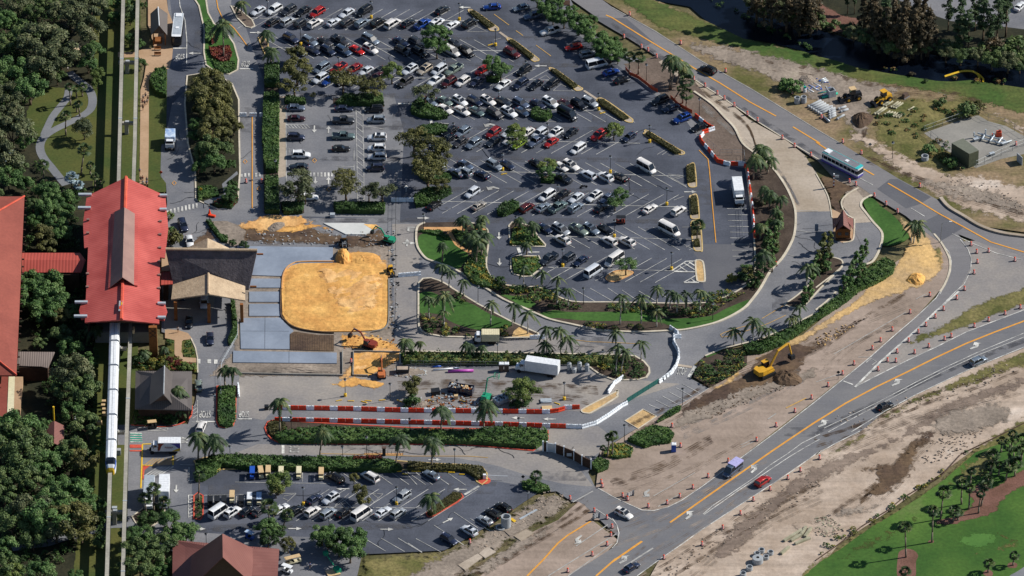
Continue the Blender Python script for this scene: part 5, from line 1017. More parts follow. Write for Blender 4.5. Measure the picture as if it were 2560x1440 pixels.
grove('in the wooded garden','trees of the wooded garden','oak','grey',
 '00 180,60,300 40,200,300,green 330,110,240,oak 480,30,260,oak 700,130,420 900,100,420 900,300,360 430,420,520 250,330,340,oak 610,560,420 80,440,300,oak 450,650,440 130,700,380,green 300,880,380,green 80,960,340 130,1130,300 120,1320,480 -60,800,300,oak -40,1250,300,oak 240,1420,200,green 840,1290,240,grey,round 930,500,240,green,light 880,640,220,green 970,740,170,light,light 970,830,120,light 570,760,220,oak 700,480,160,green 1030,40,200,oak 1140,170,150,green 1140,40,160,green 640,70,160,green '
 '10 40,140,420 180,250,260,oak 80,340,300,green 250,400,200,green -40,500,200,oak 480,480,280,green 620,540,260,green 460,650,280,green 650,680,240,green 560,800,240,green 430,920,300,olive,light 600,900,260,green 380,470,170,green 700,560,150,green 480,1030,220,olive 310,1380,300,green 480,1400,340,green 330,620,200,oak 350,780,200,green '
 '20 330,60,360,green 560,130,340,green,light 430,230,320,green 620,290,220,olive 710,240,200,green 600,460,230,oak 700,590,260,green 850,740,230,green 740,860,430,grey,round 820,1030,380,oak 650,1050,300,oak 720,1230,260,green 860,1370,320,oak 180,1380,420,green 30,1380,320,oak 440,1390,220,green 400,560,180,oak '
 '30 120,60,420,oak 400,110,340,oak 230,260,420,oak 470,330,340,green 730,190,320,oak 820,290,300,olive 640,230,260,green 70,470,320,oak 40,640,280,oak 330,480,340,oak 560,520,260,green 720,600,360,green 830,710,280,green 500,660,300,green 310,780,420 480,850,480,green 720,880,460,olive 120,900,340,oak 330,1060,260,oak 560,950,340 820,1010,240,olive 60,1150,260,green 30,1330,300,oak 150,1410,240,light 400,1400,280,green 980,180,140,green 1010,100,140,green 1000,740,140,green 1000,860,140,green 1000,1100,150,oak 750,1440,160,green')
grove('beside the monorail beams','trees beside the monorail beams','oak','green','00 1300,180,170,oak 1310,60,180 1310,400,160,green,round 1390,440,130 1410,640,130,green,round 1440,60,90,hedge')
grove('below the truck yard','trees below the truck yard','oak','oak','30 1300,1040,240,green 1450,1020,220,green 1690,920,280,green,round 1860,1010,260,green 1330,1170,280 1500,1230,320 1640,1130,300 1400,1340,300 1740,1060,240,green 1270,1380,220 1650,1330,220,green 1580,1430,200,green 1490,870,200,hedged')
grove('on the leafy road island','trees on the leafy road island','oak','olive','01 60,820,380 150,890,320 -40,960,300,olive,sparse 60,980,380 180,1060,300 60,1130,300 200,1200,280 300,1270,200 70,1290,320 180,1380,280 11 60,40,320,oak 180,60,240,oak 100,180,260,green 250,210,150,hedge -60,240,160,green 00 2010,800,180 1960,880,140 1990,1100,160,olive 1970,1240,180,green 1940,1360,150,green 11 -20,130,200,oak 280,470,160,green 280,400,110,hedge 250,540,150,hedge')
grove('between the parked cars','trees between the parked cars','sparse','olive','01 920,540,220,olive,oak 930,700,330,olive,oak 900,820,300,olive 1390,790,300 1560,810,170 1700,870,260 1880,730,260,light,light 1090,950,60 02 290,380,320,green,round 290,470,280,green,light 850,640,240,green,light 930,700,220,green 1080,1320,220,light,light 1090,1390,200,light 170,930,260,grey 12 240,60,360 330,130,240 200,260,380 100,160,160 330,410,180 1400,220,200,light,light 1380,300,200,green,light 13 80,520,190,green,round 30,590,160,green 02 2060,1310,210,light,round 13 140,1210,200,green 02 60,1390,340')
grove('beside the small square lot','bare-looking trees beside the small square lot','sparse','grey','11 960,350,260 940,440,340 1010,500,200 1420,420,280,olive 1400,330,220,olive 1780,460,260 1650,480,180')
grove('along the upper highway','trees along the upper highway','oak','green','02 1290,-10,200 1380,90,220 1480,20,240 1450,170,180 1560,180,240 1640,110,160 1700,240,260 1790,310,240 1840,210,160 1880,390,260 1960,460,240 2030,530,220 2060,420,160 1930,560,150 03 30,480,180 60,570,160 110,520,120,hedged')
grove('on the far canal bank','trees on the far canal bank','cyp','cyp','03 1450,-60,260 1600,0,260 1750,40,260 1880,100,230 1990,110,220 1900,20,240 2040,30,220 04 480,120,170 560,60,200 600,180,240 700,120,240,pine 720,270,240 810,330,220 800,180,240 900,230,260 900,100,220 980,300,260 1000,180,240 1080,120,200 1140,230,220 1130,340,200 1060,390,180 880,400,200 620,330,180 -40,260,150,green,bush 80,240,120,green,bush 180,250,150,oak,bush 330,300,200,oak,bush 03 1520,80,260,oak,oak 1680,110,260,grey,oak 1800,160,240,oak,oak 1930,180,240,grey,oak 2050,210,220,oak,oak 1400,10,240,grey,oak 1750,-40,300,grey,oak 1980,-30,300,oak,oak 04 40,-30,240,oak,oak 380,330,200,grey,oak 500,360,220,oak,oak 640,430,240,grey,oak 780,470,240,oak,oak 950,480,240,grey,oak 1100,480,200,oak,oak')
grove('before the far parking lot','pines before the far parking lot','pine','pine','04 1330,70,170 1450,130,260 1530,240,220 1430,280,180 1600,60,180 1680,110,230 1740,230,190 1820,120,240 1910,40,240 1900,-40,200 320,-70,110 390,-70,110')
grove('on the canal bank at the right','shrubs on the canal bank','bush','oak','04 1260,460,200 1380,500,220 1680,500,200 1800,470,240,cyp 1900,540,260 2010,470,280 2060,580,200 1540,520,160 1300,540,200,grey,oak 1450,560,220,oak,oak 1620,560,220,grey,oak 1760,590,240,oak,oak 1920,620,260,grey,oak 2040,640,220,oak,oak 1250,1030,130 1510,1110,230 1590,1080,200,olive 960,740,70,cyp 1100,810,60 14 1350,190,160,green 1260,110,120,olive 1130,60,140,green 03 1730,840,180,green 1820,870,200,green 1690,880,110,green')
grove('beside the lower parking lot','trees beside the lower parking lot','oak','green','31 740,510,270,light,light 720,580,180,olive 1560,600,190,olive,light 1590,680,150,olive 640,960,260 720,1010,220,hedged 840,1130,180,olive,round 640,1070,220,hedged 1180,1030,240 1300,1010,220,green 1350,1110,300,hedged 1500,1060,260 1460,1180,280,green 1240,1110,220,hedged 1570,1120,140 1500,460,110,olive')
grove('in the work yard','trees in the work yard','sparse','olive','22 1150,990,260,light,light 1200,1050,220,light 1050,1050,180,light 40,960,200,olive,light 40,1030,160,olive,light 1150,1150,170,hedged,bush 1080,1170,120,hedged,bush 50,1130,160,hedged,bush 0,1160,110,hedged,bush')
grove('at the station forecourt','shrubs at the station forecourt','bush','green','10 1730,950,230,olive 1690,720,110,light 1700,870,120,green 20 1440,670,140,light 1390,740,140,hedged 1520,740,110,yel 1640,770,120,yel 1620,650,80,red 1700,720,90,red 1780,760,80,red 1690,550,90,hedge 1620,700,90,yel 1700,640,70,yel 1840,790,120,light 1920,800,110,light 1500,1250,150,hedged 1400,1260,140,hedged 1600,1280,140,hedged 1700,1310,140,hedged 1450,1180,110,green 1820,1270,100,green 11 400,1010,110,hedged 290,990,90,hedged')
grove('in the right mulch bed','trees in the mulch bed','bamboo','green','13 1590,800,110,green,round 1640,900,100 1580,950,120 1620,1040,110 1560,1110,110 1600,1180,110 1500,1200,100 1680,760,90 1650,690,90 1640,1000,90,bam 1540,860,100 1540,1010,110,hedged 1380,1290,160,olive,bush 1300,1330,150,hedged,bush 1200,1350,130,yel,bush 1420,1400,140,hedged,bush 1340,1240,120,green,bush 1480,1300,110 1660,850,90 1530,570,120,hedged,bush 1480,590,110,cyp,bush 1620,560,80,green,bush 12 925,1370,120,hedged,bush')
grove('on the entry median','bamboo on the entry median','bamboo','bam','14 80,980,120 140,960,110 60,1080,130 130,1080,120 30,1180,120 100,1180,110,green 13 2040,1200,110,green 2000,1290,120,green 24 -60,20,110,green -110,70,110,green 14 500,1020,90,green 460,1090,100,green 400,1160,110,green 370,1250,120,green 330,1330,110,green 460,1200,100,green 430,1300,110,green 280,1400,110,green')
# --- palms
def frond_mesh(kind,v):
    rng=random.Random(90+v*3+len(kind)); mb=MB()
    if kind=='fan':
        for i in range(34):
            a=i*2.4+rng.uniform(-.2,.2); e=R(rng.uniform(-35,80)); L=rng.uniform(.7,1.0); d=Vector((math.cos(a)*math.cos(e),math.sin(a)*math.cos(e),math.sin(e)*.9)); c=d*L
            u=d.cross(Vector((0,0,1))).normalized(); up=u.cross(d)
            for j in range(7):
                t=R(-66+j*22); dd=(d*math.cos(t)+u*math.sin(t))*rng.uniform(.75,1.0)+Vector((0,0,-.22)); s=(u*math.cos(t)-d*math.sin(t))*.13
                mb.face([c,c+dd*.55+s,c+dd,c+dd*.55-s])
    else:
        nf=9 if kind=='coco' else 16
        for i in range(nf):
            a=i*6.283/nf*(1)+rng.uniform(-.25,.25); e=rng.uniform(.15,1.05); L=(2.9 if kind=='coco' else 2.6)*rng.uniform(.85,1.1); pts=[]
            for k in range(8):
                t=k/7; r=L*t*math.cos(e*(1-t*.3)); z=L*(math.sin(e)*t-1.05*t*t*(.75+.3*math.cos(e))); pts.append(Vector((math.cos(a)*r,math.sin(a)*r,z)))
            side=Vector((-math.sin(a),math.cos(a),0))
            for k in range(7):
                p,q=pts[k],pts[k+1]; d=(q-p)
                for s in (-1,1):
                    for f in (0,.5):
                        b=p+d*f; w=(.46 if kind=='coco' else .55)*math.sin(math.pi*min(.97,(k+f+1.1)/8.2))**.6; dr=Vector((0,0,-.55 if kind=='coco' else -.35))*w
                        mb.face([b,b+d*.62,b+d*.9+side*s*w+dr,b+d*.55+side*s*w*1.0+dr*1.05])
            mb.chain(pts[:6],[.04]*6,4)
    return mb
PM={}
def palm(xc,yc,xb,yb,kind,label,group,lf='palm',size=None):
    h=max(1.2,(yb-yc)/8.2); key=(kind,RT.randrange(3),lf)
    if key not in PM: PM[key]=frond_mesh(kind,key[1]).mesh('crown',LF[lf])
    gx,gy,_=G(xb,yb,.1); r=thing('palm_tree',label,'palm tree',(gx,gy,0),0,group); top=((xc-xb)/10.0,RT.uniform(-.1,.1),h)
    w={'fan':(.2,.17),'coco':(.16,.09),'queen':(.2,.14)}[kind]; mb=MB()
    pts=[(0,0,-.1),(top[0]*.25+RT.uniform(-.1,.1),0,h*.33),(top[0]*.62,top[1],h*.68),top]; mb.chain(pts,[w[0]*1.25,w[0],w[1],w[1]],8); mb.build('trunk',M['palebark' if kind=='coco' else 'palmbark'],r,True)
    c=link('crown',PM[key],r,top,RT.uniform(0,6.28)); s=RT.uniform(.8,1.0)*(size or 1)*{'fan':1.0,'coco':1.0,'queen':1.1}[kind]*min(1.1,.66+h*.06); c.scale=(s,s,s)
    if kind=='coco': MB().tube((top[0],top[1],h-.1),(top[0],top[1],h+.7),.11,.05,6).build('crownshaft',M['paint_t'],r)
def palms(desc,group,kind,data,lf='palm'):
    t='';L=[]
    for tok in data.split():
        if ',' not in tok: t=tok; continue
        p=tok.split(','); a=T(t,float(p[0]),float(p[1])); b=T(t,float(p[2]),float(p[3])); L.append((b[1],a,b,float(p[4]) if len(p)>4 else None))
    L.sort(key=lambda q:q[2][0])
    for i,(_,a,b,s) in enumerate(L):
        nm={'fan':'fan palm','coco':'feathery palm','queen':'full-crowned palm'}[kind]
        palm(a[0],a[1],b[0],b[1],kind,f"{'only' if len(L)==1 else ordn(i+1)} {nm}{'' if len(L)==1 else ' from the left'} {desc}",group,lf,s)
palms('on the planted road islands at the top','palms of the upper road islands','queen','01 195,230,195,580,1.3 635,320,632,450,1.1 385,20,375,155,1.1 680,500,670,640,1.0 640,480,640,560,.8')
palms('in the garden around the curved path','palms of the garden','fan','00 700,860,705,1050 790,1030,800,1160 665,1145,660,1350 830,860,825,960 760,880,765,980 905,520,905,720 760,1050,770,1120 10 855,50,810,310,1.3 910,210,905,300 950,320,950,430 1010,370,1000,430 440,200,435,360,1.2')
palms('left of the red station','blue-leaved palms left of the station','fan','10 720,330,715,440,1.6 60,100,60,220,1.7 790,400,790,470,1.3','palmb')
palms('below the red station','palms around the station','queen','20 950,390,930,520,1.1 1785,1010,1745,1230,1.0 1810,1190,1800,1300,.9 10 620,1340,620,1440,1.0 00 1310,70,1310,200,1.0 20 1640,600,1635,690,.7 1440,640,1440,720,.8')
palms('between the lot and the upper highway','palms along the upper highway','queen','03 600,570,572,890,1.2 640,590,590,895,1.0 700,640,645,840,1.1 745,680,700,780,1.0'); palms('in the bare mulch by the highway','fan palms along the upper highway','fan','03 175,560,170,735,1.2 270,560,262,740,1.2 745,800,705,1030,1.3 745,930,742,1080,1.3 690,880,620,1000,1.0')
palms('in the round garden of the main lot','palms of the round garden','queen','12 555,740,550,900,1.0 745,730,740,830,.9 720,800,720,900,.8 1115,750,1110,860,.9 1250,790,1250,940,.9 640,900,640,1150,1.1 700,960,680,1210,1.1 760,900,730,1130,1.1 700,880,690,1080,1.1 1190,990,1185,1110,.8 345,1000,345,1180,.7')
palms('along the curved drives','palms along the curved drives','coco','12 340,1210,340,1390 415,1270,410,1440 555,1370,555,1520,.9 1345,1290,1345,1430 1500,1340,1500,1440 1160,1240,1155,1440 22 215,100,210,310,1.2 370,70,365,380,1.2 360,230,360,390,.8 840,150,825,370 1065,170,1040,380 1200,250,1195,460,1.1 1490,20,1490,170 1600,20,1605,190 1390,400,1385,640,1.1 1520,420,1530,670,1.1 1600,500,1580,670,1.1 1370,560,1360,680,1.1 23 95,80,80,370 290,90,290,370 450,0,450,160 590,40,580,210 650,70,650,260 740,50,735,210 885,30,875,250 445,230,445,390 290,540,290,720,1.1 40,440,40,620,1.0 60,590,40,860,1.1 130,630,90,850,1.0 1220,420,1220,570,1.2 1410,320,1410,560,1.2 1575,410,1570,530 1500,400,1500,490 1880,180,1880,360,.9 1790,300,1790,400 1840,280,1830,370 13 1950,1230,1945,1440 2010,1220,2005,1400,.9')
palms('along the bamboo strip','palms along the bamboo strip','queen','21 2010,530,2010,720,.9 22 10,520,20,650,.8 125,540,120,660,.8 580,560,575,680,.8 630,580,625,690,.8 740,590,740,700,.8')
palms('in the right mulch bed','palms of the right mulch bed','queen','13 1430,130,1415,360,1.0 1490,170,1480,350,.9 1590,140,1550,300,1.0 1500,30,1490,200,1.2 1520,440,1515,560,1.0 1580,480,1575,640,.9 1690,530,1685,650,1.0 1640,660,1640,800,.9 1490,810,1480,960,1.2 1510,1090,1500,1350,1.1 1650,770,1650,900,1.0'); palms('on the yellow-kerbed island','palm of the yellow-kerbed island','fan','13 860,810,850,950,1.5')
palms('by the orange sand at the highway bend','palms by the highway bend','coco','14 970,790,950,990,1.35 1010,790,970,1000,1.35')
palms('around the construction site','palms around the construction site','queen','21 215,800,210,990,.8 295,810,280,1010,.9 765,1130,760,1440,1.15 22 340,1210,330,1440,1.1 785,1160,755,1440,1.1 31 1195,-10,1155,270,1.0 1965,60,1910,350,1.0 32 245,80,235,350,1.1 230,640,240,820,1.1 30 2045,60,2050,280,1.1 1985,30,1980,280,1.0 31 110,60,40,280,1.2 150,90,80,270,1.1')
palms('beside the lower lots','fan palms beside the lower lots','fan','32 1280,430,1275,540,1.3 2010,50,1995,250,.9 2050,30,2040,240,.9 1950,160,1950,240,.9 31 650,740,655,950,1.4 830,830,785,1000,1.2 700,780,690,900,1.1 30 1545,570,1540,800,1.2 1450,660,1465,830,1.3 1640,690,1610,800,1.2 2000,430,1990,700,1.0 1750,850,1745,960,1.1')
palms('on the golf course','palms on the golf course','fan','34 1550,390,1540,520 1450,520,1455,720,1.2 1530,560,1530,770 1690,540,1650,740,1.2 1265,600,1245,870,1.3 1160,790,1158,1100,1.1 880,960,900,1250 1380,780,1370,890,1.4 1430,800,1420,880 1760,230,1750,420,1.3 1740,340,1735,460,1.2 1930,120,1920,330,1.4 1970,210,1960,400,1.3 1930,330,1900,480,1.5 2050,60,2040,260,1.2 1980,1230,1970,1330,1.2 1730,1310,1720,1400,1.2 890,1390,890,1480,1.3 2000,300,1990,440,1.4 1640,620,1625,810,.9 1720,470,1715,560,1.2 1850,80,1850,200 2060,170,2050,330,1.2 1960,20,1955,180,1.1 1830,330,1825,430')
# --- hedges and beds
def scatter_poly(W2,dens,rng):
    xs=[p[0] for p in W2]; ys=[p[1] for p in W2]; A=(max(xs)-min(xs))*(max(ys)-min(ys)); n=int(A*dens)
    X=rng.uniform(min(xs),max(xs),n); Y=rng.uniform(min(ys),max(ys),n); c=np.zeros(n,bool); j=len(W2)-1
    for i in range(len(W2)):
        xi,yi=W2[i][:2]; xj,yj=W2[j][:2]; c^=((yi>Y)!=(yj>Y))&(X<(xj-xi)*(Y-yi)/((yj-yi) or 1e-9)+xi); j=i
    return X[c],Y[c]
HS=[100]
def hedge(pts,h,lf,label=None,name='hedge',dens=20,size=.34,lumpy=.25,core=True,stuff=False,clumps=0,z0=0,mix=None,gap=0):
    HS[0]+=1; rng=np.random.default_rng(HS[0]); W2=W(pts,h*.5+z0)
    X,Y=scatter_poly(W2,dens,rng)
    if clumps:   # low plants growing in separate tufts
        cx,cy=scatter_poly(W2,clumps,rng); keep=np.zeros(len(X),bool); hz=np.zeros(len(X))
        for a,b in zip(cx,cy):
            r=rng.uniform(.5,.95); d=np.hypot(X-a,Y-b)/r; k=d<1; keep|=k; hz=np.maximum(hz,np.where(k,np.sqrt(np.maximum(0,1-d*d))*rng.uniform(.7,1.2),0))
        X,Y,hz=X[keep],Y[keep],hz[keep]; Z=z0+.08+h*hz*rng.uniform(.75,1.05,len(X))
        N=rng.normal(size=(len(X),3))*.5; N[:,2]+=1
    else:
        wob=lumpy*(np.sin(X*1.7+1)*np.sin(Y*1.9)+.5*np.sin(X*3.9)*np.cos(Y*3.1)); Z=z0+h+wob*.6+rng.uniform(-.12,.12,len(X)); N=rng.normal(size=(len(X),3))*.45; N[:,2]+=1
        sx=[];sy=[];sn=[];n=len(W2)
        for i in range(n):
            a,b=W2[i],W2[(i+1)%n]; L=math.hypot(b[0]-a[0],b[1]-a[1]); k=int(L*h*dens*.7)
            if k<1: continue
            t=rng.uniform(0,1,k); off=rng.normal(size=(k,2))*.1; sx.append(a[0]+(b[0]-a[0])*t+off[:,0]); sy.append(a[1]+(b[1]-a[1])*t+off[:,1]); m=np.tile([(b[1]-a[1])/L,-(b[0]-a[0])/L,.3],(k,1)); sn.append(m)
        ar=sum(W2[i][0]*W2[(i+1)%n][1]-W2[(i+1)%n][0]*W2[i][1] for i in range(n)); sg=1 if ar>0 else -1
        SX=np.concatenate(sx);SY=np.concatenate(sy);SN=np.concatenate(sn); SN[:,:2]*=sg
        X=np.concatenate([X,SX]);Y=np.concatenate([Y,SY]);Z=np.concatenate([Z,z0+rng.uniform(.05,1,len(SX))*h]);N=np.concatenate([N,SN+rng.normal(size=SN.shape)*.35])
    if len(X)<4: return
    mats=[LF[lf]]+([LF[m] for m in mix] if mix else []); mi=None
    if mix:
        kx=np.floor(X*.55+np.sin(Y*.7)*1.3)+np.floor(Y*.6+np.sin(X*.6)*1.1)*7; mi=(np.abs(kx.astype(int)*7919)%(len(mats)))
    me=quads_mesh(name,np.stack([X,Y,Z],1),N,size,mats,rng,mi=mi); 
    if core and not clumps:
        r=thing(name,label,'hedge'); link('leaves',me,r); cx=sum(p[0] for p in W2)/len(W2); cy=sum(p[1] for p in W2)/len(W2)
        MB().prism([(p[0],p[1]) for p in W2],0,z0+h*.86).build('stems',LF[lf],r); o=r
        if stuff: o['kind']='stuff'
    else:
        o=link(name,me)
        if stuff: o['kind']='stuff'
        tag(o,label,'shrubbery')
    return o
def hd(t,s,h,lf,label,**k): return hedge(P(t,s),h,lf,label,**k)
hd('01','608,655 750,650 750,850 610,850',1.6,'hedged','dark hedge block below the palms left of the main lot')
hd('01','600,950 700,930 750,960 745,1440 11:745,150 735,265 625,268 600,170 595,0 01:585,1440 590,1200',1.6,'hedge','long tall hedge between the entry lane and the square lot')
hd('11','612,330 740,335 748,680 612,675',1.5,'hedged','short tall hedge ending at the orange sand, below the long hedge')
for i,(t,s,l) in enumerate([('02','615,118 660,112 862,255 800,278','first'),('02','1002,408 1048,402 1258,560 1225,592','second'),('02','1425,700 1480,702 1695,858 1650,882','third'),('02','1895,1002 1950,998 03:165,1178 105,1198 02:1940,1055','fourth'),('03','340,1335 365,1318 13:635,45 690,85 640,98 03:350,1350','fifth'),('13','745,230 790,205 822,212 832,370 755,385','sixth'),('13','785,545 800,525 845,525 862,695 795,700','seventh'),('13','795,820 840,800 870,820 880,900 800,910','eighth'),('13','820,965 870,955 880,1020 825,1020','ninth')]): hd(t,s,.75,'hedgeo',f'{l} clipped brownish hedge down the right side of the main lot',lumpy=.04,name='clipped_hedge',dens=45,size=.2)
hd('32','195,810 235,775 450,610 525,615 535,650 300,800 235,835',.9,'hedgeo','clipped hedge in the red-kerbed island of the lower lot',lumpy=.04,name='clipped_hedge',dens=45,size=.2)
hd('32','0,300 300,330 560,335 735,350 780,410 775,450 700,470 640,430 560,385 0,380',.9,'hedgeo','clipped hedge curling round the end of the lower lot',lumpy=.15,name='clipped_hedge')
hd('30','1960,310 2080,280 31:60,250 300,240 900,262 1500,268 1880,290 1980,360 1900,385 1200,375 400,360 180,330 120,400 0,470 30:1960,480',1.5,'hedged','long dark hedge between the service road and the golf carts',lumpy=.5,mix=['hedge'])
hd('21','900,1425 1200,1400 1700,1420 2060,1435 22:600,1440 900,1400 1280,1420 1390,1440 32:1400,70 1280,150 700,110 0,95 31:1560,100 1050,100 760,95 31:700,50 21:800,1440',1.4,'hedged','long lumpy hedge below the lower barrier wall',lumpy=.9,mix=['hedge'])
hd('21','640,1345 700,1330 800,1345 830,1400 31:720,60 650,20',.5,'hedgeo','low ground cover at the left end of the barrier hedge',lumpy=.2)
hd('31','850,0 1060,10 1080,60 860,50',1.0,'red','dark red shrubs in front of the barrier hedge',lumpy=.4); hd('31','1500,262 1760,262 1780,290 1500,290',1.7,'red','reddish shrubs at the right part of the service road hedge',lumpy=.4)
hd('21','150,985 310,985 312,1300 280,1375 220,1390 160,1370 140,1250',.8,'hedge','bright green shrub bed inside the small red-kerbed road island',lumpy=.35)
hd('21','270,130 300,130 330,350 330,480 250,560 240,520 290,420 280,250',1.2,'hedged','narrow hedge between the forecourt lane and the concrete slabs')
hd('02','40,1050 110,980 230,1060 380,1130 395,1165 300,1185 120,1160 30,1120',1.2,'hedged','round dark hedge mass under the bare tree'); hd('02','60,1330 120,1270 300,1245 395,1265 390,1320 200,1350',1.2,'hedged','dark hedge at the left end of the fifth row')
hd('02','1235,1100 1290,1080 1340,1110 1430,1120 1440,1160 1380,1200 1290,1190 1230,1150',1.2,'hedged','clipped dark shrubs between cars in the fourth row',lumpy=.5)
hd('12','50,200 180,170 330,280 430,330 420,365 250,380 120,330',1.2,'hedged','dark hedge under the olive trees of the sixth row'); hd('12','60,520 180,450 420,440 435,480 330,540 200,600 80,620',1.3,'hedged','dark hedge at the left end of the seventh row')
hd('12','890,670 940,610 1050,575 1110,600 1105,640 1030,680 960,710 900,700',1.4,'hedged','dark shrub mass between cars in the seventh row',lumpy=.5); hd('12','1330,330 1450,340 1460,380 1330,375',1.0,'hedged','dark shrubs under the light green tree of the sixth row')
hd('02','780,770 920,770 900,820 790,810',.9,'hedged','dark shrubs at the foot of the third row tree'); hd('01','820,960 1010,990 1010,1030 810,1030',1.1,'hedged','small dark hedge at the top left of the square lot'); hd('01','1400,960 1780,950 1795,1040 1320,1040',1.5,'hedged','dark hedge at the top right of the square lot')
hd('11','780,590 1000,590 980,680 800,690',1.3,'hedged','dark hedge at the bottom left of the square lot'); hd('11','1300,595 1810,600 1800,680 1320,675',1.5,'hedged','dark hedge at the bottom right of the square lot')
hd('01','20,220 60,200 120,340 50,420 15,400',1.0,'green','green shrubs on the left side of the upper planter island',lumpy=.4); hd('01','50,480 250,465 275,540 250,600 180,625 80,560',.9,'red','dark red shrubs round the foot of the big palm',lumpy=.3); hd('01','60,340 110,310 130,400 80,440',.8,'red','small red shrubs above the big palm',lumpy=.3)
hd('01','80,600 300,620 325,690 230,735 130,715',.5,'hedge','low green cover at the tip of the upper planter island',lumpy=.2)
hd('00','1520,760 1560,700 1660,690 1660,960 1560,920 1520,860 1500,810',1.3,'hedge','rounded bushes on the lawn beside the walkway',lumpy=.9)
hd('10','1980,430 2080,420 11:130,440 150,520 -20,540 10:1985,570',.7,'hedge','low green cover at the lower end of the leafy road island'); hd('11','100,580 200,560 330,520 340,560 270,630 120,620',1.2,'hedged','dark shrub bed at the road junction below the leafy island',lumpy=.5,mix=['red'])
hd('11','20,765 60,760 160,900 235,930 230,980 175,970 100,880',.8,'hedge','narrow green hedge round the bare planter',lumpy=.3)
hd('12','1020,1000 1060,830 1150,830 1230,850 1290,930 1350,1005 1200,1015 1040,1000',.7,'hedged','leafy bed in the upper of two lot-entry islands',lumpy=.4,mix=['yel','hedge']); hd('12','1040,1145 1300,1135 1325,1230 1220,1310 1060,1290',.6,'hedge','leafy bed in the lower of two lot-entry islands',lumpy=.4,mix=['yel','hedge'])
hd('12','440,870 520,870 620,900 770,880 780,1020 700,1060 560,1010 480,940',.9,'hedged','dark planting inside the round garden path',lumpy=.5,mix=['hedge']); hd('12','560,1230 640,1100 760,1090 775,1250 830,1340 920,1420 900,1440 22:760,-10 640,-60 12:560,1290',.8,'hedged','mixed planting along the round garden kerb',lumpy=.5,mix=['yel','hedge'])
hd('12','110,870 200,865 330,870 400,930 400,960 330,920 200,890',.7,'hedge','low hedge below the orange garden path')
def tufts(t,s,lab,h=.75,lf='hedge',mix=('yel',),c=.55,z0=.2): hedge(P(t,s),h,lf,lab,name='flower_bed',dens=26,size=.3,clumps=c,z0=z0,mix=list(mix),stuff=True)
tufts('22','130,260 200,255 270,300 400,330 500,380 530,430 500,470 350,480 200,450 130,400','yellow-green shrub tufts along the left garden island',mix=('yel','yel','hedge')); tufts('22','440,60 520,40 600,90 650,150 600,180 500,160','yellow-green tufts in the middle of the garden island',mix=('yel','hedge'))
tufts('22','560,440 700,410 830,410 960,380 1020,350 1050,400 1000,480 800,490 600,490','green shrub tufts at the lower kerb of the garden island',lf='hedged',mix=('hedge','yel'))
tufts('22','850,0 1100,-10 1400,60 1480,110 1700,150 1740,200 1560,210 1300,190 1250,140 1000,80','shrub beds below the main lot',lf='hedged',mix=('hedge','yel','hedged'),c=.7); tufts('22','1630,330 1900,350 2080,360 23:200,340 500,380 480,410 0,430 22:1900,410 1700,360','yellow-green shrub tufts along the curved kerb',mix=('yel','yel'))
tufts('22','2000,150 23:420,170 760,190 900,60 1150,20 1350,40 1150,150 1000,260 800,290 560,280 400,260 22:2000,220','dark shrub beds with palms below the main lot',lf='hedged',mix=('hedge','hedged','hedge','yel'),c=.8)
tufts('12','800,1300 1000,1400 1300,1430 1400,1435 22:1500,100 1300,80 1000,40 820,-20','shrub beds beside the lot corner',lf='hedged',mix=('hedge','yel'),c=.7)
hd('21','1990,655 22:300,660 900,670 1700,680 2000,690 23:80,700 23:0,760 22:1900,760 1500,745 700,755 21:1990,750',1.3,'bam','row of bamboo along the work yard',lumpy=1.4,mix=['hedged','hedge']); tufts('23','0,690 200,700 310,760 350,820 330,880 250,905 0,900 22:2050,880 1900,800 1850,720','yellow and green shrubs in the rounded end of the bamboo island',mix=('yel','hedge','hedged'),c=.8)
hd('23','1310,585 1400,560 1600,500 1780,410 2080,255 24:30,230 200,100 350,-20 14:330,1440 440,1330 560,1220 700,1150 790,1200 770,1290 600,1390 24:430,20 300,130 100,260 0,310 23:1900,420 1700,560 1500,640 1350,650',1.3,'hedged','long dark hedge curving above the pale orange sand',lumpy=.6,mix=['hedge'])
sheet('bed_lawn',P('23','940,680 1080,630 1090,700 960,760'),'lawn2'); sheet('shrub_bed',P('23','830,800 900,700 960,690 1200,600 1350,640 1350,770 1200,880 980,995 810,885'),'mulch'); tufts('23','830,800 900,720 1000,760 1100,640 1200,600 1350,640 1350,770 1200,880 980,990 820,880','mixed shrub bed beside the stop marking',h=1.1,lf='hedged',mix=('hedge','hedged','yel'),c=.8,z0=.05); hd('33','160,80 250,10 400,-60 560,-40 620,20 580,100 420,120 330,150 220,110',.9,'hedge','bright green shrub mass below the sand square',lumpy=.4)
hd('23','540,1250 620,1200 690,1180 680,1220 600,1270 450,1340',.7,'hedge','small green shrubs under the lamp post by the striped bays'); hd('33','-100,230 0,130 120,120 210,170 180,240 60,260',.8,'hedge','green shrubs above the portable toilet',lumpy=.5,mix=['yel']); hd('32','1830,320 1900,270 2010,290 2000,360 1900,400',.9,'hedge','bright shrubs at the right end of the gate wall'); 
hd('32','1140,500 1250,480 1400,540 1420,580 1300,600 1150,560',.7,'hedge','green shrubs round the palm at the service road bend',lumpy=.4); tufts('34','0,1150 150,1070 500,880 800,680 1100,470 1400,240 1600,120 1560,180 1250,440 900,700 500,960 150,1160 0,1260','weedy growth along the golf course fence',lf='hedged',mix=('hedge','yel'),c=.25,z0=0)
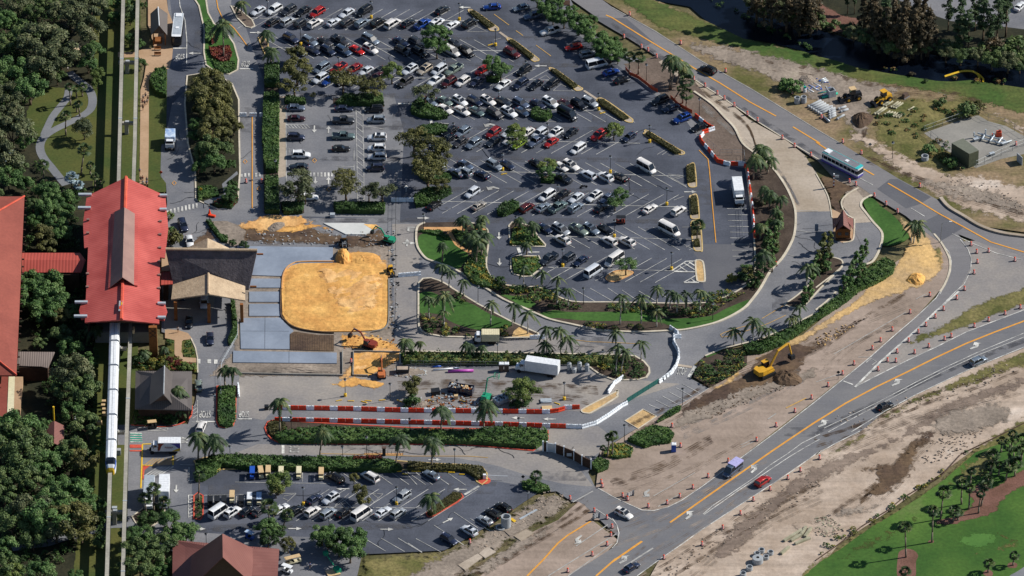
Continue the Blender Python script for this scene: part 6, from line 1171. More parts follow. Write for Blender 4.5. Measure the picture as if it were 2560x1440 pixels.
tufts('14','1200,-60 1290,-100 1400,180 1500,210 1480,260 1300,200 1150,150 1000,100','weedy growth below the pump station',lf='hedged',mix=('hedge','reed'),c=.4,z0=0); tufts('04','600,680 900,720 1300,780 1900,850 1900,800 1300,750 900,690','reeds along the canal edge',h=1.0,lf='reed',mix=('reed','hedge'),c=.4,z0=0)
tufts('04','550,1150 900,1000 1300,960 1450,1100 1100,1300 1000,1400 600,1400','weeds in the grass of the equipment yard',lf='hedge',mix=('reed','hedged'),c=.12,z0=0,h=.6); tufts('04','-1100,-60 -1000,60 -600,260 -200,420 0,540 0,480 -200,370 -600,200 -900,20','weeds along the near canal bank',lf='hedged',mix=('hedge',),c=.2,z0=0)
tufts('30','1330,860 1520,720 1640,760 1630,860 1500,950 1380,940','low shrubs below the parked box trucks',lf='hedged',mix=('hedge',),c=.6,z0=.15); tufts('30','1945,640 1980,620 2020,650 2020,840 1950,860','yellow-green shrubs in the red-kerbed lane divider',mix=('yel','hedge'),c=.9,z0=.15)
tufts('20','1330,780 1600,700 1740,660 1860,750 1970,760 1970,840 1700,825 1400,825','colourful croton shrubs in front of the dark-roofed building',lf='yel',mix=('hedge','red','yel','hedge'),c=.9,z0=0); tufts('20','1830,530 1900,520 1950,640 1960,690 1850,680','grassy tufts in the forecourt lawn',h=.25,lf='hedge',mix=('hedge',),c=.6,z0=0)
tufts('20','1340,1190 1900,1240 1860,1320 1700,1370 1350,1370','dark shrubs behind the red kerb',lf='hedged',mix=('hedge',),c=.9,z0=0,h=1.2)

tufts('00','-200,-100 500,-100 700,300 640,700 480,860 300,1000 150,1200 -200,1400','undergrowth in the upper wooded garden',h=1.6,lf='hedged',mix=('hedge','hedged'),c=.35,z0=0)
tufts('10','270,250 400,150 520,420 640,440 800,380 900,480 780,600 800,1060 250,1060 250,500','undergrowth left of the station',h=1.5,lf='hedged',mix=('hedge','hedged'),c=.4,z0=0)
tufts('10','250,1280 830,1280 860,1440 20:760,330 900,420 1000,700 960,1440 500,1440 400,900 560,600 300,440 200,0','undergrowth below the link roof',h=1.4,lf='hedged',mix=('hedge','hedged'),c=.35,z0=0)
tufts('30','-100,-100 940,-100 960,500 930,900 800,1200 400,1440 -100,1440','undergrowth in the lower wooded garden',h=1.5,lf='hedged',mix=('hedge','hedged'),c=.3,z0=0)
tufts('30','980,650 1050,650 1060,900 1040,1150 960,1150 940,900','strip of low bushes beside the left beam',h=1.2,lf='hedge',mix=('hedged',),c=.7,z0=0)
# ================================================================ BUILDINGS
def g3(p,z): return Vector(G(p[0],p[1],z))
def roof_obj(name,parent,faces,m,th=.25):
    mb=MB()
    for i,f in enumerate(faces): mb.slab(f,th)
    return mb.build(name,M[m],parent)
# ---- monorail beams, columns and train
def railz(py): return 4.6+ (py/1440.0)*.5
def beam(name,pts,label):
    r=thing(name,label,'monorail beam',(0,0,0),0,'monorail beams'); q=[g3(p,railz(p[1])) for p in pts]; mb=MB(); jn=MB()
    for a,b in zip(q,q[1:]):
        d=(b-a).normalized(); n=Vector((-d.y,d.x,0))*.46; D=Vector((0,0,1.15)); N2=n*.8
        mb.add([a-n,a+n,b+n,b-n,a-N2-D,a+N2-D,b+N2-D,b-N2-D],[(0,3,2,1),(4,5,6,7),(0,1,5,4),(1,2,6,5),(2,3,7,6),(3,0,4,7)])
        L=(b-a).length; k=int(L/28)
        for i in range(1,k+1): c=a+d*(i*28); jn.box((c.x,c.y,c.z+.03),(.98,.35,.1))
    mb.build('guideway',M['beam'],r); jn.build('joint_plate',M['metal'],r); rl=MB()
    for a,b in zip(q,q[1:]): rl.tube((a.x+.5,a.y,a.z-.35),(b.x+.5,b.y,b.z-.35),.05,n=5)
    rl.build('power_rail',M['darkm'],r)
beam('monorail_beam',[(311,-60),(308,0),(299,360),(296,480),(287,830),(277,1120),(267,1440),(264,1520)],'left monorail beam, carrying the white train below the station')
beam('monorail_beam',[(346,-60),(344,0),(337,360),(333,480),(326,830),(317,1080),(307,1440),(304,1520)],'right monorail beam, empty, running past the delivery truck yard')
for i,(x,y,l) in enumerate([(318,182,'first'),(317,334,'second'),(296,900,'third'),(290,1110,'fourth'),(287,1310,'fifth')]):
    c=G(x,y,0); r=thing('beam_column',f'{l} concrete monorail column counting from the top','column',c,0,'monorail columns'); t=railz(y)-1.15
    MB().box((0,0,(t-.6)/2),(1.0,1.0,t-.6)).build('shaft',M['beam'],r); MB().box((0,0,t-.35),(4.3,.9,.7)).build('crosshead',M['beam'],r); MB().box((.2,0,t+.15),(1.0,.7,.3)).build('cap_box',M['pipe'],r)
r=thing('monorail_train','white six-car monorail train with yellow and blue nose on the left beam','train',(0,0,0)); A=g3((287.0,790),7.6); B=g3((276.2,1160),7.6); d=(B-A).normalized(); L=(B-A).length; side=Vector((-d.y,d.x,0)); bz=5.0
def train_car(s0,s1,nose=False):
    mb=MB(); pr=[(-1.25,bz-.75),(-1.32,bz+.3),(-1.3,bz+1.3),(-1.15,bz+2.2),(-.7,bz+2.5),(.7,bz+2.5),(1.15,bz+2.2),(1.3,bz+1.3),(1.32,bz+.3),(1.25,bz-.75)]; vs=[];st=[(s0,1,1),(s1,1,1)]
    if nose: st=[(s0,1,1),(s1-2.6,1,1)]
    for s,kx,kz in st:
        c=A+d*s
        for y,z in pr: vs.append(Vector((c.x,c.y,0))+side*y*kx+Vector((0,0,bz-.75+(z-bz+.75)*kz)))
    m=len(pr); mb.add(vs,[(i,(i+1)%m,m+(i+1)%m,m+i) for i in range(m)]+[tuple(range(m-1,-1,-1)),tuple(range(m,2*m))]); return mb,pr
ends=[]; s=L
while s>-6: ends.append(s); s-=10.3
for i,e in enumerate(ends):
    s1=e-.36; s0=e-10.3+.36; nose=i==0
    if s1-s0<2: continue
    mb,pr=train_car(s0,s1,nose); car_=mb.build('train_car',M['whitep'],r,False)
    wmb=MB(); c0=A+d*(s0+.3); c1=A+d*((s1-2.9) if nose else s1-.3)
    for sd in (-1,1):
        a=Vector((c0.x,c0.y,0))+side*1.325*sd; b=Vector((c1.x,c1.y,0))+side*1.325*sd; o=side*.02*sd
        wmb.add([a+o+Vector((0,0,bz+.55)),b+o+Vector((0,0,bz+.55)),b+o*.2+Vector((0,0,bz+1.35)),a+o*.2+Vector((0,0,bz+1.35))],[(0,1,2,3)])
    wmb.build('window_band',M['glass'],car_); rf=MB(); a=A+d*(s0+.15); b=A+d*((s1-2.7) if nose else s1-.15); rf.tube((a.x,a.y,bz+2.52),(b.x,b.y,bz+2.52),.035,n=4); rf.build('roof_seam',M['steel'],car_)
    if i: c=A+d*(e+.0); MB().box((c.x,c.y,bz+.6),(2.2,.75,2.3),rz=math.atan2(d.y,d.x)-R(90)).build('gangway',M['blk'],r)
vs=[];prof=[(0,1,1,1),(.9,.98,.96,.97),(1.7,.9,.8,.82),(2.3,.72,.6,.6),(2.6,.5,.42,.4)]; m=len(pr)
for ds,kx,kz,_ in prof:
    c=A+d*(ends[0]-2.72+ds)
    for y,z in pr: vs.append(Vector((c.x,c.y,0))+side*y*kx+Vector((0,0,bz-.75+(z-bz+.75)*kz)))
nb=MB(); nf=[];nm=[]
for k in range(len(prof)-1):
    for i in range(m):
        nb.add([vs[k*m+i],vs[k*m+(i+1)%m],vs[(k+1)*m+(i+1)%m],vs[(k+1)*m+i]],[(0,1,2,3)],1 if (i in(3,4,5) and k in(0,1)) else (2 if k==3 or i in (0,1) else (3 if i in(2,6) else 0)))
nb.add(vs[-m:],[tuple(range(m))],2); nb.build('nose_cab',[M['whitep'],M['glass'],M['yelpost'],M['blue']],r,False)
# ---- the red station
r=thing('monorail_station','large station with bright red metal roof and brown ridge skylight','building',(0,0,0)); ze,zr=9.0,11.7
FLe,FRe,NLe,NRe=g3((226,486),ze),g3((402,484),ze),g3((212,806),ze),g3((398,809),ze); FA,NA=g3((315,443),zr),g3((303,799),zr)
roof_obj('roof',r,[[FLe,NLe,NA,FA],[NRe,FRe,FA,NA]],'redroof',.35)
rc=MB(); rc.tube(FA+Vector((0,0,.05)),NA+Vector((0,0,.05)),.45,n=6); rc.build('ridge_cap',M['kerbred'],r)
def lerp(a,b,t): return a+(b-a)*t
for (y0,y1,sd) in ((485,645,1),(753,800,1),(485,620,-1),(752,800,-1)):
    a,b,A2,B2=(FRe,NRe,FA,NA) if sd>0 else (FLe,NLe,FA,NA)
    t0=(y0-485)/(808-485); t1=(y1-485)/(808-485); t0=max(t0,0.02); t1=min(t1,.97)
    p0=lerp(a,b,t0);p1=lerp(a,b,t1); ext=Vector((1.5*sd if sd>0 else -1.2,0,-.3))
    q=[p0,p0+ext*.8,lerp(p0,p1,.5)+ext*1.3,p1+ext*.8,p1]; roof_obj('eave_wing',r,[q if sd<0 else q[::-1]],'redroof',.3)
for x0,x1,y,sd in ((196,229,482,-1),(195,227,515,-1),(187,219,751,-1),(185,218,786,-1),(399,418,484,1),(399,417,519,1),(394,414,754,1),(394,414,789,1)):
    a=g3((x0,y+3),ze+.5); b=g3((x1,y+3),ze+.5); MB().box(((a.x+b.x)/2,(a.y+b.y)/2,ze+.35),(b.x-a.x,.75,.5)).build('outrigger_beam',M['metal'],r)
for i in range(8):
    for sd,x,ys in ((1,400.5,(553,586,619,653,687,720)),(-1,220,(549,582,684,717))):
        if i<len(ys): c=g3((x-i*.6,ys[i]),ze+.25); MB().box((c.x,c.y,ze+.25),(.75,.55,.4)).build('purlin_end',M['skylight'],r)
# skylight
zb,zt=11.3,13.7; a0,a1,b0,b1=g3((287,529),zb),g3((337,534),zb),g3((275,718),zb),g3((335,712),zb); rA,rB=g3((311,518),zt),g3((306,693),zt)
roof_obj('skylight_roof',r,[[a0,b0,rB,rA],[b1,a1,rA,rB]],'skylight',.2)
mb=MB(); c=b1.copy(); mb.face([a0,a1,rA]); mb.face([lerp(b0,rB,0)+Vector((.4,1.5,0)),b1+Vector((-.4,1.5,0)),rB+Vector((0,1.5,0))]); mb.build('skylight_gable',M['darkwall'],r)
mb=MB(); o1=Vector((.9,0,-.25)); mb.slab([a1,a1+o1,b1+o1,b1][::-1],.3); mb.slab([a0,a0-Vector((.5,0,.25)),b0-Vector((.5,0,.25)),b0],.3); mb.build('skylight_kerb',M['redroof'],r)
c=g3((303.5,760),11.9); MB().box((c.x-.1,c.y-1,11.95),(1.0,4.2,.3)).build('sign_panel',M['pipe'],r); MB().box((c.x-.25,c.y-1.9,12.15),(.4,1.3,.1)).build('sign_mark',M['org'],r); MB().box((c.x+.1,c.y-.2,12.15),(.25,1.0,.1)).build('sign_mark',M['yelpost'],r)
# walls and piers below the roof
W0=[g3(p,0) for p in ((232,560),(398,560),(392,884),(222,884))]
mb=MB(); 
for sd,xa in ((-1,-1),(1,1)):
    aa=FRe if sd>0 else FLe; bb=NRe if sd>0 else NLe; x=((aa.x+bb.x)/2)-sd*1.2
    mb.box((x,(aa.y+bb.y)/2+1,4.3),(.5,(aa.y-bb.y)-6,8.6))
mb.build('side_wall',M['darkwall'],r)
pf=MB(); pf.box(((NLe.x+NRe.x)/2,(FLe.y+NLe.y)/2,1.6),(14,(FLe.y-NLe.y)-8,3.2)); pf.build('platform',M['slab'],r)
tp=MB(); c=g3((384,892),0); tp.box((c.x,c.y+.5,4.4),(2.0,1.0,8.8)); tp.build('carved_pillar',M['wood'],r)
dm=MB()
for z in (7.4,6.2): 
    for k in (-1,1): dm.box((c.x+k*.42,c.y-.03,z),(1.0,.12,.18),ry=k*.75)
    for k in (-1,1): dm.box((c.x+k*.42,c.y-.03,z+.8),(1.0,.12,.12),ry=-k*.75)
dm.build('pillar_carving',M['darkwall'],r); 
gb=MB(); gb.face([NLe+Vector((1,.6,-.4)),NRe+Vector((-1,.6,-.4)),NA+Vector((0,1.0,-.5))]); gb.build('gable',M['darkwall'],r)
mb=MB(); p1=g3((332,838),5.5); mb.box((p1.x+.2,p1.y+1,6.3),(.5,1.6,1.0)); mb.build('beam_light_box',M['tan'],r)
# ---- thatched porte-cochere
r=thing('thatched_entrance_canopy','steep shaded thatched canopy with pale thatch cross gables over the drop-off lane','building',(0,0,0))
zR,zE=13.2,5.4; a,b=g3((414,623),zR),g3((643,626),zR); c,dd=g3((433,711),zE),g3((622,722),zE)
yo=2*(a.y-c.y); ca,cb=Vector((c.x,a.y+(a.y-c.y),zE)),Vector((dd.x,b.y+(b.y-dd.y),zE))
roof_obj('main_roof',r,[[c,dd,b,a],[cb,ca,a,b]],'thatchshade',.4); rc=MB(); rc.tube(a+Vector((0,0,.1)),b+Vector((0,0,.1)),.35,n=7); rc.build('ridge_roll',M['thatch'],r)
ap,ae1,ae2=g3((521,684),8.6),g3((432,711),5.9),g3((613,715),5.9); bp,be1,be2=g3((521,735),8.6),g3((428,748),5.9),g3((613,751),5.9)
roof_obj('front_roof',r,[[ae1,be1,bp,ap],[be2,ae2,ap,bp]],'thatch',.35); rc=MB(); rc.tube(ap+Vector((0,0,.08)),bp+Vector((0,0,.08)),.3,n=6); rc.build('ridge_roll',M['thatch'],r)
ap2,bp2=g3((518,645),8.8),g3((519,595),8.8); e1,e2,e3,e4=g3((450,655),5.9),g3((600,655),5.9),g3((462,622),5.9),g3((590,628),5.9)
roof_obj('back_roof',r,[[e3,e1,ap2,bp2],[e2,e4,bp2,ap2]],'thatch',.35)
mb=MB(); mb.face([c+Vector((.5,.6,-.3)),a+Vector((1.6,0,-.6)),ca+Vector((.5,-.6,-.3))]); mb.face([dd+Vector((-.5,.6,-.3)),b+Vector((-1.6,0,-.6)),cb+Vector((-.5,-.6,-.3))]); mb.build('end_gable',M['darkwall'],r)
for x,y in ((440,800),(605,806),(440,700),(610,700),(523,806)): q=g3((x,y),0); MB().box((q.x,q.y,2.8),(.8,.8,5.6)).build('column',M['wood'],r)
for p in ((650,632),(633,713)): q=g3(p,8); MB().box((q.x,q.y,7.6),(1.6,.35,.35)).build('roof_outrigger',M['wood'],r)
# low link roof between station and canopy
r=thing('link_roof','small red and tan link roof between station and thatched canopy','roof',(0,0,0)); q=[g3(p,6.5) for p in ((404,632),(422,632),(424,676),(404,676))]
roof_obj('tan_roof',r,[q[::-1]],'walk'); q=[g3(p,6.2) for p in ((403,672),(428,666),(432,710),(402,712))]; roof_obj('red_roof',r,[q[::-1]],'redribx'); 
MB().box(((q[0].x+q[1].x)/2,(q[0].y+q[2].y)/2,3),(1.2,3,6)).build('wall',M['darkwall'],r)
# ---- left red-roofed building and its link
r=thing('great_house','big building with faded red hipped roof cut by the left edge','building',(0,0,0)); ze=10
E=[g3(p,ze) for p in ((-260,491),(61,491),(41,938),(-280,938))]; R1,R2=g3((-60,560),15),g3((-95,830),15)
roof_obj('roof',r,[[E[1],E[2],R2,R1][::-1],[E[2],E[3],R2][::-1],[E[0],E[1],R1][::-1]],'redroof2',.4)
hp=MB(); 
for aa,bb in ((E[1],R1),(E[2],R2)): hp.tube(aa+Vector((0,0,.1)),bb+Vector((0,0,.1)),.28,n=5)
hp.build('hip_cap',M['kerbred'],r); 
for i in range(24): 
    p=lerp(E[1],E[2],(i+.5)/24); MB().box((p.x+.3,p.y,ze-.25),(.7,.3,.3)).build('rafter_end',M['darkwall'],r)
mb=MB(); mb.box((E[1].x-7,(E[1].y+E[2].y)/2,4.8),(10,(E[1].y-E[2].y)-4,9.6)); mb.build('wall',M['darkwall'],r)
r=thing('link_roof','red ribbed covered bridge roof linking the great house to the station','roof',(0,0,0)); z=7
a,b,c,dd=g3((55,650),z-.6+1),g3((214,650),z+.4),g3((200,632),z-.3),g3((55,632),z-.3); e,f=g3((56,681),z-1),g3((203,681),z-1)
roof_obj('roof',r,[[dd,a,b,c],[a,e,f,b]],'redribx',.2); MB().box(((a.x+b.x)/2,(a.y+e.y)/2,2.8),(b.x-a.x-3,4,5.4)).build('wall',M['darkwall'],r)
r=thing('side_wing','red-roofed low wing with grey gutter at the left edge','building',(0,0,0)); q=[g3(p,6) for p in ((-200,930),(27,930),(18,1045),(-200,1045))]
roof_obj('roof',r,[q[::-1]],'redroof2',.3); q=[g3(p,6.1) for p in ((22,938),(37,938),(34,1032),(18,1032))]; roof_obj('gutter',r,[q[::-1]],'tanw',.5); MB().box((q[0].x-8,(q[0].y+q[2].y)/2,2.8),(14,14,5.6)).build('wall',M['redroof2'],r)
q=g3((27,1000),0); MB().box((q.x+1.2,q.y,1.0),(3,14,2.0)).build('terrace',M['walk'],r)
r=thing('ribbed_shed','weathered grey ribbed shed roof under the trees beside the great house','shed',(0,0,0)); q=[g3((46,879),5.4),g3((137,880),5.4),g3((120,920),4.4),g3((103,916),4.4),g3((43,914),4.4)]
roof_obj('roof',r,[q[::-1]],'tanrib',.2); MB().box(((q[0].x+q[1].x)/2-.6,(q[0].y+q[2].y)/2+.4,2.0),(7,5,4.0)).build('wall',M['darkwall'],r)
# ---- dark-roofed building with tall gable
def hip_house(name,label,eave,ze,ridge,m,mx,cat='building',wallm='darkwall'):
    r=thing(name,label,cat,(0,0,0)); E=[g3(p,ze) for p in eave]; R1,R2=[g3(p[:2],p[2]) for p in ridge]
    roof_obj('roof_side',r,[[E[1],E[2],R2,R1][::-1],[E[3],E[0],R1,R2][::-1]],m,.25); roof_obj('roof_end',r,[[E[2],E[3],R2][::-1]],mx,.25); roof_obj('roof_end',r,[[E[0],E[1],R1][::-1]],mx,.25)
    cx=sum(e.x for e in E)/4; cy=sum(e.y for e in E)/4; MB().prism([(cx+(e.x-cx)*.88,cy+(e.y-cy)*.86) for e in E],0,ze-.2).build('wall',M[wallm],r); return r,E
r,E=hip_house('gabled_pavilion','dark grey ribbed-roof building with steep central gable and a palm in front',((339,927),(480,928),(480,1025),(337,1022)),4.2,((388,934,6.6),(430,990,6.6)),'greyrib','greyribx')
zt=10.5; zb=5.4; rA,rB=g3((411,914),zt),g3((409,985),zt); a0,a1,b0,b1=g3((374,940),zb),g3((432,930),zb),g3((374,1011),zb),g3((430,1008),zb)
a1=Vector((a1.x,a0.y+1.2,zb)); roof_obj('gable_roof',r,[[a0,b0,rB,rA]],'greyrib',.25); roof_obj('gable_roof',r,[[b1,a1,rA,rB]],'greyrib',.25)
mb=MB(); mb.face([b0+Vector((.5,1.0,0)),b1+Vector((-.5,1.0,0)),rB+Vector((0,1.2,-.3))]); mb.face([a1+Vector((-.4,-.5,0)),a0+Vector((.4,-.5,0)),rA+Vector((0,-.8,-.3))]); mb.build('gable_wall',M['brown'],r)
rc=MB(); rc.tube(rA,rB,.15,n=5); rc.build('ridge_cap',M['pipe'],r); 
# ---- brown building at the bottom
r,E=hip_house('brown_roof_building','brown ribbed-roof building with tall gable at the bottom edge',((432,1350),(698,1372),(694,1440),(430,1500)),5.0,((560,1372,8.0),(600,1440,7.6)),'brownrib','brownribx')
zt=15; rA,rB=g3((556,1334),zt),g3((557,1393),zt); a0,a1,b0,b1=g3((476,1390),5.6),g3((640,1352),5.6),g3((470,1476),5.6),g3((640,1468),5.6); a1=Vector((a1.x,a0.y+2.5,5.6))
roof_obj('gable_roof',r,[[a0,b0,rB,rA],[b1,a1,rA,rB]],'brownrib',.25); mb=MB(); mb.face([b0+Vector((.5,2.0,0)),b1+Vector((-.5,2.0,0)),rB+Vector((0,1.5,-.3))]); mb.face([a1+Vector((-.4,-.5,0)),a0+Vector((.4,-.5,0)),rA+Vector((0,-.8,-.3))]); mb.build('gable_wall',M['brown'],r)
r=thing('brown_hut','small brown gabled hut under the trees beside a yellow pole','hut',(0,0,0)); a,b=g3((136,1052),4.8),g3((135,1108),4.8); e1,e2,e3,e4=g3((111,1060),3.4),g3((111,1118),3.4),g3((161,1064),3.4),g3((158,1118),3.4)
roof_obj('roof',r,[[e1,e2,b,a],[e4,e3,a,b]],'brownrib',.2); MB().prism([(e1.x+.4,e1.y),(e2.x+.4,e2.y+.6),(e4.x-.4,e4.y+.6),(e3.x-.4,e3.y)],0,3.3).build('wall',M['darkwall'],r)
c=G(136,1075,0); r=thing('yellow_pole','bright yellow pole rising above the brown hut','pole',c); MB().tube((0,0,0),(0,0,6.8),.2,n=8).build('shaft',M['yelpost'],r); MB().tube((0,0,6.8),(0,0,7.0),.26,n=8).build('cap',M['yelpost'],r)
# ---- bus shelter
r=thing('gabled_bus_shelter','grey gabled bus shelter with white ridge and planter beside the silver bus','shelter',(0,0,0)); zt,zb=6.2,3.6
rA,rB=g3((395,17),zt),g3((398,64),zt); e1,e2,e3,e4=g3((376,34),zb),g3((377,88),zb),g3((419,34),zb),g3((418,88),zb)
roof_obj('roof',r,[[e1,e2,rB,rA],[e4,e3,rA,rB]],'greyrib',.2); rc=MB(); rc.tube(rA,rB,.12,n=5); rc.build('ridge_cap',M['whitep'],r)
mb=MB(); mb.face([e2+Vector((.4,.8,0)),e4+Vector((-.4,.8,0)),rB+Vector((0,.5,-.2))]); mb.build('gable_wall',M['brown'],r)
for p in (e1,e2,e3,e4): MB().box((p.x+(.6 if p in(e1,e2) else -.6),p.y+(-.6 if p in(e1,e3) else .8),zb/2),(.3,.3,zb)).build('post',M['wood'],r)
q=G(395,104,0); MB().box((q[0],q[1],.4),(2.1,2.2,.8)).build('planter',M['wood'],r)
for i,y in enumerate((122,136)): q=G(394,y,.4); r2=thing('park_bench',('upper' if i==0 else 'lower')+' wooden slatted bench on the tan paving below the bus shelter','bench',(q[0],q[1],.05),0,'benches'); MB().box((0,0,.45),(1.8,.5,.07)).build('seat',M['wood'],r2); MB().box((0,.28,.75),(1.8,.06,.5)).build('backrest',M['wood'],r2); [MB().box((s*.75,0,.22),(.08,.45,.44)).build('leg',M['darkm'],r2) for s in (-1,1)]
# ---- guardhouse
r=thing('guardhouse','small brown guardhouse with steep crossed gable roof at the entrance','building',(0,0,0)); zb,zt=3.4,6.6
E=[g3(p,zb) for p in ((2081,545),(2134,546),(2133,576),(2082,573))]; cx=sum(e.x for e in E)/4; cy=sum(e.y for e in E)/4
w_,h_=2.6,2.6; roof_obj('side_roof',r,[[Vector((cx-w_,cy-h_,zb)),Vector((cx-w_,cy+h_,zb)),Vector((cx-.4,cy+.0,zb+2.0))][::-1],[Vector((cx+w_,cy-h_,zb)),Vector((cx+w_,cy+h_,zb)),Vector((cx+.4,cy,zb+2.0))],[Vector((cx-w_,cy+h_,zb)),Vector((cx+w_,cy+h_,zb)),Vector((cx,cy,zb+2.0))][::-1]],'brownribx',.2)
rf,rb=Vector((cx,cy-h_-.2,zb+1.6)),Vector((cx,cy+1.6,zb+3.4)); roof_obj('front_gable_roof',r,[[Vector((cx-1.9,cy-h_-.1,zb-.1)),rf,rb,Vector((cx-1.7,cy+1.0,zb+.6))][::-1],[Vector((cx+1.9,cy-h_-.1,zb-.1)),rf,rb,Vector((cx+1.7,cy+1.0,zb+.6))]],'brownrib',.2)
MB().box((cx,cy-.3,zb/2),(3.6,3.8,zb)).build('wall',M['wood'],r); 
for s in (-.9,.9): MB().box((cx+s,cy-2.22,1.9),(.9,.06,.9)).build('window',M['glass'],r)
MB().box((cx+.1,cy-2.3,.35),(3.9,.5,.5)).build('base_ledge',M['darkwall'],r)
# ---- pump station
r=thing('equipment_box','large dark green metal equipment box inside the fenced pump station','equipment',(0,0,0)); a,b,c,dd=[g3(p,4.4) for p in ((2379,358),(2408,346),(2447,376),(2423,385))]
MB().prism([(p.x,p.y) for p in (a,b,c,dd)],0,4.3).build('housing',plain('green_housing','4b5140',.6),r); MB().prism([(p.x*1.0,p.y) for p in (a,b,c,dd)],4.3,4.45).build('lid',plain('grey_green_lid','6a6d60',.6),r)
def fence(name,pts,label,h=2.0,post='fence',panel=None,cat='fence',gap=2.6,z0=0,rails=(1,.5)):
    q=[g3(p,0) for p in pts]; r=thing(name,label,cat,(0,0,0)); rl=MB(); pn=MB(); ps=[]
    for a,b in zip(q,q[1:]):
        L=(b-a).length; n=max(1,int(L/gap)); 
        for i in range(n+1): ps.append(lerp(a,b,i/n))
        for f in rails: rl.tube((a.x,a.y,h*f+z0),(b.x,b.y,h*f+z0),.035,n=4)
        if panel:
            d=(b-a).normalized(); nn2=Vector((-d.y,d.x,0))*.03; pn.add([a-nn2+Vector((0,0,.1+z0)),b-nn2+Vector((0,0,.1+z0)),b-nn2+Vector((0,0,h*.96+z0)),a-nn2+Vector((0,0,h*.96+z0)),a+nn2+Vector((0,0,.1+z0)),b+nn2+Vector((0,0,.1+z0)),b+nn2+Vector((0,0,h*.96+z0)),a+nn2+Vector((0,0,h*.96+z0))],[(0,1,2,3),(7,6,5,4),(3,2,6,7)])
    if rails: rl.build('rail',M[post],r)
    if panel: pn.build('mesh_panel',M[panel],r)
    seen=set()
    pm=MB().tube((0,0,0),(0,0,h),.05,n=5).mesh('post',M[post])
    for p in ps[:90]:
        k=(round(p.x,1),round(p.y,1))
        if k in seen: continue
        seen.add(k); link('post',pm,r,(p.x,p.y,z0))
    return r
fence('chain_link_fence',P('04','1080,1330 1450,1200 1620,1150 1720,1210 1890,1250 2080,1380 14:2200,-20 2080,20 1850,120 1600,240 1530,200 1280,50 04:1080,1330'),'chain-link fence round the pump station slab',2.2)
fence('green_screen_fence',P('23','150,1150 310,1050 470,950'),'dark green screen fence between the two white barrier runs',1.5,'darkm','grnfab',gap=1.8)
fence('orange_net_fence',P('03','135,700 180,755 260,790 340,850 400,900 455,925'),'sagging orange safety netting beside the last bays of the main lot',1.1,'org','orgnet',gap=2.0); fence('orange_net_fence',P('03','585,985 660,1060 740,1105 800,1135'),'short orange netting between the palms and the blue SUV',1.1,'org','orgnet',gap=2.0)
fence('temporary_fence',P('12','-120,330 -120,500 -125,900 -120,1300 22:-120,80 -130,350'),'thin grey site fence right of the orange sand',1.6,'darkm',gap=3); fence('temporary_fence',P('21','340,330 335,500 180,760 165,880 170,1090'),'pale pipe railing around the lower corner of the concrete slabs',1.1,'metal',gap=2.5)
fence('temporary_fence',P('13','950,0 1080,110 1320,110 1330,220'),'grey site fence behind the bend of the orange and white barriers',1.7,'fence',gap=2.5); fence('silt_fence',P('34','0,1290 200,1150 460,950 720,790 880,660 1000,590 1250,450 1450,230 1800,60 2080,-80'),'low dark silt fence between the dirt and the golf course',.5,'darkm','brown',gap=4,rails=())
fence('temporary_fence',P('22','30,780 900,790'),'thin grey site fence below the bamboo row',1.6,'fence',gap=3); fence('temporary_fence',P('13','1290,660 1310,980'),'thin grey fence beside the striped bays of the main lot',1.2,'fence',gap=2.4)
r=thing('gate_wall','brown gate wall with two white panels at the work yard exit','gate',(0,0,0)); q=[g3(T('32',*p),0) for p in ((1350,190),(1390,195),(1475,210),(1560,240),(1660,280),(1740,330),(1830,370))]
for i,(a,b) in enumerate(zip(q,q[1:])):
    d=(b-a); mb=MB().box(((a.x+b.x)/2,(a.y+b.y)/2,1.3),(d.length,.2,2.6),rz=math.atan2(d.y,d.x)); mb.build('gate_panel',M['metal' if i==1 else 'darkwall'],r)
for p in q: MB().box((p.x,p.y,1.5),(.35,.35,3.0)).build('gate_post',M['whitep'],r)
for x,y in ((1395,1133),(1440,1140)): 
    q=G(x+28,y+3,1.2); MB().box((q[0],q[1]-.4,1.4),(1.2,.08,.9)).build('notice_board',M['metal'],r)
r=thing('brown_shed','dark open-sided shed at the top edge beside the highway','shed',(0,0,0)); q=[g3(p,3.2) for p in ((1398,2),(1424,0),(1425,12),(1398,13))]; roof_obj('roof',r,[q[::-1]],'darkwall',.2)
for p in q: MB().box((p.x,p.y,1.5),(.2,.2,3.0)).build('post',M['wood'],r)
r=thing('thatched_hut','tiny thatched hut hidden in the wooded garden','hut',(0,0,0)); a=g3((180,112),3.0); 
MB().lathe([(2.4,2.3),(1.4,3.2),(.2,4.6),(0,4.7)],(a.x,a.y,0),10).build('roof',M['thatch'],r); MB().lathe([(1.6,0),(1.6,2.4)],(a.x,a.y,0),10).build('wall',M['darkwall'],r)
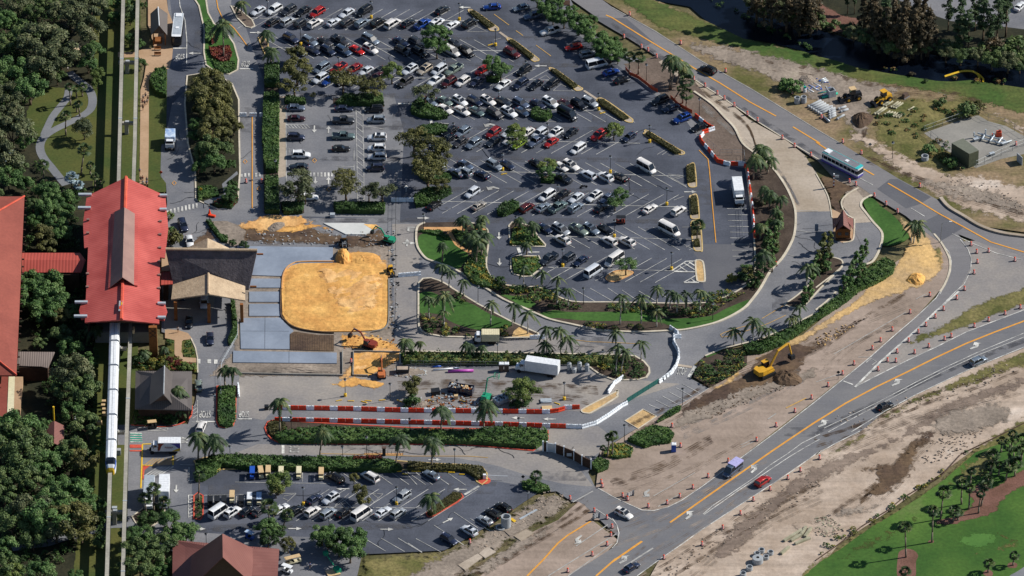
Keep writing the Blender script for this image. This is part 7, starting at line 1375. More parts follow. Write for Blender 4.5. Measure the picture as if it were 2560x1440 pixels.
# ================================================================ SMALL THINGS
# ---- traffic drums
dm=MB().lathe([(.29,.05),(.28,.3),(.26,.32),(.25,.6),(.23,.62),(.22,.95),(.1,1.0),(0,1.0)],n=12)
M['drum']=M['org']
dmesh=dm.mesh('barrel',M['org'],True); bmesh_=MB().lathe([(.42,0),(.4,.09),(.28,.1)],n=12).mesh('rubber_base',M['blk']); 
st=[MB().lathe([(r,z),(r*.985,z+.12)],n=12).mesh('reflective_band',M['whitep']) for r,z in ((.287,.18),(.26,.45),(.24,.7))]
def drum(x,y,label,group):
    q=G(x,y,.5); r=thing('traffic_drum',label,'traffic drum',(q[0],q[1],.05),0,group); link('barrel',dmesh,r); link('rubber_base',bmesh_,r)
    for m_ in st: link('reflective_band',m_,r)
    r.scale=(1.12,1.12,1.2)
DR=[('beside the upper part of the upper highway','03 175,140 118,365 293,465 360,498 445,562 568,632 637,670 686,427 1135,705 818,785'),('on the concrete construction road','03 930,853 1052,930 1123,980 1222,1048 1352,1135 1455,1198 1702,1375 13 1825,15 1988,105'),
('in the equipment yard','03 1803,920 04 55,1170 267,1412 14 453,85'),('around the entry lane and grass strip','14 333,370 398,400 583,512 700,595 815,670 1038,415'),('on the striped gore at the right','14 1550,1000 1607,1075 1725,1065 1613,1175 1988,1155 1580,1282'),
('on the right side of the ramp','24 1485,5 1407,97 1275,205 1192,283 1098,365 1022,435 925,522 810,632 715,720 620,810'),('on the left side of the ramp','24 1137,65 940,238 762,412 645,520 563,600 380,752 265,850 120,968 23 1995,1092 1828,1226 1640,1370'),
('along the grass point between ramp and lower highway','24 798,725 985,640 1127,578 1285,505 1352,477 1583,375 1725,315 1890,250 2042,190'),('along the upper edge of the lower highway','33 1445,75 1162,285 960,438 808,550 677,638 550,705 362,738 105,632 155,665'),
('along the lower edge of the lower highway','33 1883,378 1758,455 1580,567 1413,672 1284,810 1107,953 900,1118 518,1253 2075,255'),('at the service road junction','32 1932,497 1942,535 1620,660 1862,783 1988,853 2040,943 2028,1025 1990,1120 1842,1220 1597,1385'),('beside the blue portable toilet','33 685,133'),
('scattered in the work areas','13 1640,1200 11 420,372 575,372 23 600,1375 21 1470,730 32 618,1095 14 2000,0')]
for desc,data in DR:
    t='';L=[]
    for tok in data.split():
        if ',' not in tok: t=tok; continue
        L.append(T(t,*map(float,tok.split(','))))
    L.sort()
    for i,(x,y) in enumerate(L): drum(x,y,(f'{ordn(i+1)} orange drum from the left ' if len(L)>1 else 'single orange drum ')+desc,'orange traffic drums')
# ---- water-filled barriers
def barrier_mesh(c):
    mb=MB(); pr=[(-.3,0),(-.28,.25),(-.16,.4),(-.13,1.05),(.13,1.05),(.16,.4),(.28,.25),(.3,0)]; L=.93; n=len(pr)
    vs=[(-L,y,z) for y,z in pr]+[(L,y,z) for y,z in pr]; mb.add(vs,[(i,n+i,n+(i+1)%n,(i+1)%n) for i in range(n)]+[tuple(range(n-1,-1,-1))[::-1],tuple(range(n,2*n))[::-1]])
    for x in (-.6,0,.6): mb.box((x,0,1.07),(.34,.2,.07)); mb.box((x,.16,.75),(.3,.06,.3)); mb.box((x,-.16,.75),(.3,.06,.3))
    return mb.mesh('shell',c)
BM={'r':barrier_mesh(M['borg']),'w':barrier_mesh(M['bwht'])}; CAPM=MB().tube((0,0,0),(0,0,.07),.09,n=8).mesh('fill_cap',M['steel'])
def barrier_run(pts,pat,desc,step=1.92):
    q=[Vector(p) for p in W(pts,0)]; i=0; pos=[]; carry=step/2
    for a,b in zip(q,q[1:]):
        L=(b-a).length; d=(b-a)/L; s=carry
        while s<=L: pos.append((a+d*s,math.atan2(d.y,d.x))); s+=step
        carry=s-L
    cnt={'r':0,'w':0}
    for i,(p,rz) in enumerate(pos):
        c=pat[i%len(pat)]; cnt[c]+=1
        r=thing('water_barrier',f"{ordn(cnt[c])} {'orange' if c=='r' else 'white'} barrier {desc}",'barrier',(p.x,p.y,.05),rz,'water-filled barriers'); link('shell',BM[c],r); link('fill_cap',CAPM,r,(.3,0,1.08))
barrier_run(P('21','708,1210 1500,1222 22:0,1238 1400,1252 1500,1240 1600,1208 1755,1205'),'rwr','from the left in the upper work-yard wall')
barrier_run(P('21','705,1330 22:0,1355 1000,1378 1640,1400'),'rwr','from the left in the lower work-yard wall')
barrier_run(P('22','1655,1402 1760,1400 1880,1365 2000,1290 23:30,1240 100,1190 150,1165'),'w','from the left in the white curve below the loop road')
barrier_run(P('23','475,950 590,860 640,790 668,700 660,630 620,560 618,500 662,500 655,460 590,415'),'w','up the white S-curve across the loop road',1.3)
barrier_run(P('22','2000,1060 2040,1000 23:30,960 110,905'),'w','from the left beside the lane island')
barrier_run(P('03','830,1165 960,1270 1020,1300 930,1330 880,1390 905,1440 13:960,60 1060,185 1150,210 1310,215 1355,260 1368,380 1400,580 1415,760 1425,960'),'rwrrw','down the eastern wall of the main lot'); barrier_run(P('22','1215,510 1370,505'),'w','on the lane by the orange sand triangle')
barrier_run(P('21','340,980 345,1090'),'w','beside the striped tan pavement',1.6); barrier_run(P('12','-100,1330 150,1310'),'w','at the mouth of the garden drive'); barrier_run(P('01','340,1165 610,1165'),'w','across the entry lane below the trees',2.6); barrier_run(P('11','1870,575 2060,575'),'w','below the square lot trees')
# ---- lamp posts
pm=MB().tube((0,0,0),(0,0,4.7),.09,.06,7).mesh('pole',M['darkm']); bs=MB().lathe([(.38,0),(.38,.75),(.3,.8),(0,.8)],n=10).mesh('concrete_base',M['yelpost']); hd_=MB().lathe([(.12,4.6),(.3,4.75),(.36,5.1),(.3,5.15)],n=8).mesh('lantern',M['lampw']); cp=MB().lathe([(.42,5.12),(.2,5.3),(0,5.38)],n=8).mesh('lantern_cap',M['darkm'])
def lamp(x,yt,label,base=False,white=False):
    q=G(x,yt,5.2); r=thing('street_lamp',label,'lamp post',(q[0],q[1],.05),0,'lamp posts'); link('pole',pm,r); link('lantern',hd_,r); link('lantern_cap',cp,r)
    if base: link('concrete_base',bs,r)
LP=[('in the main parking lot','01 632,5 965,285,b 1670,15,b 1345,575 02 512,35,b 875,290,b 1180,610 908,910 1908,935,b 1395,1235 362,590 12 945,95,b 2025,120,b 1500,410 1548,1055,b 1080,725 13 550,440,b 598,1085,b 25,760,b 03 378,1255,b 21 1860,955'),('along the upper highway','02 1822,270 03 345,640 875,985 14 770,-20'),('around the work yard','12 155,700 21 1410,910,b 870,1290 22 895,555 490,920 1563,945,b 1108,1300 18,1305 1950,620 700,-20 1755,0 23 708,1005 545,25'),
('beside the service road','31 258,140 1385,145 1625,45 32 466,170 1200,595 31 20,1015 33 125,-70 20 2140,1060 11 712,160 12 455,-210 23 1300,430 23 1010,150'),('in the lower parking lot','31 990,555,b 1925,550,b 1250,860')]
for desc,data in LP:
    t='';L=[]
    for tok in data.split():
        if ',' not in tok: t=tok; continue
        p=tok.split(','); L.append((T(t,float(p[0]),float(p[1])),len(p)>2))
    L.sort()
    for i,((x,y),b) in enumerate(L): lamp(x,y,f'{ordn(i+1)} lamp post from the left {desc}',b)
r=thing('highway_light','tall grey cobra-head light pole at the ramp','lamp post',G(*T('14',1243,985),0)); MB().tube((0,0,0),(.3,0,6.0),.09,.06,7).build('pole',M['fence'],r); MB().tube((.3,0,6.0),(2.1,.3,6.2),.05,n=5).build('arm',M['fence'],r); MB().box((2.4,.3,6.2),(.7,.25,.15)).build('lamp_head',M['whitep'],r)
# ---- people on the walkway
def skin_mesh(name,verts,edges,rad,m):
    me=bpy.data.meshes.new(name); me.from_pydata(verts,edges,[]); o=bpy.data.objects.new('tmp',me); COL.objects.link(o); sk=o.modifiers.new('s','SKIN'); sb=o.modifiers.new('u','SUBSURF'); sb.levels=1
    for i,v in enumerate(me.skin_vertices[0].data): v.radius=(rad[i],rad[i])
    me.skin_vertices[0].data[0].use_root=True; dg=bpy.context.evaluated_depsgraph_get(); dg.update(); out=bpy.data.meshes.new_from_object(o.evaluated_get(dg)); out.materials.clear(); out.materials.append(m); bpy.data.objects.remove(o); return out
bv=[(0,0,.95),(0,0,1.2),(0,0,1.42),(0,0,1.52),(0,.02,1.66),(.19,0,1.4),(.26,.02,1.15),(.27,.14,.93),(-.19,0,1.4),(-.26,-.03,1.15),(-.27,.04,.9),(.1,0,.9),(.12,.12,.5),(.12,.05,.08),(.12,.17,.04),(-.1,0,.9),(-.12,-.05,.5),(-.12,-.22,.1),(-.12,-.12,.04),(.28,.17,.86),(-.28,.07,.83)]
be=[(0,1),(1,2),(2,3),(3,4),(2,5),(5,6),(6,7),(2,8),(8,9),(9,10),(0,11),(11,12),(12,13),(13,14),(0,15),(15,16),(16,17),(17,18),(7,19),(10,20)]
br=[.14,.13,.14,.055,.1,.065,.05,.035,.065,.05,.035,.09,.065,.045,.04,.09,.065,.045,.04,.03,.03]
PB=skin_mesh('body',bv,be,br,M['skin']); 
CL={}
for nm,c in (('white','d4d4d4'),('navy','26304a'),('red','a03030'),('blue','3f6fb0'),('grey','7a7d82'),('khaki','9a8a6a'),('black','1c1c20')):
    m_=plain('cloth_'+nm,c,.8); CL[nm]=(skin_mesh('shirt',[bv[0],bv[1],(0,0,1.44),(.2,0,1.4),(.27,.01,1.2),(-.2,0,1.4),(-.27,-.01,1.2)],[(0,1),(1,2),(2,3),(3,4),(2,5),(5,6)],[.16,.155,.13,.085,.07,.085,.07],m_),skin_mesh('shorts',[(0,0,.95),(.1,0,.88),(.12,.08,.6),(-.1,0,.88),(-.12,-.03,.6)],[(0,1),(1,2),(0,3),(3,4)],[.155,.11,.09,.11,.09],m_))
HM=MB().lathe([(.115,1.64),(.125,1.72),(.09,1.8),(0,1.83)],(0,-.005,0),10).mesh('hair',M['hair'],True)
PPL=[('00',1432,975,'white','navy',180),('00',1455,955,'grey','black',170),('00',1480,985,'black','khaki',190),('00',1425,1020,'red','grey',175),('00',1448,1030,'navy','navy',5),('00',1472,1015,'white','khaki',180),('00',1430,1075,'black','black',0),('10',1397,270,'blue','khaki',150),('10',1408,350,'black','navy',185),('10',1425,345,'red','grey',175),('10',1430,390,'white','grey',0),('10',1468,360,'grey','black',180),('10',1466,390,'blue','navy',5),('00',677,690,'white','grey',90),('20',1780,415,'white','black',0),('31',1060,1335,'blue','black',0)]
for i,(t,x,y,a,b,rz) in enumerate(PPL):
    where='in the group halfway down the tan walkway' if t=='00' and x>1000 else ('on the tan walkway just above the red roof' if t=='10' else {'00':'on the garden path under the trees','20':'on the forecourt paving','31':'in the yard beside the brown roof'}[t])
    sub=[q for q in PPL if q[0]==t and (q[1]>1000)==(x>1000)]; k=sorted(sub,key=lambda q:q[1]).index((t,x,y,a,b,rz))+1
    q=G(*T(t,x,y),.9); r=thing('person',f'{ordn(k)} person from the left {where}, {a} top' if len(sub)>1 else f'person standing {where}, {a} top','person',(q[0],q[1],.05),R(rz),'people on foot'); link('body',PB,r); link('shirt',CL[a][0],r); link('shorts',CL[b][1],r); link('hair',HM,r)
# ---- earth machines
def excavator(loc,rz,label,m,s=1.0,boom=None,swing=0):
    r=thing('excavator',label,'excavator',loc,rz); r.scale=(s,)*3
    for sd in (-1,1):
        mb=MB(); pr=[(-1.9,.35),(-1.6,.02),(1.6,.02),(1.9,.35),(1.7,.75),(-1.7,.75)]; y0,y1=sd*1.0,sd*1.5
        n=len(pr); mb.add([(x,y0,z) for x,z in pr]+[(x,y1,z) for x,z in pr],[(i,(i+1)%n,n+(i+1)%n,n+i) for i in range(n)]+[tuple(range(n)),tuple(range(2*n-1,n-1,-1))]); mb.build('track',M['blk'],r)
    MB().box((0,0,.75),(1.8,1.9,.4)).build('undercarriage',M['darkm'],r)
    b=MB(); b.prism([(1.5,-1.25),(1.5,1.25),(-1.5,1.3),(-2.3,.9),(-2.3,-.9),(-1.5,-1.3)],.95,1.35); b.prism([(-.2,-1.25),(-.2,1.25),(-1.5,1.3),(-2.3,.9),(-2.3,-.9),(-1.5,-1.3)],1.35,2.0); b.box((.6,-.8,1.6),(1.4,.75,.5)); b.build('house',m,r)
    MB().box((.65,.78,2.05),(1.55,.95,1.35),taper=.88).build('cab_glass',M['glass'],r); MB().box((.6,.78,2.76),(1.5,.95,.09)).build('cab_roof',m,r)
    B=boom or [(1.2,-.1,1.5),(3.0,-.1,4.2),(5.2,-.1,4.6),(6.6,-.1,2.4),(6.3,-.1,1.0)]
    bm=MB()
    for a,c in zip(B[:2],B[1:3]): bm.tube(a,c,.28,.26,6)
    bm.build('boom',m,r); MB().tube(B[2],B[3],.22,.17,6).build('stick',m,r)
    MB().tube((1.6,-.1,1.3),((B[0][0]+B[1][0]*1.5)/2.5,-.1,(B[0][2]+B[1][2]*1.5)/2.5-.2),.09,n=6).tube(((B[1][0]+B[2][0])/2,-.1,B[1][2]+.5),(B[2][0]+.3,-.1,B[2][2]+.3),.08,n=6).build('hydraulic_ram',M['steel'],r)
    k=B[3]; MB().prism([(k[0]-.5,k[1]-.6),(k[0]+.5,k[1]-.6),(k[0]+.5,k[1]+.6),(k[0]-.5,k[1]+.6)],k[2]-1.1,k[2]-.1).build('bucket',M['darkm'],r); return r
c=G(*T('23',1530,835),1.0); excavator((c[0],c[1],.05),R(38),'large yellow excavator digging in dark soil beside the hedge',M['yelm'],1.2,[(1.2,-.1,1.5),(3.2,-.1,4.6),(6.0,-.1,5.4),(6.9,-.1,2.2),(6.6,-.1,1.0)])
c=G(*T('21',1655,560),1.0); excavator((c[0],c[1],.05),R(150),'dark red excavator reaching left below the orange sand square',M['redm'],.85)
c=G(*T('21',1775,850),1.0); excavator((c[0],c[1],.05),R(92),'orange mini excavator beside the sand planter',M['mach'],.72)
c=G(*T('11',1850,950),1.0); excavator((c[0],c[1],.05),R(150),'green excavator at the right end of the excavated strip',M['grn'],.75)
def loader(loc,rz,label,m,s=1.0,cabc='yelm'):
    r=thing('wheel_loader',label,'loader',loc,rz,'loaders'); r.scale=(s,)*3
    MB().box((-1.3,0,1.5),(2.3,1.5,1.0),taper=.85).box((.6,0,1.1),(1.8,1.2,.6)).build('body',m,r); MB().box((-.1,0,2.6),(1.3,1.3,1.4),taper=.9).build('cab_glass',M['glass'],r); MB().box((-.1,0,3.35),(1.6,1.6,.14)).build('cab_roof',M[cabc],r)
    for x in (-1.4,1.3):
        for sd in (-1,1): w_=MB(); w_.tube((x,sd*.75,.75),(x,sd*1.25,.75),.75,n=14,m=0); w_.tube((x,sd*.74,.75),(x,sd*1.27,.75),.35,n=10,m=1); w_.build('wheel',[M['blk'],M['yelm']],r)
    for sd in (-1,1): MB().tube((.4,sd*.6,1.6),(2.8,sd*.6,.8),.12,n=6).build('lift_arm',m,r)
    MB().box((3.1,0,.6),(.9,2.5,1.0),taper=.7,ry=.3).build('bucket',M['darkm'],r); return r
c=G(2208,245,1.2); loader((c[0],c[1],.05),R(215),'yellow wheel loader parked right of the orange-roofed tractor',M['yelm'],1.0)
c=G(2130,240,1.2); loader((c[0],c[1],.05),R(200),'dark tractor loader with orange cab roof by the teal pipes',M['darkm'],1.05,'tan')
c=G(*T('11',1400,980),.9); loader((c[0],c[1],.05),R(-85),'grey skid loader pushing soil above the orange sand',M['steel'],.75,'steel')
c=G(*T('11',1868,1260),.9); loader((c[0],c[1],.05),R(-75),'small yellow loader at the right edge of the orange sand',M['yelm'],.62)
# ---- portable toilets, bins, skips
def toilet(t,x,y,label,m,rz=-90):
    c=G(*T(t,x,y),1.1); r=thing('portable_toilet',label,'portable toilet',(c[0],c[1],.05),0,'portable toilets'); MB().box((0,0,1.05),(1.15,1.15,2.1)).build('cabin',m,r); MB().box((0,0,2.2),(1.2,1.2,.16),taper=.8).build('roof',M['whitep'],r); MB().box((0,-.6,1.0),(.8,.06,1.8)).build('door',m,r); MB().tube((.4,.4,2.2),(.4,.4,2.6),.06,n=6).build('vent_pipe',M['steel'],r)
toilet('22',932,790,'left brown portable toilet with white roof by the bamboo',M['brown']); toilet('22',985,790,'right brown portable toilet with white roof by the bamboo',M['brown']); toilet('33',617,155,'blue portable toilet with white roof beside the highway dirt',M['blue'])
for i,(x,y,k) in enumerate(((1612,785,1.9),(1715,785,2.1),(1790,795,1.9),(1662,810,1.1))):
    c=G(*T('22',x,y),1); r=thing('grey_tank',('short tank between the other grey tanks right of the box truck' if i==3 else f'{ordn(i+1)} tall grey tank from the left right of the box truck'),'tank',(c[0],c[1],.05),0,'grey tanks in the work yard'); MB().lathe([(.55,0),(.58,k*.5),(.55,k),(.3,k+.15),(0,k+.18)],n=12).build('shell',M['pipe'],r); MB().lathe([(.25,k+.12),(.25,k+.3),(0,k+.32)],n=8).build('lid',M['steel'],r)
r=thing('dumpster','dark blue open dumpster full of scrap wood in the work yard','dumpster',put('22',530,1010,.9),R(-14)); mb=MB()
for y in (-1.1,1.1): mb.box((0,y,.9),(6.2,.12,1.6))
for x in (-3.05,3.05): mb.box((x,0,.9),(.12,2.3,1.6))
mb.box((0,0,.15),(6.2,2.3,.2)).build('shell',M['paint_n'],r); rb=MB(); rnd=random.Random(4)
for i in range(46): rb.box((rnd.uniform(-2.7,2.7),rnd.uniform(-.85,.85),1.4+rnd.uniform(-.1,.35)),(rnd.uniform(.3,1.3),rnd.uniform(.1,.4),rnd.uniform(.05,.3)),rz=rnd.uniform(0,3),ry=rnd.uniform(-.5,.5),m=rnd.randrange(3))
rb.build('scrap_load',[M['wood'],M['pipe'],M['tan']],r)
r=thing('dumpster','white and grey skip of rubble beside the light green tree','dumpster',put('22',945,1110,.8),R(35)); MB().box((0,0,.75),(4.2,2.2,1.3),taper=1.08).build('shell',M['metal'],r); rb=MB()
for i in range(30): rb.box((rnd.uniform(-1.7,1.7),rnd.uniform(-.8,.8),1.5),(rnd.uniform(.2,.8),rnd.uniform(.1,.4),.25),rz=rnd.uniform(0,3),m=rnd.randrange(2))
rb.build('rubble_load',[M['pipe'],M['darkm']],r)
r=thing('dumpster','small black skip beside the orange mini excavator','dumpster',put('21',1985,820,.8),R(0)); MB().box((0,0,.7),(3,1.7,1.3),taper=1.1).build('shell',M['darkm'],r); MB().box((0,0,1.3),(2.7,1.4,.2)).build('load',M['sanddirt'],r)
r=thing('boom_lift','green articulated boom lift raised in the work yard','lift',put('22',780,1100,.8),R(70)); MB().box((0,0,.8),(2.6,1.6,.7)).box((-.6,0,1.5),(1.8,1.3,.9),taper=.9).build('chassis',M['grn'],r); r.scale=(1.15,)*3
for x in (-.9,.9):
    for sd in (-1,1): MB().tube((x,sd*.7,.45),(x,sd*1.05,.45),.45,n=12).build('wheel',M['blk'],r)
MB().tube((-.6,0,1.9),(1.2,.1,5.0),.16,n=6).build('boom',M['grn'],r); MB().tube((1.2,.1,5.0),(2.0,-1.2,5.4),.12,n=6).build('jib',M['grn'],r); bk=MB()
q=[(1.6,-2.2),(2.4,-2.2),(2.4,-1.2),(1.6,-1.2)]
for z in (5.0,5.5,6.0):
    for a,b in zip(q,q[1:]+q[:1]): bk.tube((a[0],a[1],z),(b[0],b[1],z),.05,n=4)
for a in q: bk.tube((a[0],a[1],5.0),(a[0],a[1],6.0),.05,n=4)
bk.build('basket',M['grn'],r)
r=thing('boom_lift','teal scissor lift arm lying behind the dark trees of the lower yard','lift',put('31',1320,1350,1),R(120)); MB().tube((0,0,.4),(4.6,0,1.6),.16,n=6).build('boom',M['grn'],r); MB().box((-.6,0,.6),(1.8,1.3,.9)).build('chassis',M['grn'],r); MB().box((5,0,1.8),(.9,1.1,.9)).build('basket',M['grn'],r)
def crate(t,x,y,d,rz,label,m,name='crate',z=0): c=G(*T(t,x,y),d[2]/2); r=thing(name,label,name.replace('_',' '),(c[0],c[1],.05+z),R(rz)); MB().box((0,0,d[2]/2),d).build('body',M[m],r); MB().box((0,0,d[2]+.04),(d[0]*1.04,d[1]*1.04,.06)).build('lid',M[m],r)
crate('22',275,1040,(2.0,1.6,1.1),12,'black box container left of the blue dumpster','darkm'); crate('22',480,1090,(.9,.9,.9),0,'tan crate in front of the blue dumpster','tan'); crate('22',1380,1130,(2.6,1.6,.25),3,'grey stacked sheets below the lamp post in the work yard','metal'); crate('22',1390,1200,(2.4,1.4,.15),4,'tan plywood sheet beside the upper barrier wall','tan')
crate('31',1290,1410,(3.0,2.4,.2),20,'tan sheet pile in the lower yard beside the green fence','tan'); crate('31',840,1310,(.9,.7,.8),0,'tan bin beside the brown roof corner','tan'); crate('30',1190,200,(.9,1.0,1.4),0,'small grey cabinet between the monorail beams','pipe'); crate('30',1145,760,(1.2,.9,.3),0,'pale cabinet lid on the lawn between the beams','metal'); crate('11',1285,715,(1.2,1.0,.9),0,'pale crate above the white concrete slab','metal'); crate('21',625,1195,(1.0,.9,1.0),0,'dark cart left of the upper barrier wall','darkm')
for i,(x,y) in enumerate(((1040,1140),(1030,1180),(1045,1220),(1045,1260))): crate('20',x,y,(1.0,.8,.7),0,f'{ordn(i+1)} tan crate from the top in the stack left of the train','tan')
crate('20',995,1350,(1.2,.8,.8),0,'tan crate under the trees left of the train','tan'); crate('20',768,1325,(.9,1.0,1.4),0,'small white box in the dark garden below the grey tree','whitep')
r=thing('orange_cone_sign','large orange safety cone board lying at the lane corner','sign',put('11',55,690,.5),R(-20)); MB().lathe([(.5,0),(.35,.5),(.08,1.6),(0,1.6)],n=10).build('cone',M['borg'],r); MB().box((.9,-.6,.25),(1.8,.7,.45)).build('base',M['borg'],r)
# ---- concrete rings and manholes
def ring(t,x,y,rad,h,label,m='pipe',closed=False):
    c=G(*T(t,x,y),h); r=thing('concrete_ring',label,'concrete ring',(c[0],c[1],.05),0,'precast concrete rings'); MB().lathe([(rad,0),(rad,h),(rad*.8,h),(rad*.8,.05)],n=20).build('wall',M[m],r,False)
    if closed: MB().lathe([(rad*.98,h+.01),(rad*.35,h+.12),(rad*.3,h+.12)],n=20).build('cover',M[m],r)
for a in (('32',980,845,1.2,3.0,'large standing concrete ring beside the parked dark SUVs'),('03',1853,975,.78,1.7,'left concrete ring of the pair beside the drum in the yard'),('03',1917,968,.78,1.7,'right concrete ring of the pair beside the drum in the yard'),('33',1495,1172,.75,.9,'topmost small concrete ring at the bottom right'),('33',1452,1207,.75,.8,'small concrete ring left of the topmost one at the bottom right'),('33',1585,1195,.75,.8,'rightmost small concrete ring at the bottom right'),('33',1540,1240,.75,.8,'small concrete ring right of the closed one at the bottom right'),('33',1375,1345,.78,1.0,'small concrete ring below the closed one at the bottom right'),('33',1310,1408,.78,1.0,'lowest small concrete ring at the bottom right'),('14',1090,118,.95,1.2,'rusty round manhole shaft in the weeds by the pump station')): ring(*a)
ring('33',1458,1258,1.3,1.3,'wide closed concrete ring with a round hole at the bottom right',closed=True); ring('32',925,950,1.15,.45,'low white concrete ring in front of the tall one',closed=False)
c=G(2078,232,1); r=thing('concrete_box','white open-topped concrete box among the pipes','concrete box',(c[0],c[1],.05),.4); MB().box((-.85,0,1.0),(.2,1.9,2)).box((.85,0,1.0),(.2,1.9,2)).box((0,.85,1),(1.5,.2,2)).box((0,-.85,1),(1.5,.2,2)).build('wall',M['pipe'],r)
# ---- pipes in the yard
def pipes(name,x0,y0,x1,y1,dx,dy,n,rad,m,label,group,sock=True,cat='pipe'):
    """n parallel pipes, each from (x0,y0) to (x1,y1), stepping by (dx,dy) pixels"""
    for i in range(n):
        a=Vector(G(x0+dx*i,y0+dy*i,rad)); b=Vector(G(x1+dx*i,y1+dy*i,rad)); c=(a+b)/2; c.z=rad+.02; d=b-a
        r=thing(name,label.replace('#',ordn(i+1)) if n>1 else label,cat,c,math.atan2(d.y,d.x),group); L=d.length
        MB().tube((-L/2,0,0),(L/2,0,0),rad,n=10).build('barrel',M[m],r,True); 
        MB().tube((-L/2-.01,0,0),(-L/2+.05,0,0),rad*.72,n=10).build('bore',M['blk'],r)
        if sock: MB().tube((-L/2-.05,0,0),(-L/2+.4,0,0),rad*1.16,n=10).build('socket',M[m],r)
def zz(x,y): return 1900+x/6.4,120+y/6.4
def pp(a,b,st,n,rad,m,l,g,**k): pipes('drain_pipe' if k.pop('dp',1) else 'pipe',*zz(*a),*zz(*b),st[0]/6.4,st[1]/6.4,n,rad,m,l,g,**k)
pp((770,935),(975,840),(38,24),6,.33,'pipe','# long pale pipe from the left in the big stack','pale concrete pipes')
pp((1100,950),(1160,930),(5,-8),1,.3,'pipe','single short pale pipe above the stepped pipe stack','pale concrete pipes')
pp((1100,1010),(1200,960),(4,38),4,.33,'pipe','# short pale pipe from the top in the stepped stack','pale concrete pipes',)
pp((1255,975),(1375,935),(36,42),2,.33,'pipe','# pale pipe of the pair beside the yellow loader','pale concrete pipes'); pp((1235,1135),(1345,1070),(0,0),1,.3,'pipe','lowest pale pipe right of the grey trough','pale concrete pipes')
pp((1890,890),(2010,815),(38,13),4,.26,'pipe2','# weathered pipe from the left in the upper right stack','weathered pipes'); pp((2090,945),(2210,860),(38,10),3,.24,'pipe2','# weathered pipe from the left in the rear right stack','weathered pipes')
pp((1830,1055),(1980,950),(50,5),2,.26,'pipe2','# weathered pipe of the long pair','weathered pipes'); pp((1995,1065),(2080,1010),(44,10),6,.24,'pipe2','# weathered pipe from the left in the lower right stack','weathered pipes'); pp((2370,995),(2465,940),(0,0),1,.2,'pipe2','lone weathered pipe lying in the grass','weathered pipes')
pp((930,725),(1190,675),(30,32),1,.18,'teal','upper blue-green pipe of the teal bundle','teal pipes',sock=False); pp((1000,748),(1200,700),(0,0),1,.2,'whitep','white pipe inside the teal bundle','teal pipes',sock=False); pp((985,795),(1240,725),(0,0),1,.32,'teal','thick bright teal pipe of the bundle','teal pipes',sock=False)
pp((750,650),(860,705),(55,-45),3,.15,'whitep','# white pipe from the left behind the blue-white tank','white pipes',sock=False); pp((990,1080),(1110,1180),(0,0),1,.35,'steel','grey sheet trough lying beside the stepped pipes','grey trough',sock=False)
pp((940,520),(1050,480),(20,20),3,.18,'metal','# pale pipe from the top in the loose bundle','loose pipes',sock=False)
c=G(2012,225,.6); r=thing('chemical_tank','small blue and white tank beside the concrete rings','tank',(c[0],c[1],.05)); MB().lathe([(.45,0),(.45,1.0),(.2,1.3),(0,1.3)],n=12).build('shell',M['whitep'],r); MB().box((0,0,1.4),(.7,.5,.5)).build('valve_head',M['teal'],r)
for i,(a,b,m_,l) in enumerate((((245,790),(330,780),'blue','thin blue conduit at the left end of the conduit pile'),((250,822),(470,800),'whitep','white conduit bundle in the work yard'),((400,832),(655,825),'pink','bright magenta conduit bundle in the work yard'),((350,805),(510,800),'paint_s','slate conduit behind the magenta one'))):
    p=T('22',*a); q=T('22',*b); pipes('conduit_bundle',*p,*q,0,0,1,.35 if m_=='pink' else .2,m_,l,'conduit bundles',sock=False)
for i,(x,y,dx,dy,l) in enumerate(((1720,1090,180,-110,'left'),(1790,1090,100,-60,'upper left'),(1830,1120,150,-60,'middle'),(1890,1030,50,-80,'upper'),(1930,1050,60,-90,'upper right'),(1690,1220,80,-70,'lone lower'))):
    p=T('33',x,y); q=T('33',x+dx,y+dy); a=Vector(G(*p,.2)); b=Vector(G(*q,.2)); c=(a+b)/2; d=b-a; r=thing('concrete_beam',f'{l} concrete beam of the pile above the golf course edge','concrete beam',(c.x,c.y,.05),math.atan2(d.y,d.x),'concrete beams'); MB().box((0,0,.25),(d.length,.7,.5)).build('body',M['pipe2'],r); MB().box((0,0,.53),(d.length*.9,.2,.06)).build('rib',M['pipe2'],r)
# timber mats
for i,(s,m_) in enumerate(((('500,1330 700,1215 745,1250 570,1380'),'tanconc'),(('710,1215 790,1150 880,1195 770,1260'),'tanconc'),(('830,1150 880,1110 920,1130 860,1170'),'graydirt'),(('965,990 1060,935 1210,950 1020,1040'),'graydirt'),(('1060,1040 1180,975 1260,1005 1130,1090'),'tanconc'),(('1110,865 1280,770 1295,780 1125,875'),'metal'))):
    r=thing('ground_mat',f'{ordn(i+1)} ground mat from the left along the lower lot edge' if i<5 else 'long thin metal plank beside the lamp post at the lot corner','mat',(0,0,0),0,'ground mats'); MB().prism([(p[0],p[1]) for p in W(P('32',s),.25)],0,.28).build('plate',M[m_],r)
crate('32',1050,885,(1.6,.7,.2),-50,'bright yellow spill mat right of the tall concrete ring','yelpost','spill_mat') 
# striped barricades
def barricade(t,x,y,rz,label):
    r=thing('barricade',label,'barricade',put(t,x,y,.7),R(rz),'striped barricades')
    for z in (.5,.9,1.3):
        b=MB()
        for i in range(8): b.box((-1.05+i*.3,0,z),(.3,.06,.2),m=i%2)
        b.build('rail',[M['whitep'],M['darkm']],r)
    for s in (-1,1): MB().box((s*.9,0,.75),(.08,.5,1.5)).build('leg',M['steel'],r)
barricade('33',185,625,40,'striped barricade between the drums of the closed lane'); barricade('32',1885,845,40,'striped barricade at the end of the closed lower lane')
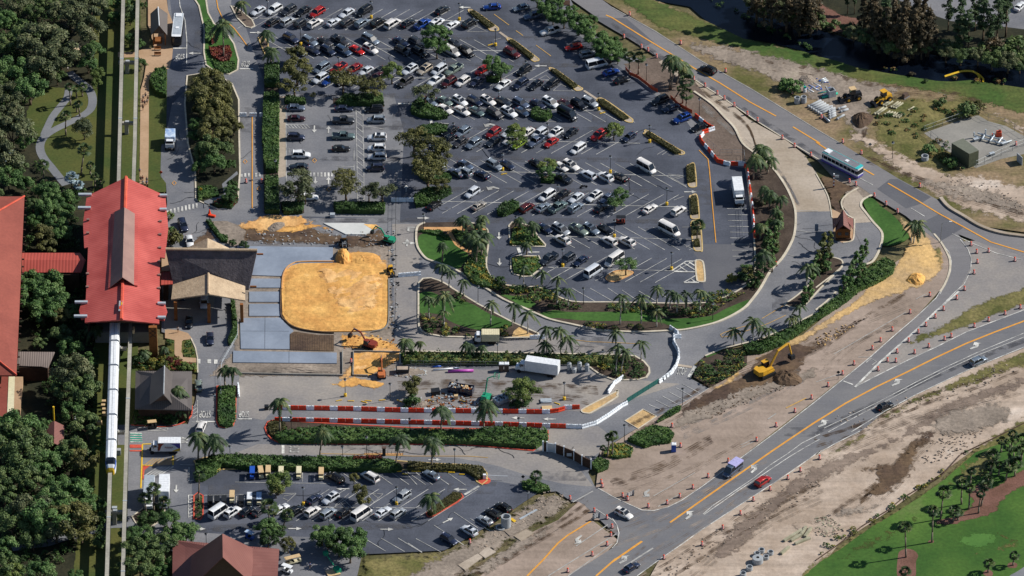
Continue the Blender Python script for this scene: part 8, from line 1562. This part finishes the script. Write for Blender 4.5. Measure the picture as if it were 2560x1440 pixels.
# red striped closed-entry sign post
r=thing('tall_striped_sign','tall red and white striped post in the mulch beside the city bus','sign',put('14',178,400,1)); p=MB()
for i in range(8): p.box((0,0,.35+i*.5),(.35,.35,.5),m=i%2)
p.build('post',[M['redm'],M['whitep']],r); MB().box((.6,0,3.3),(1.3,.12,.7)).build('sign_board',M['metal'],r)
r=thing('entrance_sign','pale blue traffic sign standing on the concrete lane left of the guardhouse','sign',put('13',2045,850,1)); MB().box((0,0,1.4),(.9,.1,2.2)).build('sign_board',M['conc'],r); MB().tube((0,.1,0),(0,.1,2.6),.05,n=5).build('post',M['darkm'],r)
for i,(t,x,y,c_) in enumerate((('10',1610,300,'org'),('10',2005,470,'yelpost'),('32',1150,465,'darkm'),('14',540,20,'fence'),('24',222,860,'darkm'))):
    r=thing('sign_post',('orange-headed sign post on the lawn corner below the walkway','yellow sign post on the leafy island','dark round sign beside the palm at the service road','slim grey marker post in the upper dirt','slim dark post among the drums left of the ramp')[i],'sign',put(t,x,y+20,1)); MB().tube((0,0,0),(0,0,2.2),.05,n=5).build('post',M['darkm'],r); MB().box((0,0,2.1),(.7,.06,.7),ry=R(45)).build('sign_board',M[c_],r)
# barrier gate, booth, bollards
r=thing('barrier_arm_gate','white arm gate with a red-kerbed base at the lower lot exit','gate',put('32',765,450,.6)); MB().box((0,0,.7),(.7,.6,1.3)).build('housing',M['whitep'],r); MB().tube((.2,0,1.1),(5.6,-.4,1.1),.07,n=6).build('arm',M['whitep'],r); MB().lathe([(1.5,0),(1.5,.12),(0,.12)],(0,-.8,0),14).build('base',M['kerbred'],r)
r=thing('exit_booth','narrow dark ticket post on the striped traffic divider of the service road','booth',put('31',1800,200,1)); MB().box((0,0,1.1),(.8,.7,2.2)).build('cabin',M['darkm'],r); MB().box((0,0,2.3),(1.1,.9,.12)).build('roof',M['brown'],r)
fence('railing',P('31','1610,215 1990,220'),'low green railing on the divider of the service road',.9,'darkm',gap=.9); sheet('divider',P('31','1600,210 1995,212 1990,232 1605,230'),'kerborg')
for n_,(t,s,lab) in enumerate((('31','430,380 1220,385','yellow bollard rail behind the golf carts'),('31','0,490 165,395','yellow pipe rail at the left end of the cart bays'))): fence('yellow_rail',P(t,s),lab,1.0,'yelpost',gap=2.2)
for i,(a,b) in enumerate(sorted((((30,395),(130,397)),((310,395),(400,398)),((400,405),(470,407)),((510,425),(570,427)),((-180,395),(-60,397)),((-60,420),(0,424))))):
    p=T('32',*a); q=T('32',*b); A_=Vector(G(*p,.1)); B_=Vector(G(*q,.1)); r=thing('wheel_stop',f'{ordn(i+1)} yellow wheel stop from the left along the lower lot hedge','wheel stop',((A_+B_)/2+Vector((0,0,.02))),math.atan2((B_-A_).y,(B_-A_).x),'yellow wheel stops'); MB().box((0,0,.08),((B_-A_).length,.25,.16),taper=.9).build('block',M['yelpost'],r)
for i,(t,x,y,rz) in enumerate(sorted((('21',1350,1125,20),('21',1468,1130,0),('21',1600,1140,-25),('21',1640,1128,-5),('21',1780,1122,10),('21',1955,1130,-35),('12',960,300,20),('02',825,447,28),('02',1945,1130,25),('22',545,1130,-30),('22',225,1125,-30),('22',1490,1155,-30),('21',1770,1420,25),('22',235,1420,25)),key=lambda a:T(*a[:3])[0])):
    r=thing('loose_wheel_stop',f'{ordn(i+1)} loose yellow wheel stop from the left, lying on the paving','wheel stop',put(t,x,y,.1),R(rz),'yellow wheel stops'); MB().box((0,0,.1),(1.7,.22,.18),taper=.85).build('block',M['yelpost'],r)
# yellow debris boom in the canal
r=thing('floating_boom','curved bright yellow floating boom in the canal','boom',(0,0,0)); q=[Vector(G(*p,.15)) for p in smooth_pts(P('04','1285,765 1350,745 1450,715 1520,710 1580,720 1625,755 1630,790 1605,808'),False,4)]; MB().chain(q,[.28]*len(q),6).build('float',M['yelpost'],r); q=[Vector(G(*p,.12)) for p in smooth_pts(P('04','1590,722 1640,755 1672,790 1668,820'),False,4)]; MB().chain(q,[.24]*len(q),6).build('float_end',M['yelpost'],r)
# pump station equipment
r=thing('pump_pipework','white pipe manifold and frame in the pump station','pipework',G(2475,356,0)); mb=MB()
for a,b in (((-4,2,.6),(3,-1.5,.6)),((-3,3.4,.6),(4,-.2,.6)),((-2,.4,.6),(-1,3.6,.6)),((0,-.4,.6),(1.2,2.4,.6)),((2,-1.2,.6),(3.2,1.4,.6)),((-4,2,.6),(-4,2,1.8)),((3,-1.5,.6),(5.5,0,.6)),((-1,3,.6),(-1,3,2)),((1,2,.6),(1,2,1.8))): mb.tube(a,b,.22,n=7)
mb.build('manifold',M['metal'],r); fl=MB()
for x,y in ((-2,1.2),(0,.2),(1.4,-.6),(-1,2.6),(2.4,.6)): fl.tube((x-.1,y,.6),(x+.1,y,.6),.38,n=10)
fl.build('flange',M['steel'],r); r=thing('orange_pump','orange pump set behind the white manifold','pump',G(2497,340,0)); MB().box((0,0,.8),(1.6,1.2,1.2),taper=.8).tube((-.9,0,.5),(-1.8,0,.5),.3,n=8).build('housing',M['org'],r); MB().box((.2,0,1.6),(.6,.5,.5)).build('motor',M['redm'],r)
for i,(x,y) in enumerate(((2440,352),(2480,388),(2510,362))): r=thing('valve_box',f'{ordn(i+1)} grey valve box from the left by the pump pipes','valve box',G(x,y,0),.5,'valve boxes'); MB().box((0,0,.35),(1.3,.8,.7)).build('body',M['steel'],r); MB().box((0,0,.73),(1.4,.9,.06)).build('lid',M['metal'],r)
r=thing('billboard_panel','leaning pale panel at the right edge below the pump station','panel',G(*T('14',2035,190),0),.5); MB().box((0,0,1.2),(.2,2.6,2.4)).build('panel',M['pipe'],r); MB().box((.3,0,.8),(.1,.1,1.6)).build('prop',M['steel'],r)
r=thing('bucket_attachment','rusty loader bucket lying on the track above the weathered pipes','loader bucket',G(2263,243,0),.8); MB().box((0,0,.6),(2.2,1.2,1.2),taper=.6).build('shell',M['brown'],r); MB().box((0,-.65,.15),(2.2,.2,.1)).build('cutting_edge',M['steel'],r)
# scattered debris: uncountable crumbs of dirt, rubble and twigs
def debris(t,s,n,m,label,size=.5,seed=1,long_=1.0,cat='debris'):
    rnd=random.Random(seed); W2=W(P(t,s),0); xs=[p[0] for p in W2]; ys=[p[1] for p in W2]; mb=MB(); k=0; tries=0
    while k<n and tries<n*30:
        tries+=1; x,y=rnd.uniform(min(xs),max(xs)),rnd.uniform(min(ys),max(ys))
        if not inpoly(x,y,W2): continue
        k+=1; mb.box((x,y,.12),(size*rnd.uniform(.3,1.2)*long_,size*rnd.uniform(.2,.7),rnd.uniform(.1,.35)),rz=rnd.uniform(0,3.1),ry=rnd.uniform(-.3,.3),m=rnd.randrange(2))
    o=mb.build('debris',[M[x_] for x_ in m]); o['kind']='stuff'; tag(o,label,cat)
# ---- piles of earth
def mound(t,pts,h,m,label,seed=1,name='sand_pile'):
    rnd=np.random.default_rng(seed); W2=W(P(t,pts),0); cx=sum(p[0] for p in W2)/len(W2); cy=sum(p[1] for p in W2)/len(W2); V=[];n=len(W2)*4; sp=smooth_pts([(p[0]-cx,p[1]-cy) for p in W2],True,4); lv=7; fs=[]
    for k in range(lv):
        t_=k/(lv-1); s=1-t_*.93; z=h*(1-(1-t_)**1.6)
        for x,y in sp: V.append((x*s+rnd.normal()*.12*(k>0),y*s+rnd.normal()*.12*(k>0),z*(1+rnd.normal()*.06)-(.1 if k==0 else 0)))
    for k in range(lv-1):
        for i in range(n): fs.append((k*n+i,k*n+(i+1)%n,(k+1)*n+(i+1)%n,(k+1)*n+i))
    fs.append(tuple((lv-1)*n+i for i in range(n))); o=MB().add(V,fs).build(name,M[m]); o.location=(cx,cy,.05); tag(o,label,'pile')
mound('24',"885,-60 960,-140 1060,-140 1100,-90 1060,-30 980,-20",1.5,'osand','orange sand heap with a slumped side at the highway bend',5)
mound('11','1310,1140 1360,1060 1440,1070 1460,1180 1400,1220 1330,1190',2.2,'osand','tall orange sand heap beside the grey skid loader',6); mound('11','1450,1090 1700,1090 1780,1180 1600,1220 1470,1200',.7,'osand','low wide orange sand spread right of the tall heap',7)
mound('23','1600,900 1700,820 1850,860 1910,930 1830,980 1650,980',1.8,'darkdirt','dark spoil heap right of the yellow excavator',8,'soil_pile'); mound('04','360,1230 370,1160 450,1130 560,1150 570,1200 500,1270 420,1285',1.8,'darkdirt','brown soil heap below the yellow loader',9,'soil_pile')
mound('03','1860,800 1900,760 1980,750 2040,800 2000,850 1900,840',.8,'graydirt','pale soil heap with a dark pit near the pipes',10,'soil_pile')
mound('21','430,800 700,790 1000,800 1300,790 1330,850 900,860 500,855',.7,'graydirt','long low ridge of grey rubble below the lower concrete slab',11,'soil_pile'); mound('22','-140,820 60,800 190,830 180,870 0,900 -130,880',.5,'graydirt','pale rubble heap left of the conduit pile',12,'rubble_pile'); debris('22','-140,820 60,800 190,830 180,870 0,900 -130,880',150,('conc2','pipe'),'broken pale concrete left of the conduit pile',.5,21)
mound('22','60,1200 110,1140 190,1130 190,1180 120,1210',.6,'graydirt','small white rubble heap above the upper barrier wall',13,'rubble_pile')
mound('11','620,860 680,800 780,780 820,820 700,880',.7,'graydirt','grey soil heap on the orange sand',15,'soil_pile')
debris('11','400,900 900,900 1300,860 1800,900 1850,1050 1300,1010 400,1000',160,('pipe','graydirt'),'loose rubble on the excavated strip',.55,2); debris('34','0,860 130,850 260,930 290,1000 120,1050 0,1030',120,('sanddirt','pipe2'),'white rubble beside the golf course',.6,3)
debris('34','1060,200 1250,20 1500,0 1700,-60 1600,100 1400,250 1200,300 1060,330',110,('sanddirt','graydirt'),'pale rubble near the excavated soil',.5,4); debris('22','200,1040 450,1030 700,1120 900,1190 900,1215 400,1210 100,1210 60,1150',150,('wood','metal'),'scrap and offcuts in the work yard',.6,5)
debris('32','1250,700 1400,560 1600,650 1600,760 1300,900 1000,1050 700,1200 600,1170 900,980',170,('graydirt','sanddirt'),'clods of dirt on the lower verge',.5,6); debris('11','1820,800 1900,800 1950,1440 21:1960,500 1850,500 11:1830,1200',80,('darkm','pipe'),'dark scraps along the site fence',.6,7)
debris('04','-100,780 130,800 160,900 0,960 -150,900',50,('metal','blue'),'jumble of pipe fittings in the equipment yard',.6,8); debris('14','1250,300 1500,330 1800,420 2080,560 2080,700 1600,560 1200,440',120,('sanddirt','graydirt'),'clods in the dirt above the highway',.4,9)
debris('24','100,1300 700,1160 1200,1000 1700,820 2080,700 2080,800 1500,1080 900,1240 400,1440',110,('sanddirt','graydirt'),'stones on the sandy verge of the lower highway',.4,10); debris('23','800,1250 1300,1000 1700,930 1900,950 1500,1100 1000,1300',140,('darkdirt','graydirt'),'clods on the dark dug soil',.5,11)
debris('33','300,1440 700,1200 1300,800 1900,440 2080,420 2080,620 1400,960 900,1300 700,1440',140,('sanddirt','graydirt'),'gravel and clods below the lower highway',.4,12); debris('24','0,480 400,330 500,300 300,440 0,640',80,('osand2','darkdirt'),'clods at the edge of the orange sand',.5,13)
debris('21','1400,450 1900,500 1900,600 1400,620',60,('osand','wood'),'scraps around the red excavator',.6,14); debris('12','960,1410 1300,1430 1310,1440 980,1430',40,('kerborg','pipe'),'low stone edging by the lot',.4,15)
